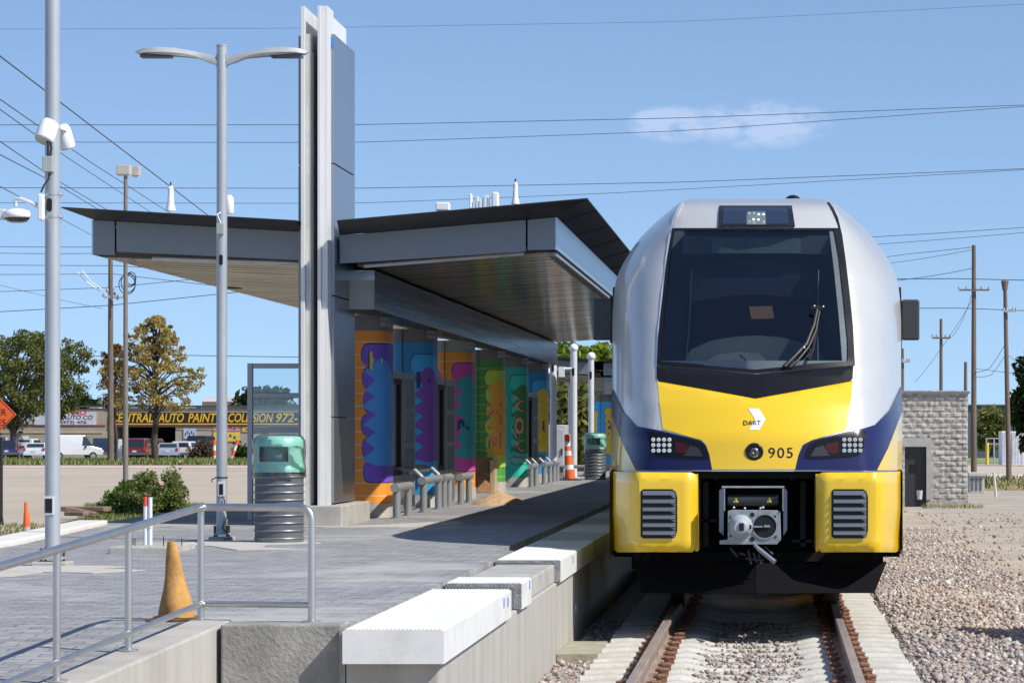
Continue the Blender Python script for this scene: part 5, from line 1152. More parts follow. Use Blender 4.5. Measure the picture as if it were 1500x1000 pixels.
# snow plough
pl_ = mat('plough_black', (.004,.004,.005), .75, 0, spec=.08, var=.25, vs=4, dirt=.3, dirtc=(.015,.014,.012))
g = G(); a = lambda px, py, D: tuple(P(px, py, D))
g.add([a(930,822,28.35),a(1108,824,28.05),a(1299,822,28.35),a(1281,868,28.1),a(1108,869,27.8),a(938,868,28.1), a(930,822,28.65),a(1299,822,28.65),a(1281,868,28.4),a(938,868,28.4)], [(0,1,4,5),(1,2,3,4),(2,7,8,3),(0,5,9,6),(0,6,7,2,1),(5,4,3,8,9),(6,9,8,7)])
plo = g.build('snow_plough', pl_, train, bevel=.008)
g = G()
for px_ in (935, 950, 965, 1275, 1290): c = P(px_, 815, 28.6); g.box(c[0]-.02, c[0]+.02, 28.5, 28.7, c[2]-.05, c[2]+.06)
g.box(XX(925,28.9), XX(1292,28.9), 28.9, 29.2, ZZ(826,28.9), ZZ(808,28.9)); g.build('plough_bracket', under, plo)
# bogie and wheels
for yb in (30.6, 32.9, 47, 49.4, 62, 64.4):
    for s in (-1, 1):
        x = TRK+s*(GH+.02); g = G(); g.cyl((x-.06, yb, .43), (x+.06, yb, .43), .425, n=36); g.cyl((x-s*.07, yb, .43), (x-s*.045, yb, .43), .455, n=36); g.build('wheel', mat('wheel_steel', (.07,.055,.05), .6, .5, var=.3), train, smooth=40)
g = G(); g.box(TX0-1.15, TX0+1.15, 29.4, 34.2, .38, .62); g.box(TX0-1.2, TX0+1.2, 35.5, 46, .3, .6); g.box(TX0-1.2, TX0+1.2, 50.5, 61, .3, .6); g.build('underframe', under, train)
# coupler
cg = mat('coupler_grey', (.30,.33,.35), .5, .45, var=.2, vs=14, dirt=.3, dirtc=(.14,.13,.12)); cgl = mat('coupler_cone_grey', (.42,.47,.50), .45, .2, var=.08)
DC = 27.75; cX = lambda px: XX(px, DC); cZ = lambda py: ZZ(py, DC)
cp = None
g = G(); g.prism([(cX(a), cZ(b)) for a, b in [(1066,748),(1072,746.5),(1138,747),(1143,750),(1144,790),(1138,797),(1054,797),(1054,791),(1066,790)]], DC, DC+.09, 'y'); cp = g.build('coupler_plate', cg, train, bevel=.004)
g = G(); g.cyl((cX(1120.3),DC-.004,cZ(770.5)), (cX(1120.3),DC-.002,cZ(770.5)), .100, n=36); g.build('coupler_pocket', darkgap, cp)
g = G(); 
for k in range(36):
    a0, a1 = 2*math.pi*k/36, 2*math.pi*(k+1)/36
    for r0, r1 in ((.100, .112),): g.add([(cX(1120.3)+r*math.cos(q), DC-.012, cZ(770.5)+r*math.sin(q)) for r, q in ((r0,a0),(r1,a0),(r1,a1),(r0,a1))]+[(cX(1120.3)+r*math.cos(q), DC, cZ(770.5)+r*math.sin(q)) for r, q in ((r1,a0),(r1,a1))], [(0,1,2,3),(1,4,5,2)])
g.build('pocket_rim', cg, cp)
g = G(); g.box(cX(1104), cX(1117), DC-.03, DC-.01, cZ(772), cZ(769.5)); g.box(cX(1119), cX(1128), DC-.02, DC-.005, cZ(772), cZ(768.5)); g.build('pocket_bar', cg, cp)
g = G(); cc = Vector((cX(1085), DC, cZ(771))); prof = [(.105,0),(.104,.02),(.085,.07),(.066,.13),(.058,.19),(.05,.20)]; g.lathe(prof, n=32); g.v = [tuple(cc+R_@Vector(v)) for v in g.v]; cn_ = g.build('coupler_cone', cgl, cp, smooth=45)
g = G(); g.box(cX(1083), cX(1090), DC-.215, DC-.19, cZ(776), cZ(765)); g.box(cX(1091), cX(1101), DC-.10, DC-.085, cZ(774), cZ(768)); g.build('cone_slot', darkgap, cn_)
for a, b, r in ((1102,753.5,.020),(1102,789,.021),(1070,757,.010),(1135,756,.012),(1070,785,.010),(1136,786,.012),(1141,750,.008),(1138,768,.007)):
    g = G(); g.cyl((cX(a),DC-.006,cZ(b)),(cX(a),DC-.002,cZ(b)), r, n=14); g.build('bolt_hole', darkgap if r > .015 else cav, cp)
g = G(); g.box(cX(1057), cX(1149), DC+.02, DC+.22, cZ(714.5), cZ(712)); g.box(cX(1060), cX(1062), DC, DC+.02, cZ(748), cZ(715)); g.box(cX(1146), cX(1148), DC, DC+.02, cZ(748), cZ(715)); g.build('coupler_hood', cg, cp, bevel=.003)
bl = mat('hood_side_blue', (.10,.12,.17), .45, .4)
for s, a0, a1 in ((-1,1053.5,1060), (1,1147.5,1153)):
    g = G(); g.prism([(cX(a0),cZ(718)),(cX(a0),cZ(778)),(cX(a1 if s < 0 else a0),cZ(784)),(cX(a1),cZ(784 if s < 0 else 776)),(cX(a1),cZ(720 if s > 0 else 715)),(cX(a1-2),cZ(715))], DC, DC+.2, 'y'); g.build('hood_side', bl, cp)
g = G(); g.tube([(cX(1066),DC+.1,cZ(733)),(cX(1140),DC+.1,cZ(733))], .052, 20); g.build('electric_head', mat('electric_head', (.030,.033,.04), .4, .2), cp, smooth=50)
for a in (1078, 1127):
    g = G(); g.prism([(cX(a-3.6),cZ(735.5)),(cX(a+3.6),cZ(735.5)),(cX(a),cZ(728.5))], DC+.042, DC+.048, 'y'); o = g.build('warning_label', mat('warning_yellow', (.75,.55,.03), .5), cp)
    g = G(); g.box(cX(a-.45), cX(a+.45), DC+.038, DC+.0415, cZ(733.2), cZ(730.5)); g.box(cX(a-.45), cX(a+.45), DC+.038, DC+.0415, cZ(734.6), cZ(733.9)); g.build('label_mark', darkgap, o)
g = G()
for a, b in ((1075,743),(1091,744),(1114,744),(1118,743)): g.sph((cX(a),DC+.02,cZ(b)), .010, n=8, m=4)
g.tube([(cX(1113),DC,cZ(745)),(cX(1119),DC,cZ(741))], .006, 6); g.build('valve', galv_light, cp)
g = G(); g.tube([(cX(1105),DC-.03,cZ(797)),(cX(1112),DC-.05,cZ(804)),(cX(1135),DC-.12,cZ(822))], .016, 14, radii=[.013,.020,.022]); g.build('coupler_lever', mat('lever_grey', (.20,.23,.26), .45, .4), cp, smooth=50)
g = G()
for a, b, c_, d_ in ((1070,803,1080,815),(1083,810,1092,813),(1096,806,1100,826),(1104,810,1108,824),(1111,812,1115,826),(1092,818,1118,821),(1120,800,1132,812)): g.tube([(cX(a),DC+.1,cZ(b)),(cX(c_),DC+.08,cZ(d_))], .009, 6)
g.build('coupler_hose', cav, cp, smooth=50)
g = G(); g.box(cX(1085), cX(1125), DC+.1, 29.3, cZ(790), cZ(752)); g.build('coupler_shank', under, cp)
# ================================================================ BACKGROUND
# ---- body shop on the left
DB = 292.0; bx = lambda px: XX(px, DB); bz_ = lambda py: ZZ(py, DB)
wallm = mat('shop_block_wall', (.36,.31,.25), .9, var=.08, vs=1.2, dirt=.25, dirtc=(.27,.235,.19))
shop = thing('repair_shop', 'long tan block auto body shop with black and yellow lettered sign band', 'building', (bx(200), DB, -.71))
zt_ = bz_(597); zs = bz_(624)
g = G()
g.box(bx(-140), bx(152), DB, DB+14, -.75, bz_(599)); g.box(bx(257), bx(700), DB, DB+14, -.75, zt_); g.box(bx(152), bx(165), DB+.02, DB+14, -.75, zt_); g.box(bx(165), bx(257), DB+.03, DB+14, bz_(625), zt_)
g.build('wall', wallm, shop)
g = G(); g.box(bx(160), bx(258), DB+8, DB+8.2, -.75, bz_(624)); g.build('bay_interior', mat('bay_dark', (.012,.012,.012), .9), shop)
g = G(); g.box(bx(-141), bx(700), DB-.15, DB-.01, bz_(596.5), bz_(593.5)); g.build('parapet_cap', mat('cap_dark', (.06,.06,.06), .6), shop)
g = G(); g.box(bx(-141), bx(150), DB-.06, DB-.01, bz_(634), bz_(631.5)); g.box(bx(258), bx(700), DB-.06, DB-.01, bz_(629), bz_(627)); g.build('paint_stripe', mat('stripe_tan', (.50,.40,.22), .8), shop)
g = G(); g.box(bx(-141), bx(155), DB-.07, DB-.01, bz_(623.5), bz_(622)); g.box(bx(160), bx(700), DB-.09, DB-.01, bz_(624), bz_(622.2)); g.build('red_edge', mat('edge_red', (.30,.05,.03), .7), shop)
g = G(); g.box(bx(163), bx(500), DB-.20, DB-.02, bz_(621.5), bz_(604)); sb = g.build('sign_band', mat('sign_black', (.012,.012,.010), .6), shop)
g = G(); g.box(bx(163), bx(500), DB-.23, DB-.205, bz_(621.8), bz_(620)); g.build('sign_underline', mat('sign_yellow', (.72,.42,.02), .6), sb)
sy = MATS['sign_yellow']
for txt, a, b in (('CENTRAL', 164, 225), ('AUTO', 232, 270), ('PAINT', 276, 318), ('&', 322, 331), ('COLLISION', 335, 401), ('972-', 405, 437)):
    g = G(); text_front(g, txt, bx(a), (bz_(619)+bz_(605.5))/2, DB-.215, 1.12, width=bx(b)-bx(a), bold=.02, shear=.25); g.build('sign_letters', sy, sb)
g = G(); g.box(bx(50), bx(141), DB-.12, DB-.02, bz_(622), bz_(603)); b2 = g.build('white_banner', mat('banner_white', (.55,.55,.60), .7), shop)
inkb = mat('banner_ink', (.05,.05,.12), .7); inkr = mat('banner_red', (.50,.05,.05), .7)
for txt, a, b, py, sz, m_ in (('AUTO CO', 92, 136, 611.5, .38, inkb), ('(972) 476', 90, 127, 618.5, .26, inkb)):
    g = G(); text_front(g, txt, bx(a), bz_(py), DB-.13, sz*1.4, width=bx(b)-bx(a), bold=.01, shear=.2 if sz > .3 else 0); g.build('banner_letters', m_, b2)
g = G(); text_front(g, 'PA NO', bx(88), bz_(604.5), DB-.135, .56, width=bx(127)-bx(88), bold=.015); g.build('banner_letters', inkr, b2)
g = G(); g.box(bx(20), bx(48), DB-.1, DB-.02, bz_(621), bz_(605)); g.build('sign_panel', mat('panel_grey_sign', (.42,.42,.44), .7), shop)
for a, b, c, d, m_, nm in ((269,287,627,642,'board_bluewhite','notice_board'),(313,351,623.5,631,'board_pink','notice_board'),(313,351,632.5,646,'board_yellow','notice_board'),(355,395,624.5,632,'board_yellow2','notice_board')):
    cm = dict(board_bluewhite=(.40,.45,.60), board_pink=(.60,.25,.30), board_yellow=(.66,.50,.06), board_yellow2=(.60,.46,.06))[m_]
    g = G(); g.box(bx(a), bx(b), DB-.09, DB-.02, bz_(d), bz_(c)); o = g.build(nm, mat(m_, cm, .7), shop)
    g = G()
    for k in range(5):
        xx = bx(a)+(bx(b)-bx(a))*(.12+.16*k); g.box(xx, xx+(bx(b)-bx(a))*.1, DB-.1, DB-.092, bz_(d)+(bz_(c)-bz_(d))*(.25+.2*(k%2)), bz_(d)+(bz_(c)-bz_(d))*(.55+.2*(k%2)))
    g.build('notice_marks', mat('notice_dark', (.10,.08,.12), .7), o)
g = G(); g.box(bx(33), bx(42), DB-.05, DB-.01, bz_(642), bz_(638.5)); g.build('wall_plate', white_paint, shop); g = G(); g.box(bx(28), bx(34), DB-.25, DB-.01, bz_(633.5), bz_(631)); g.build('wall_lamp', black, shop)
g = G(); g.box(bx(8), bx(11), DB-.06, DB-.01, -.71, bz_(640)); g.build('doorpost', white_paint, shop)
g = G(); g.box(bx(118), bx(130), DB+4, DB+6, zt_, bz_(593)); g.build('roof_unit', mat('unit_pale', (.50,.55,.53), .6), shop)
# far white-roofed building and its grey neighbour
g = G(); D_ = 420; wh = thing('far_building', 'low white roofed building far behind the body shop', 'building', (XX(340,D_), D_, 0))
g.box(XX(296,D_), XX(345,D_), D_, D_+12, -1, ZZ(588,D_)); g.build('wall', mat('far_wall_tan', (.40,.36,.33), .8), wh); g = G(); g.prism([(XX(294,D_),ZZ(588,D_)),(XX(302,D_),ZZ(581,D_)),(XX(352,D_),ZZ(581,D_)),(XX(356,D_),ZZ(588,D_))], D_-.5, D_+13, 'y'); g.build('roof', mat('far_roof_white', (.74,.74,.74), .7), wh)
# ---- vehicles
glassd = mat('car_glass', (.02,.025,.03), .12, coat=.5); tyre = mat('tyre', (.018,.018,.018), .85); rim = mat('wheel_rim', (.35,.35,.36), .4, .7); redt = mat('tail_light', (.45,.02,.02), .3, coat=.4); chrome = mat('plate_white', (.6,.6,.58), .5)
def vehicle(name, label, cat, px, D, paint, kind='suv', rot=0., w=1.85, h=1.7, L=4.6, z0=-.70):
    D = D*1.4
    x = XX(px, D); t = thing(name, label, cat, (x, D, z0), rot, 'vehicles parked in front of the body shop')
    # side profile along y (rear at -L/2)
    a = -L/2; b = L/2
    prof = {'suv': [(a,.45),(a+.02,.95),(a+.18,h-.02),(a+.5,h),(b-2.1,h),(b-1.3,1.05),(b-.15,.92),(b,.7),(b,.4)],
            'sedan': [(a,.42),(a+.02,.85),(a+.15,.98),(a+.75,1.02),(a+1.35,h),(b-2.0,h),(b-1.2,.98),(b-.1,.8),(b,.6),(b,.38)],
            'pickup': [(a,.5),(a,1.02),(a+1.7,1.02),(a+1.75,h),(b-2.1,h),(b-1.4,1.05),(b-.1,.95),(b,.7),(b,.45)],
            'van': [(a,.4),(a+.03,h-.1),(a+.15,h),(b-1.5,h),(b-.95,1.15),(b-.1,.95),(b,.7),(b,.4)]}[kind]
    g = G(); zc = .98 if kind != 'van' else 1.1
    def wz(z): return w/2*(1 if z < zc else 1-.16*(z-zc)/(h-zc+.01)) if kind != 'van' else w/2*(1-.07*max(0, z-zc)/(h-zc))
    n = len(prof)
    v = [(-wz(z), y, z) for y, z in prof]+[(wz(z), y, z) for y, z in prof]
    g.add(v, [tuple(range(n)), tuple(range(2*n-1, n-1, -1))]+[(i, i+n, (i+1)%n+n, (i+1)%n) for i in range(n)])
    g.build('body', paint, t, bevel=.07, local=True)
    # glass: rear, sides
    def G4(ps, nm='window'): g = G(); c = sum((Vector(p) for p in ps), Vector())/4; g.add(ps, [(0,1,2,3)]); g.build(nm, glassd, t, local=True)
    zl, zh = zc+.08, h-.12
    if kind in ('suv', 'van') and name != 'panel_van':
        yy = lambda z: a+.02+.16*(z-.95)/(h-.97)-.015
        G4([(-wz(zl)+.12,yy(zl),zl),(wz(zl)-.12,yy(zl),zl),(wz(zh)-.14,yy(zh),zh),(-wz(zh)+.14,yy(zh),zh)])
    elif kind == 'sedan':
        yy = lambda z: a+.75+.6*(z-1.02)/(h-1.02)-.03
        G4([(-wz(1.06)+.15,yy(1.06),1.07),(wz(1.06)-.15,yy(1.06),1.07),(wz(zh)-.14,yy(zh+.04),zh+.05),(-wz(zh)+.14,yy(zh+.04),zh+.05)])
    elif kind == 'pickup': G4([(-.65,a+1.72,1.15),(.65,a+1.72,1.15),(.6,a+1.735,zh),(-.6,a+1.735,zh)])
    for s in (-1, 1):
        y0 = {'suv': a+.5, 'sedan': a+1.3, 'pickup': a+1.95, 'van': b-1.75}[kind]; y1 = b-1.75 if kind != 'van' else b-1.15
        if kind == 'sedan': y1 = b-1.6
        xl = s*(wz(zl)+.012); xh = s*(wz(zh)+.012); G4([(xl,y0,zl),(xl,y1+.25,zl),(xh,y1-.25,zh),(xh,y0+.1,zh)])
        for yw in (a+.85, b-.85):
            g = G(); g.cyl((s*(w/2-.20),yw,.33),(s*(w/2+.01),yw,.33), .33, n=20); wl_ = g.build('wheel', tyre, t, local=True, smooth=40)
            g = G(); g.cyl((s*(w/2-.1),yw,.33),(s*(w/2+.018),yw,.33), .2, n=14); g.build('rim', rim, wl_, local=True)
        g = G(); g.box(min(s*(w/2-.22),s*(w/2-.03)), max(s*(w/2-.22),s*(w/2-.03)), a-.03, a+.05, .78, 1.02 if kind == 'sedan' else 1.15); g.build('tail_light', redt, t, local=True)
        g = G(); g.box(min(s*(w/2-.02),s*(w/2+.16)), max(s*(w/2-.02),s*(w/2+.16)), b-1.55, b-1.4, 1.0, 1.16); g.build('side_mirror', black, t, local=True, bevel=.02)
    g = G(); g.box(-w/2+.04, w/2-.04, a-.07, a+.1, .40, .62); g.build('bumper', mat('bumper_dark', (.10,.10,.11), .5) if kind != 'sedan' else paint, t, bevel=.03, local=True)
    g = G(); g.box(-.17, .17, a-.08, a-.035, .66, .80); g.build('plate', chrome, t, local=True)
    return t
cp_ = lambda n, c=(.5,.5,.5), r=.3: mat(n, c, r, .25, var=.03, coat=.6)
vehicle('parked_car', 'dark blue station wagon behind the orange diamond sign', 'car', 14, 192, cp_('paint_blue', (.025,.03,.14)), 'suv', .12, 1.85, 1.62)
vehicle('parked_truck', 'white pickup between the blue wagon and the white sedan', 'pickup', 40, 197, cp_('paint_white', (.72,.72,.72)), 'pickup', -.2, 1.9, 1.75, 5.2)
vehicle('parked_car', 'white sedan left of the big grey camera pole', 'car', 55, 190, cp_('paint_white'), 'sedan', .1, 1.8, 1.42)
van = vehicle('panel_van', 'white work van with ladders on its roof rack', 'van', 108, 191, cp_('paint_white'), 'van', -1.15, 1.95, 2.05, 4.5)
g = G()
for k in range(5): g.box(-.75, .75, -1.8+k*.6, -1.75+k*.6, 2.12, 2.16)
for s in (-1, 1): g.box(s*.74-.02, s*.74+.02, -1.9, 1.0, 2.16, 2.2); [g.box(s*.72-.02, s*.72+.02, y-.02, y+.02, 2.03, 2.14) for y in (-1.7, -.2, .8)]
g.build('roof_rack', mat('rack_dark', (.08,.08,.08), .5), van, local=True)
g = G()
for q in (0, .38): g.tube([(-1.0,-1.9+q*.2,.95),(-.99,.2+q*1.3,2.0)], .022, 6)
for k in range(5): u = .12+.19*k; g.tube([(-1.0,-1.9+2.1*u,.95+1.05*u),(-1.0,-1.82+2.5*u,.95+1.05*u)], .015, 5)
g.build('side_ladder', mat('rack_dark'), van, local=True)
g = G(); v, f = text2d('MFX', .26, bold=.01); g.add([(-.992, -(a[0])-.25 if False else .45-a[0]*-1-.9, 1.02+a[1]) for a in v], f); g.build('side_lettering', mat('number_ink'), van, local=True)
vehicle('parked_truck', 'dark navy pickup beside the wooden utility pole', 'pickup', 152, 193, cp_('paint_navy', (.02,.03,.08)), 'pickup', .15, 1.95, 1.8, 5.2)
vehicle('parked_car', 'dark red sport utility vehicle before the open bay', 'car', 203, 190, cp_('paint_red', (.20,.015,.02)), 'suv', .05, 1.9, 1.8)
vehicle('parked_car', 'second red vehicle mostly hidden behind the cypress trunk', 'car', 224, 194, cp_('paint_red2', (.24,.02,.02)), 'suv', -.1, 1.9, 1.75)
vehicle('parked_car', 'silver blue sedan right of the cypress trunk', 'car', 248, 189, cp_('paint_silver', (.36,.41,.48)), 'sedan', .12, 1.8, 1.42)
vehicle('parked_car', 'white hatchback with dark rear window beside the silver sedan', 'car', 274, 191, cp_('paint_white'), 'suv', -.1, 1.75, 1.55, 4.0)
vehicle('parked_car', 'black hatchback rising behind the brown bush', 'car', 299, 197, cp_('paint_black', (.015,.018,.025)), 'suv', -.12, 1.95, 2.0)
# ---- foliage
def leaves(name, centres, rad, per, size, m, parent, flat=1., colf=None):
    n = len(centres); C = np.repeat(np.array(centres), per, 0); R = np.repeat(np.array(rad), per)
    d = RNG.normal(0, 1, (n*per, 3)); d /= np.linalg.norm(d, axis=1)[:,None]; r = RNG.random(n*per)**.5
    p = C+d*(R*r)[:,None]*np.array([1,1,flat])
    a = RNG.normal(0, 1, (n*per, 3)); a /= np.linalg.norm(a, axis=1)[:,None]; b = np.cross(a, RNG.normal(0, 1, (n*per, 3))); b /= np.linalg.norm(b, axis=1)[:,None]
    s = size*(.5+RNG.random(n*per))[:,None]
    V = np.stack([p-a*s, p+b*s*.45, p+a*s, p-b*s*.45], 1).reshape(-1, 3)
    Fc = np.arange(n*per*4).reshape(-1, 4)
    cc = np.repeat(RNG.random(n), per)*.55+RNG.random(n*per)*.45
    if colf is not None: cc = np.clip(colf(p, cc), 0, 1)
    return npmesh(name, V, Fc, m, parent, cc)
barkm = mat('bark', (.07,.05,.035), .95, var=.3, vs=5, bump=.6, bs=12)
def tree(label, px, D, ybase, ytop, wpx, m, kind='round', n=150, per=70, size=.20, cr=.75, seed=1, colf=None, trunk_r=.2, name='tree', y0f=.2, zbase=None, group=None, dense=1.):
    if D > 150 and px < 700 and D < 400: D *= 1.4; size *= 1.15; cr *= 1.3; trunk_r *= 1.4
    rnd = random.Random(seed); x = XX(px, D); zb = ZZ(ybase, D) if zbase is None else zbase; zt2 = ZZ(ytop, D); H = zt2-zb; Wd = wpx*D/F/2
    t = thing(name, label, 'tree', (x, D, zb), 0, group); cs = []; rs = []
    for i in range(n):
        for _ in range(60):
            u = y0f+(1-y0f)*rnd.random()
            if kind == 'cone': rr = Wd*(1-(u-y0f)/(1-y0f))**.58*(1.0+.2*math.sin(u*23))*(1 if u > y0f+.06 else .75)
            elif kind == 'droop': rr = Wd*math.sin(math.pi*min(1, .18+.82*(1-(u-y0f)/(1-y0f))))**.6
            else: q = (u-y0f)/(1-y0f); rr = Wd*math.sqrt(max(0, 1-(2*q-.9)**2/1.25))
            a = rnd.random()*6.283; r = rr*rnd.random()**.45
            q_ = math.sin(a*3+seed)*.12+math.sin(a*5+u*9+seed)*.14
            if r < rr*(.9+q_): break
        cs.append((x+r*math.cos(a), D+r*math.sin(a), zb+H*u-(cr*.4 if u > .9 else 0))); rs.append(cr*(.55+.75*rnd.random())*(1 if kind != 'cone' else (1.15-.65*u)))
    leaves('crown', cs, rs, per, size, m, t, .75, colf)
    g = G(); top = zb+H*(.86 if kind == 'cone' else .6)
    mid = [(x+rnd.uniform(-.12,.12)*(k > 0), D, zb+(top-zb)*k/5) for k in range(6)]; g.tube(mid, 1, 10, radii=[trunk_r*(1-.14*k) for k in range(6)])
    for c in cs[::3]:
        h0 = zb+(c[2]-zb)*(.55 if kind != 'cone' else .82); h0 = min(h0, top); k = (h0-zb)/(top-zb)*5; i = min(4, int(k)); f_ = k-i; p0 = Vector(mid[i]).lerp(Vector(mid[i+1]), f_); p1 = Vector(c); pm = p0.lerp(p1, .5)+Vector((0,0,.25*(p1-p0).length*.5))
        g.tube([p0, pm, p1], .05, 5, radii=[trunk_r*.28, trunk_r*.16, trunk_r*.05])
    g.build('trunk', barkm, t, smooth=60); return t
oak = leafmat('leaf_olive', (.05,.065,.018), (.13,.15,.045), (.24,.23,.08)); cyp = leafmat('leaf_cypress', (.24,.20,.06), (.42,.33,.11), (.46,.30,.12)); dark = leafmat('leaf_dark', (.015,.03,.01), (.04,.065,.018), (.08,.11,.03)); bright = leafmat('leaf_bright', (.06,.12,.01), (.17,.25,.03), (.32,.38,.06)); rust = leafmat('leaf_rust', (.12,.05,.02), (.22,.11,.04), (.30,.19,.07))
bushm = leafmat('leaf_bush', (.04,.09,.015), (.10,.17,.03), (.20,.25,.08))
tree('large olive green tree behind the orange diamond sign', 20, 196, 676, 480, 165, oak, 'droop', 170, 85, .13, .62, 3, trunk_r=.22, y0f=.28)
tree('leafy tree with drooping twigs behind the tall camera pole', 82, 204, 676, 497, 112, oak, 'droop', 120, 80, .13, .58, 5, trunk_r=.2, y0f=.36)
tree('small dark tree far behind the shop, between the two big trees', 122, 262, 640, 578, 50, dark, 'round', 30, 70, .3, .9, 8, zbase=0)
tree('gold and rust bald cypress in front of the open shop bay', 228, 172, 680, 460, 186, cyp, 'cone', 215, 62, .105, .45, 11, trunk_r=.20, y0f=.38, colf=lambda p, c: c*.8+.1)
tree('rust brown shaggy tree around the wooden utility pole', 170, 178, 679, 500, 96, rust, 'cone', 62, 60, .11, .48, 12, trunk_r=.10, y0f=.46)
tree('dark evergreen mass seen through the glass screen', 392, 290, 634, 571, 105, dark, 'round', 60, 90, .4, 1.3, 15, zbase=0)
tree('pale grey green treetop right of the dark evergreen', 418, 330, 620, 584, 40, oak, 'round', 20, 60, .35, 1.0, 16, zbase=0)
for i, (px_, w_, tp, m_, D_, lb) in enumerate([(832,120,508,bright,200,'yellow green tree rising over the distant canopy'), (878,90,504,bright,205,'bright green tree behind the distant globe topped pole'), (822,110,562,oak,150,'leafy green tree just behind the equipment cabinet'), (868,90,575,dark,155,'dark green tree behind the distant litter bin')]):
    tree(lb, px_, D_, 692, tp, w_, m_, 'round', 110, 90, .22, .85, 20+i, zbase=-.2, y0f=.05, colf=(lambda p, c: c*.75+.2) if m_ is oak else None)
tree('dark tree cut by the right edge of the picture', 1525, 185, 690, 515, 80, dark, 'round', 90, 90, .22, .7, 31, y0f=.18)
tree('small yellow green tree on the lawn beyond the yard', 1452, 290, 668, 600, 44, oak, 'round', 60, 80, .3, .75, 33, y0f=.25, colf=lambda p, c: c*.6+.4)
tree('dark tree beside the tall utility pole before the far warehouse', 1376, 300, 676, 601, 40, dark, 'round', 36, 70, .35, .9, 35)
def far_wood(name, px0, px1, D, yb, yt, m, seed):
    rnd = random.Random(seed); cs = []; rs = []
    for i in range(90): px_ = px0+(px1-px0)*rnd.random(); q = rnd.random(); cs.append((XX(px_, D), D+rnd.uniform(0,20), ZZ(yb+(yt+6*math.sin(px_*.13)-yb)*q, D))); rs.append(2.2)
    o = leaves(name, cs, rs, 90, .6, m, None); o["kind"] = 'stuff'; tag(o, 'distant line of dark trees on the horizon', 'woods'); return o
far_wood('distant_woods', -60, 520, 520, 640, 606, dark, 5)
# unseen box added past the right frame edge only to cast a shadow on the ballast
cr_ = thing('shadow_crate', 'grey lidded box added out of view past the right edge of the frame to cast a shadow', 'crate', (2.72, 28.9, -.22), math.radians(14.5))
g = G(); g.box(0, 1.1, -2.4, 0, 0, 1.32); g.build('shadow_crate_body', mat('shadow_crate_grey', (.25,.26,.26), .7), cr_, local=True, bevel=.02)
g = G(); g.box(-.03, 1.13, -2.43, .03, 1.325, 1.42); g.build('lid', mat('shadow_crate_lid', (.20,.21,.21), .7), cr_, local=True, bevel=.02)
for k in (-.5, -1.9): g = G(); g.box(-.035, -.002, k-.12, k+.12, 1.0, 1.12); g.build('latch', galv, cr_, local=True)
# bushes
g = G(); g.sph(P(1388, 853, 38.2), .036, n=14, m=8); o = g.build('white_ball', white_plastic, None, smooth=80); tag(o, 'small white ball lying on the ballast right of the train', 'ball')
def bush(label, px, D, wpx, hpx, zb, m, n=60, seed=1, size=.05, cr=.22, name='bush'):
    rnd = random.Random(seed); x = XX(px, D); Wd = wpx*D/F/2; H = hpx*D/F; t = thing(name, label, 'bush', (x, D, zb)); cs = []; g = G()
    for i in range(n):
        a = rnd.random()*6.283; r = rnd.random()**.6; q = rnd.random()**.7; h = H*(1-.5*r*r)*q*(1+.28*(rnd.random() < .25))
        c = (x+Wd*r*math.cos(a), D+Wd*r*math.sin(a), zb+h); cs.append(c); g.tube([(x+.3*(c[0]-x), D, zb), c], .008, 4)
    leaves('foliage', cs, [cr*(.5+.8*rnd.random()) for _ in cs], 75, size, m, t); g.build('stems', barkm, t); return t
bush('leafy green shrub on the grass island, left half', 182, 67, 66, 44, -.12, bushm, 70, 1, .038, .16)
bush('taller weedy green shrub around the parking lot lamp post', 232, 66, 92, 64, -.12, leafmat('leaf_weed', (.07,.12,.025), (.16,.21,.06), (.32,.28,.13)), 120, 2, .034, .15)
bush('brown dry bush in front of the black hatchback', 297, 260, 36, 26, -.71, leafmat('leaf_dry', (.06,.045,.03), (.12,.09,.06), (.18,.14,.08)), 30, 3, .13, .55)
bush('low green bush beside the shop wall', 355, 262, 26, 16, -.71, dark, 16, 4, .16, .5)
# grass: verge and island as one mass of blades
gs = attrmat('grass_blade', [(.05,.09,.015),(.10,.15,.03),(.19,.21,.06),(.34,.29,.12)], .9)
def blades(n, fx, h0, h1, w):
    P0 = np.array([fx() for _ in range(n)]); a = RNG.random(n)*6.283; hh = h0+(h1-h0)*RNG.random(n); ww = w*(.6+.8*RNG.random(n))
    dx = np.stack([np.cos(a)*ww, np.sin(a)*ww, np.zeros(n)], 1); lean = np.stack([RNG.normal(0,.35,n)*hh, RNG.normal(0,.35,n)*hh, hh], 1)
    V = np.stack([P0-dx, P0+dx, P0+lean], 1).reshape(-1, 3); return V, np.arange(n*3).reshape(-1, 3), RNG.random(n)
U = RNG.uniform; parts = []
parts.append(blades(16000, lambda: (U(-74,-36), U(224,258), -.70), .12, .42, .06))
parts.append(blades(9000, lambda: (lambda y: (XX(U(125,300), y), y, -.12))(U(62,76)), .03, .14, .012))
parts.append(blades(5000, lambda: (lambda y: (XX(U(-20,330), y), y, -.12))(U(50,60)), .03, .12, .012))
parts.append(blades(2500, lambda: (U(6.5,26), U(150,189), -1.08), .10, .35, .05))
parts.append(blades(420, lambda: (lambda y: (XX(U(1350,1440), y), y, gh(XX(1390,y), y)))(U(106,113)), .03, .22, .012))
parts.append(blades(900, lambda: (lambda y: (XX(U(372,436), y), y, -.12))(U(62,78)), .05, .18, .014))
Vs, Fs, Cs, off = [], [], [], 0
for V, Fc, C in parts: Vs.append(V); Fs.append(Fc+off); Cs.append(C); off += len(V)
o = npmesh('grass', np.concatenate(Vs), np.concatenate(Fs), gs, col=np.concatenate(Cs)); tag(o, 'patchy green and dry grass along the street verge and lot island', 'grass', kind='stuff')
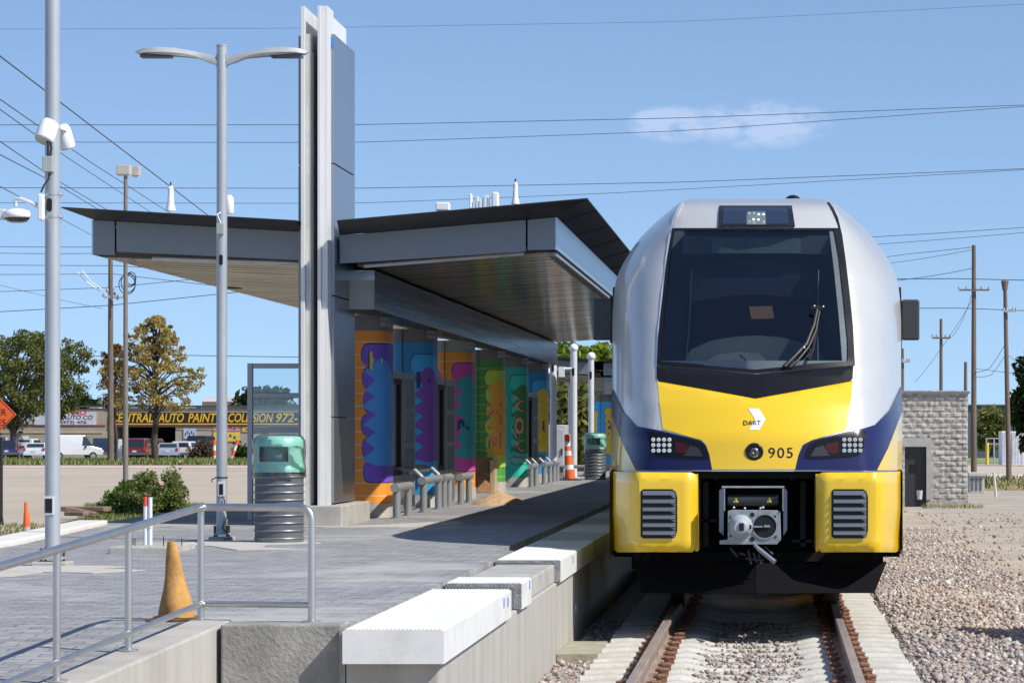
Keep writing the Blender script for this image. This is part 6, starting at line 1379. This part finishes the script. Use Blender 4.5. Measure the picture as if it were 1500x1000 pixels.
g = G(); ipx = [(118,50),(330,50),(330,60),(300,78),(125,76),(150,62)]
g.prism([(XX(a,b), b) for a, b in [(60,49.5),(436,49.5),(436,60),(300,64),(300,78),(128,77),(112,64),(60,58)]], -.13, -.094, 'z'); struct(g.build('lot_island', mat('island_soil', (.10,.12,.04), .95, c2=(.24,.21,.12), vs=2)))
o = thing('broken_kerb', 'broken brown kerb pieces at the left of the grass island', 'kerb', (XX(125,64), 64, -.1)); g = G(); g.obox(P(126,745,64)+Vector((0,0,-.0)), .95, .35, .10, Matrix.Rotation(-.25, 3, 'Z')); g.obox(P(118,749,63), .6, .25, .10, Matrix.Rotation(.2, 3, 'Y')); g.obox(P(112,752,62), .45, .2, .08, Matrix.Rotation(-.4, 3, 'Z')); g.build('rubble', mat('kerb_brown', (.22,.15,.11), .9, var=.25, vs=5), o, bevel=.02)
# ---- signs and delineators on the left
D_ = 60; t = thing('warning_sign', 'orange diamond roadworks sign at the left edge', 'road sign', (XX(-12,D_), D_, -.12))
cx_, cz_ = XX(-19,D_), ZZ(607,D_); r = XX(24,D_)-cx_; g = G(); g.prism([(cx_-r,cz_),(cx_,cz_-r),(cx_+r,cz_),(cx_,cz_+r)], D_, D_+.02, 'y'); sp = g.build('sign_panel', mat('sign_orange', (.80,.12,.02), .5, var=.04), t, bevel=.004)
g = G(); r2 = r*.93; r3 = r*.96
for k in range(4):
    a0, a1 = [(math.pi/2*q) for q in (k, k+1)]; A = (cx_+r3*math.cos(a0), cz_+r3*math.sin(a0)); B = (cx_+r3*math.cos(a1), cz_+r3*math.sin(a1)); C_ = (cx_+r2*math.cos(a1), cz_+r2*math.sin(a1)); E = (cx_+r2*math.cos(a0), cz_+r2*math.sin(a0)); g.add([(A[0],D_-.003,A[1]),(B[0],D_-.003,B[1]),(C_[0],D_-.003,C_[1]),(E[0],D_-.003,E[1])], [(0,1,2,3)])
g.build('sign_border', black, sp)
for txt, xr, py in (('WATER', 9.5, 606-2), ('LINES', 8.5, 620-1)):
    v, f = text2d(txt, .17, bold=.0); w_ = max(a[0] for a in v); g = G(); sc = 1.0; g.add([(XX(xr,D_)-w_+a[0], D_-.004, ZZ(py,D_)+a[1]) for a in v], f); g.keepn = True; g.build('sign_letters', black, sp)
g = G(); g.add([(XX(-3,D_),D_-.004,ZZ(637,D_)),(XX(3,D_),D_-.004,ZZ(637,D_)),(XX(0,D_),D_-.004,ZZ(632,D_))], [(0,1,2)]); g.build('sign_arrow', black, sp)
g = G(); g.cyl((XX(1,D_),D_+.05,-.12),(XX(1,D_),D_+.05,ZZ(640,D_)), .03, n=8); g.tube([(XX(1,D_),D_+.05,.15),(XX(8,D_),D_-.2,-.08)], .02, 6); g.build('post', rubber, t)
def deline(px, D, yb, yt, z, label, cap=True):
    x = XX(px, D); H = ZZ(yt,D)-z; r = 5*D/F; t = thing('delineator_post', label, 'traffic delineator', (x, D, z)); g = G(); g.cyl((x,D,z),(x,D,z+H*.24), r*1.05, n=14); g.build('base_sleeve', mat('sleeve_grey', (.45,.45,.43), .7), t)
    g = G(); g.tube([(x,D,z+H*.24),(x,D,z+H*.68),(x-r*.1,D,z+H*.72),(x-r*.3,D,z+H)], r, 12, radii=[r*1.05,r*.8,r*.6,r*.45]); g.build('orange_tube', orng, t, smooth=50); return t
deline(39, 55, 770, 735, -.12, 'orange capped delineator post on the grass at far left')
deline(234, 69.5, 750, 706, -.12, 'orange delineator top poking out of the shrub')
for px_, lb in ((314, 'orange and white channelizer post beside the street lamp pole'), (338, 'leaning orange and white channelizer right of the lamp pole')):
    D2 = 257; x = XX(px_, D2); t = thing('channelizer_post', lb, 'traffic delineator', (x, D2, -.70))
    for k in range(4): g = G(); lx = .18*(px_ > 330); g.cyl((x+lx*k*.8,D2,-.70+k*.42),(x+lx*(k+1)*.8,D2,-.70+(k+1)*.42), .13, .12, 12); g.build('band', orng if k%2 else refw, t)
t = thing('white_marker_post', 'white flat marker post beside the thin lot lamp post', 'marker post', (XX(175.5,245), 245, -.69)); g = G(); g.box(XX(172.5,245), XX(178.5,245), 245, 245.1, -.69, ZZ(643,245)); g.build('marker', white_paint, t, bevel=.03)
for px_ in (107, 262): o = thing('pebble_marker', 'tiny pale survey marker in the verge grass '+('below the white van' if px_ < 200 else 'near the silver sedan'), 'marker', (XX(px_,235), 235, -.69)); g = G(); g.sph((XX(px_,235),235,-.60), .16, n=8, m=5); g.build('marker', mat('marker_yellow', (.6,.55,.2), .6), o)
# lot lamp post
D_ = 101; x = XX(184, D_); t = thing('parking_lot_lamp', 'thin tall lot lamp post with two boxy heads behind the canopy', 'street lamp', (x, D_, -.12)); woodg = mat('lamp_post_brown', (.20,.18,.16), .7, .2, var=.1)
g = G(); g.cyl((x,D_,-.12),(x,D_,ZZ(254,D_)), .085, .06, 12); g.build('pole', woodg, t, smooth=50); g = G(); g.cyl((x,D_,-.12),(x,D_,.05), .18, n=12); g.build('base', woodg, t)
for a, b, yy in ((171,191,0),(189,200,.5)): g = G(); g.box(XX(a,D_), XX(b,D_), D_-.15+yy, D_+.25+yy, ZZ(256,D_), ZZ(242,D_)); h_ = g.build('lamp_head', mat('lamp_box_tan', (.46,.44,.40), .6), t, bevel=.02); g = G(); g.box(XX(a+1,D_), XX(b-1,D_), D_-.1+yy, D_+.2+yy, ZZ(257.5,D_), ZZ(256.1,D_)); g.build('lens', mat('lens_pale', (.6,.6,.58), .4), h_)
# antennas seen over the roof
antenna(250, 267, 309, 45, 10, 'white tapered antenna over the left roof wing', True)
antenna(755, 262, 299, 45, 8, 'white tapered antenna over the right roof wing', True)
antenna(649, 297, 309, 52, 20, 'small white box unit on the right roof wing')
antenna(690, 284, 306, 52, 3, 'thin white panel antenna at the left of the roof cluster'); antenna(726, 282, 304, 52, 9, 'wider white panel antenna at the right of the roof cluster')
c = P(708, 296, 52); o = thing('roof_antenna', 'cluster of small white panels between two roof antennas', 'antenna', c)
g = G()
for a, b_, w_ in ((699,288,2),(704,291,3),(711,286,4),(714,290,2)): g.box(XX(a,52), XX(a+w_,52), 51.9, 52.1, ZZ(305,52), ZZ(b_,52))
for a in (697, 707, 716): g.cyl((XX(a,52),52,ZZ(306,52)),(XX(a,52),52,ZZ(290,52)), .012, n=6)
g.build('panels', white_plastic, o)
# ---- right side: block building
D_ = 112.0; B0 = gh(5, D_); rbm = brickmat('split_block', (.33,.31,.275), (.47,.445,.40), (.26,.245,.22), .42, .205, 'xz', .006, .95, .8, patch=(.46,.44,.41), pfac=.35, nb=3.2, var=.32, pscale=2.5)
hb = thing('block_hut', 'grey split face block hut with a dark open doorway right of the train', 'building', (XX(1370,D_), D_, B0))
xl, xr = XX(1300,D_), XX(1418,D_); zt_ = ZZ(573,D_); zb = ZZ(731,D_); d0_, d1_ = XX(1325.5,D_), XX(1357,D_); zd = ZZ(654,D_)
g = G(); nx, nz = 44, 36
def facade(x, z): return D_+.045*math.sin(x*37+z*13)*math.sin(z*31-x*9)
g.prism([(xl,zb-.3),(d0_,zb-.3),(d0_,zd),(d1_,zd),(d1_,zb-.3),(xr,zb-.3),(xr,zt_-.08),(xl,zt_-.08)], D_, D_+3.2, 'y'); g.build('wall', rbm, hb)
g = G()    # rough faces of the blocks
row = 0; z = zb; bh = .19
while z < zt_-.1:
    x_ = xl+(row%2)*.2-.4
    while x_ < xr:
        a, b = max(x_, xl), min(x_+.4, xr)
        if b-a > .06 and not (b > d0_-.12 and a < d1_+.12 and z < zd+.12):
            m3 = [[(a+.008+(b-a-.016)*i/4, D_-.004-(.022+random.uniform(-.012,.03) if 0 < i < 4 and 0 < j < 3 else 0), z+.006+(bh-.012)*j/3) for j in range(4)] for i in range(5)]
            n0 = len(g.v); g.v += [p for r_ in m3 for p in r_]; g.f += [(n0+i*4+j, n0+(i+1)*4+j, n0+(i+1)*4+j+1, n0+i*4+j+1) for i in range(4) for j in range(3)]
        x_ += .4
    z += bh; row += 1
g.keepn = True; g.build('block_faces', rbm, hb)
g = G(); g.box(xl, d0_+.0, D_-.06, D_-.03, zd+.0, zd+.15) if False else g.box(XX(1312,D_), XX(1364,D_), D_-.055, D_-.002, zd+.0, ZZ(641,D_)); g.box(d1_, XX(1364,D_), D_-.055, D_-.002, zb, zd); g.build('door_surround', mat('surround_grey', (.38,.37,.35), .9, var=.12, vs=3), hb)
g = G(); g.box(d0_, d1_, D_+.15, D_+.22, zb-.3, zd); dr = g.build('door', mat('door_dark', (.028,.028,.030), .5), hb)
g = G(); g.box(XX(1333,D_), XX(1342,D_), D_+.13, D_+.149, ZZ(692,D_), ZZ(680,D_)); g.build('notice', darkgap, dr)
g = G(); g.box(xl-.1, xr+.06, D_-.12, D_+3.3, zt_-.08, zt_); g.build('roof', mat('hut_roof', (.16,.165,.17), .7), hb)
g = G(); c = P(1347, 716, 111.5); g.lathe([(.08,0),(.11,.30),(.115,.31)], (c[0],111.5,ZZ(731,111.5)), 16); o = g.build('bucket', mat('bucket_white', (.6,.62,.62), .6, dirt=.3), None, smooth=40); tag(o, 'white plastic bucket standing by the dark hut doorway', 'bucket')
c = P(1346, 660, 115)
# utility boxes and posts beyond hut
D2 = 118; o = thing('utility_box', 'grey weathered utility box right of the block hut', 'box', (XX(1432,D2), D2, ZZ(719,D2))); g = G(); g.box(XX(1420,D2), XX(1442,D2), D2, D2+.8, ZZ(722,D2), ZZ(697,D2)); bb_ = g.build('box_body', mat('utility_pale', (.45,.45,.44), .7), o, bevel=.02); g = G(); g.box(XX(1419,D2), XX(1444,D2), D2-.1, D2+.9, ZZ(697,D2), ZZ(692,D2)); g.build('lid', mat('utility_lid', (.5,.48,.45), .7), bb_, bevel=.01)
g = G()
for a in (1423, 1429, 1435): g.box(XX(a,D2), XX(a+3,D2), D2-.02, D2-.002, ZZ(718,D2), ZZ(700,D2))
g.build('door_slots', mat('slot_dark', (.12,.13,.14), .7), bb_)
o = thing('stake', 'pale wooden stake leaning beside the utility box', 'stake', P(1458, 727, D2)); g = G(); g.tube([P(1459,728,D2), P(1455.5,692,D2)], .05, 6); g.build('stake_wood', mat('stake_pale', (.55,.53,.48), .8), o)
# far warehouse, containers, barrier on the right
D3 = 330; o = thing('warehouse', 'long slate blue warehouse on the right horizon', 'building', (XX(1440,D3), D3, -1)); g = G(); g.box(XX(1360,D3), XX(1560,D3), D3, D3+40, -1.1, ZZ(594,D3)); g.build('wall', mat('warehouse_slate', (.075,.095,.125), .7, var=.08, vs=.1), o); g = G(); g.box(XX(1359,D3), XX(1561,D3), D3-.3, D3+40, ZZ(594,D3)+.01, ZZ(592,D3)); g.build('roof_edge', mat('warehouse_edge', (.15,.17,.19), .7), o)
D4 = 255
for i, (a, b) in enumerate(((1468,1481),(1482,1495),(1496,1512))):
    o = thing('storage_container', ['white ribbed container behind the second utility pole, left of three','white ribbed container between two others near the right edge','white ribbed container cut by the right edge of the frame'][i], 'container', (XX(a,D4), D4, -1.05)); g = G(); g.box(XX(a,D4), XX(b,D4), D4, D4+4, -1.0, ZZ(631+i*.5,D4)); cb_ = g.build('container_body', mat('container_white', (.80,.82,.86), .6, var=.06), o)
    g = G()
    for k in range(5): xx = XX(a,D4)+(XX(b,D4)-XX(a,D4))*(.1+.18*k); g.box(xx, xx+.05, D4-.03, D4-.002, -.9, ZZ(633,D4))
    g.build('ribs', mat('container_rib', (.5,.52,.56), .6), cb_)
o = thing('yellow_bollard', 'short yellow bollard in front of the low fence on the right', 'bollard', (XX(1446,262), 262, -1.05)); g = G(); g.cyl((XX(1446,262),262,-1.05),(XX(1446,262),262,ZZ(648,262)), .14, n=10); g.build('bollard', mat('bollard_yellow', (.65,.48,.06), .6), o)
o = thing('low_fence', 'low grey pipe fence beside the yellow bollard', 'fence', (XX(1456,265), 265, -1.05)); g = G()
for a in (1445, 1456, 1467): g.cyl((XX(a,265),265,-1.05),(XX(a,265),265,ZZ(641,265)), .06, n=6)
g.build('posts', galv, o); g = G()
for yy in (642, 650): g.cyl((XX(1445,265),265,ZZ(yy,265)),(XX(1467,265),265,ZZ(yy,265)), .05, n=6)
g.build('rails', galv, o)
# ---- utility poles
wood = mat('pole_wood', (.11,.08,.06), .9, c2=(.19,.145,.115), vs=3, stretch=(3,3,.3), bump=.4, bs=15); ins = mat('insulator', (.35,.36,.38), .4)
def upole(px, D, yb, yt, r, label, arms=(), tx=0, zb=None, extra=None):
    zb = ZZ(yb, D) if zb is None else zb; x0, x1 = XX(px, D), XX(px+tx, D); t = thing('utility_pole', label, 'utility pole', (x0, D, zb)); g = G(); g.cyl((x0,D,zb),(x1,D,ZZ(yt,D)), r, r*.66, 14); g.build('pole', wood, t, smooth=50)
    for (py, a, b, s) in arms:
        g = G(); g.box(XX(px+a,D), XX(px+b,D), D-r-.12, D-r-.005, ZZ(py+1.2,D), ZZ(py-1.2,D)); ar = g.build('crossarm', wood if s != 's' else galv, t)
        g = G()
        for k in range(5):
            if k == 2: continue
            xx = XX(px+a+(b-a)*k/4, D); g.cyl((xx,D-r-.06,ZZ(py-1.2,D)),(xx,D-r-.06,ZZ(py-5,D)), .07, .05, 8)
        g.build('insulators', ins, ar)
    return t
upole(1426.5, 165, 691, 359, .155, 'tallest wooden utility pole, just right of the block hut', [(425,-22,22,'w')])
p_ = upole(1478, 160, 703, 409, .14, 'dark wooden utility pole with a flared top near the right edge', [(456,-8,10,'s')], tx=-6)
g = G(); g.lathe([(.12,-.45),(.17,-.15),(.20,0),(.08,.1)], P(1472, 412, 160), 10); g.build('pole_cap', wood, p_)
upole(1378.5, 190, 620, 467, .13, 'slim wooden utility pole behind the roof of the hut', [(495,-13,13,'w')], zb=-1)
upole(1414.5, 175, 640, 530, .13, 'short wooden pole stub behind the hut corner', zb=-1)
upole(1322, 200, 640, 510, .14, 'bare wooden pole close against the right side of the train', [(530,-4,10,'s')], zb=-1)
p_ = upole(162, 235, 680, 352, .24, 'wooden utility pole rising in front of the body shop', [(436,-8,20,'s')])
def coil(cx_, cy_, r, D):
    g = G()
    for k in range(2): g.tube([(XX(cx_+2*k,D)+r*D/F*math.cos(a)*(1-.12*k), D-.2-.03*k, ZZ(cy_-3*k,D)+r*D/F*math.sin(a)*1.15) for a in [2*math.pi*q/24 for q in range(25)]], .035, 5, cap=False)
    return g
coil(187, 417, 12, 234).build('cable_loop', rubber, p_, smooth=60); coil(191, 411, 8, 234).build('cable_loop', rubber, p_, smooth=60)
g = G()
for a, b in ((152,432),(157,425),(168,430),(172,436),(166,422)): g.sph(P(a,b,234.5), .12, .10, .18, n=8, m=5)
g.build('insulators', ins, p_)
g = G(); g.tube([P(113,398,233), P(126,412,233.5), P(146,426,234.4)], .05, 6); g.tube([P(120,396,233), P(134,413,233.5), P(150,424,234.4)], .04, 6); g.build('white_braces', white_plastic, p_)
# ---- wires
wm = mat('wire_dark', (.05,.055,.065), .6)
def wire(label, pts, D0, D1=None, w=1.3, sag=3, group=None):
    D1 = D1 or D0; n = 26; g = G(); P_ = []
    for i in range(n+1):
        u = i/n; q = u*(len(pts)-1); k = min(int(q), len(pts)-2); f_ = q-k; D = D0+(D1-D0)*u
        a = pts[k][0]+(pts[k+1][0]-pts[k][0])*f_; b = pts[k][1]+(pts[k+1][1]-pts[k][1])*f_+sag*4*u*(1-u); P_.append(P(a, b, D))
    g.tube(P_, w*(D0+D1)/2/F/2, 5, cap=False); o = g.build('overhead_wire', wm, None, smooth=60); tag(o, label, 'wire', group); return o
wire('overhead wire crossing the cloud, upper strand of the top pair', [(-30,183),(520,182),(1000,172),(1530,153)], 240, w=1.0, sag=1)
wire('overhead wire crossing the cloud, lower strand of the top pair', [(-30,208),(520,207),(1000,190),(1530,154)], 240, w=.9, sag=2)
wire('overhead wire touching just above the train roof pods', [(-30,275),(520,275),(1000,266),(1530,246)], 235, w=1.0, sag=1)
wire('fainter overhead wire grazing the train roof pods', [(-30,297),(520,296),(900,281),(1530,247)], 235, w=.8, sag=2)
wire('very faint highest overhead wire near the top of the sky', [(-30,43),(400,42),(1000,32),(1530,5)], 300, w=.5, sag=0)
wire('overhead wire right of the train shoulder, upper of two', [(1180,352),(1350,342),(1530,331)], 200, w=.9, sag=1)
wire('overhead wire right of the train shoulder, lower of two', [(1180,365),(1350,352),(1530,338)], 200, w=.8, sag=1)
wire('wire running from the train top to the tallest pole head', [(1240,384),(1330,371),(1424,362)], 210, 165, w=.8, sag=1)
wire('second wire running to the tallest pole head', [(1240,392),(1330,380),(1424,366)], 210, 165, w=.7, sag=2)
wire('taut horizontal wire across both right utility poles', [(1260,409),(1400,408),(1530,411)], 163, w=1.3, sag=0)
wire('wire rising from behind the train mirror to the tallest pole', [(1300,412),(1424,393)], 185, 165, w=.9, sag=2)
wire('lower horizontal wire passing behind the train mirror', [(1260,452),(1400,451),(1530,456)], 180, w=1.1, sag=0)
wire('slack wire from the hut pole to the tallest pole', [(1340,560),(1380,500),(1424,440)], 190, 165, w=.6, sag=8)
wire('slack wire between slim pole and tallest pole', [(1392,495),(1424,430)], 190, 165, w=.7, sag=10)
wire('drooping wire between the two tall right poles', [(1430,545),(1450,535),(1472,505)], 165, 160, w=.8, sag=4)
wire('lower drooping wire between the two tall right poles', [(1430,552),(1452,545),(1474,518)], 165, 160, w=.7, sag=4)
wire('nearly level wire leaving the dark pole towards the right edge', [(1430,540),(1480,546),(1530,552)], 165, 160, w=.7, sag=0)
wire('drooping wire right of the dark pole at the frame edge', [(1475,518),(1500,535),(1530,545)], 160, w=.8, sag=3)
for i, (a, lb) in enumerate([([(-40,52),(300,312),(460,434)], 'steep overhead wire running down from the left edge to the canopy, highest'), ([(-40,118),(130,236),(280,332)], 'steep overhead wire passing the white radios, second highest'), ([(-40,132),(100,232),(250,330)], 'steep overhead wire just under the second highest on the left'), ([(-40,180),(80,262),(220,345)], 'steep overhead wire crossing the dome camera arm'), ([(-40,206),(80,268),(190,335)], 'steep overhead wire with small white splices on the left'), ([(-40,252),(60,305),(145,350)], 'lowest steep overhead wire, ending at the canopy corner')]):
    wire(lb, a, 60, 150, w=[1.5,1.3,1.2,1.3,1.3,1.1][i], sag=0)
for (a, w_, lb) in [([(-30,361),(140,361),(300,365)], .9, 'thin level wire behind the poles, just under the left canopy corner'), ([(-30,370),(150,371)], .8, 'second thin level wire under the left canopy corner'), ([(-30,388),(170,388),(460,408)], .9, 'level wire under the left soffit reaching the utility pole head'), ([(-30,402),(165,400),(330,420)], .9, 'level wire at the lamp post cable loops'), ([(-30,428),(160,420),(390,398)], .9, 'wire sloping up to the right behind the street lamp'), ([(-30,458),(162,446),(440,418)], 1.1, 'long wire sloping up to the right behind the glass screen'), ([(-30,410),(80,436),(150,452)], .6, 'faint wire sloping down to the wooden pole'), ([(80,522),(260,519),(460,523)], 1.1, 'level wire just above the glass screen top')]:
    wire(lb, a, 236, w=w_, sag=1)
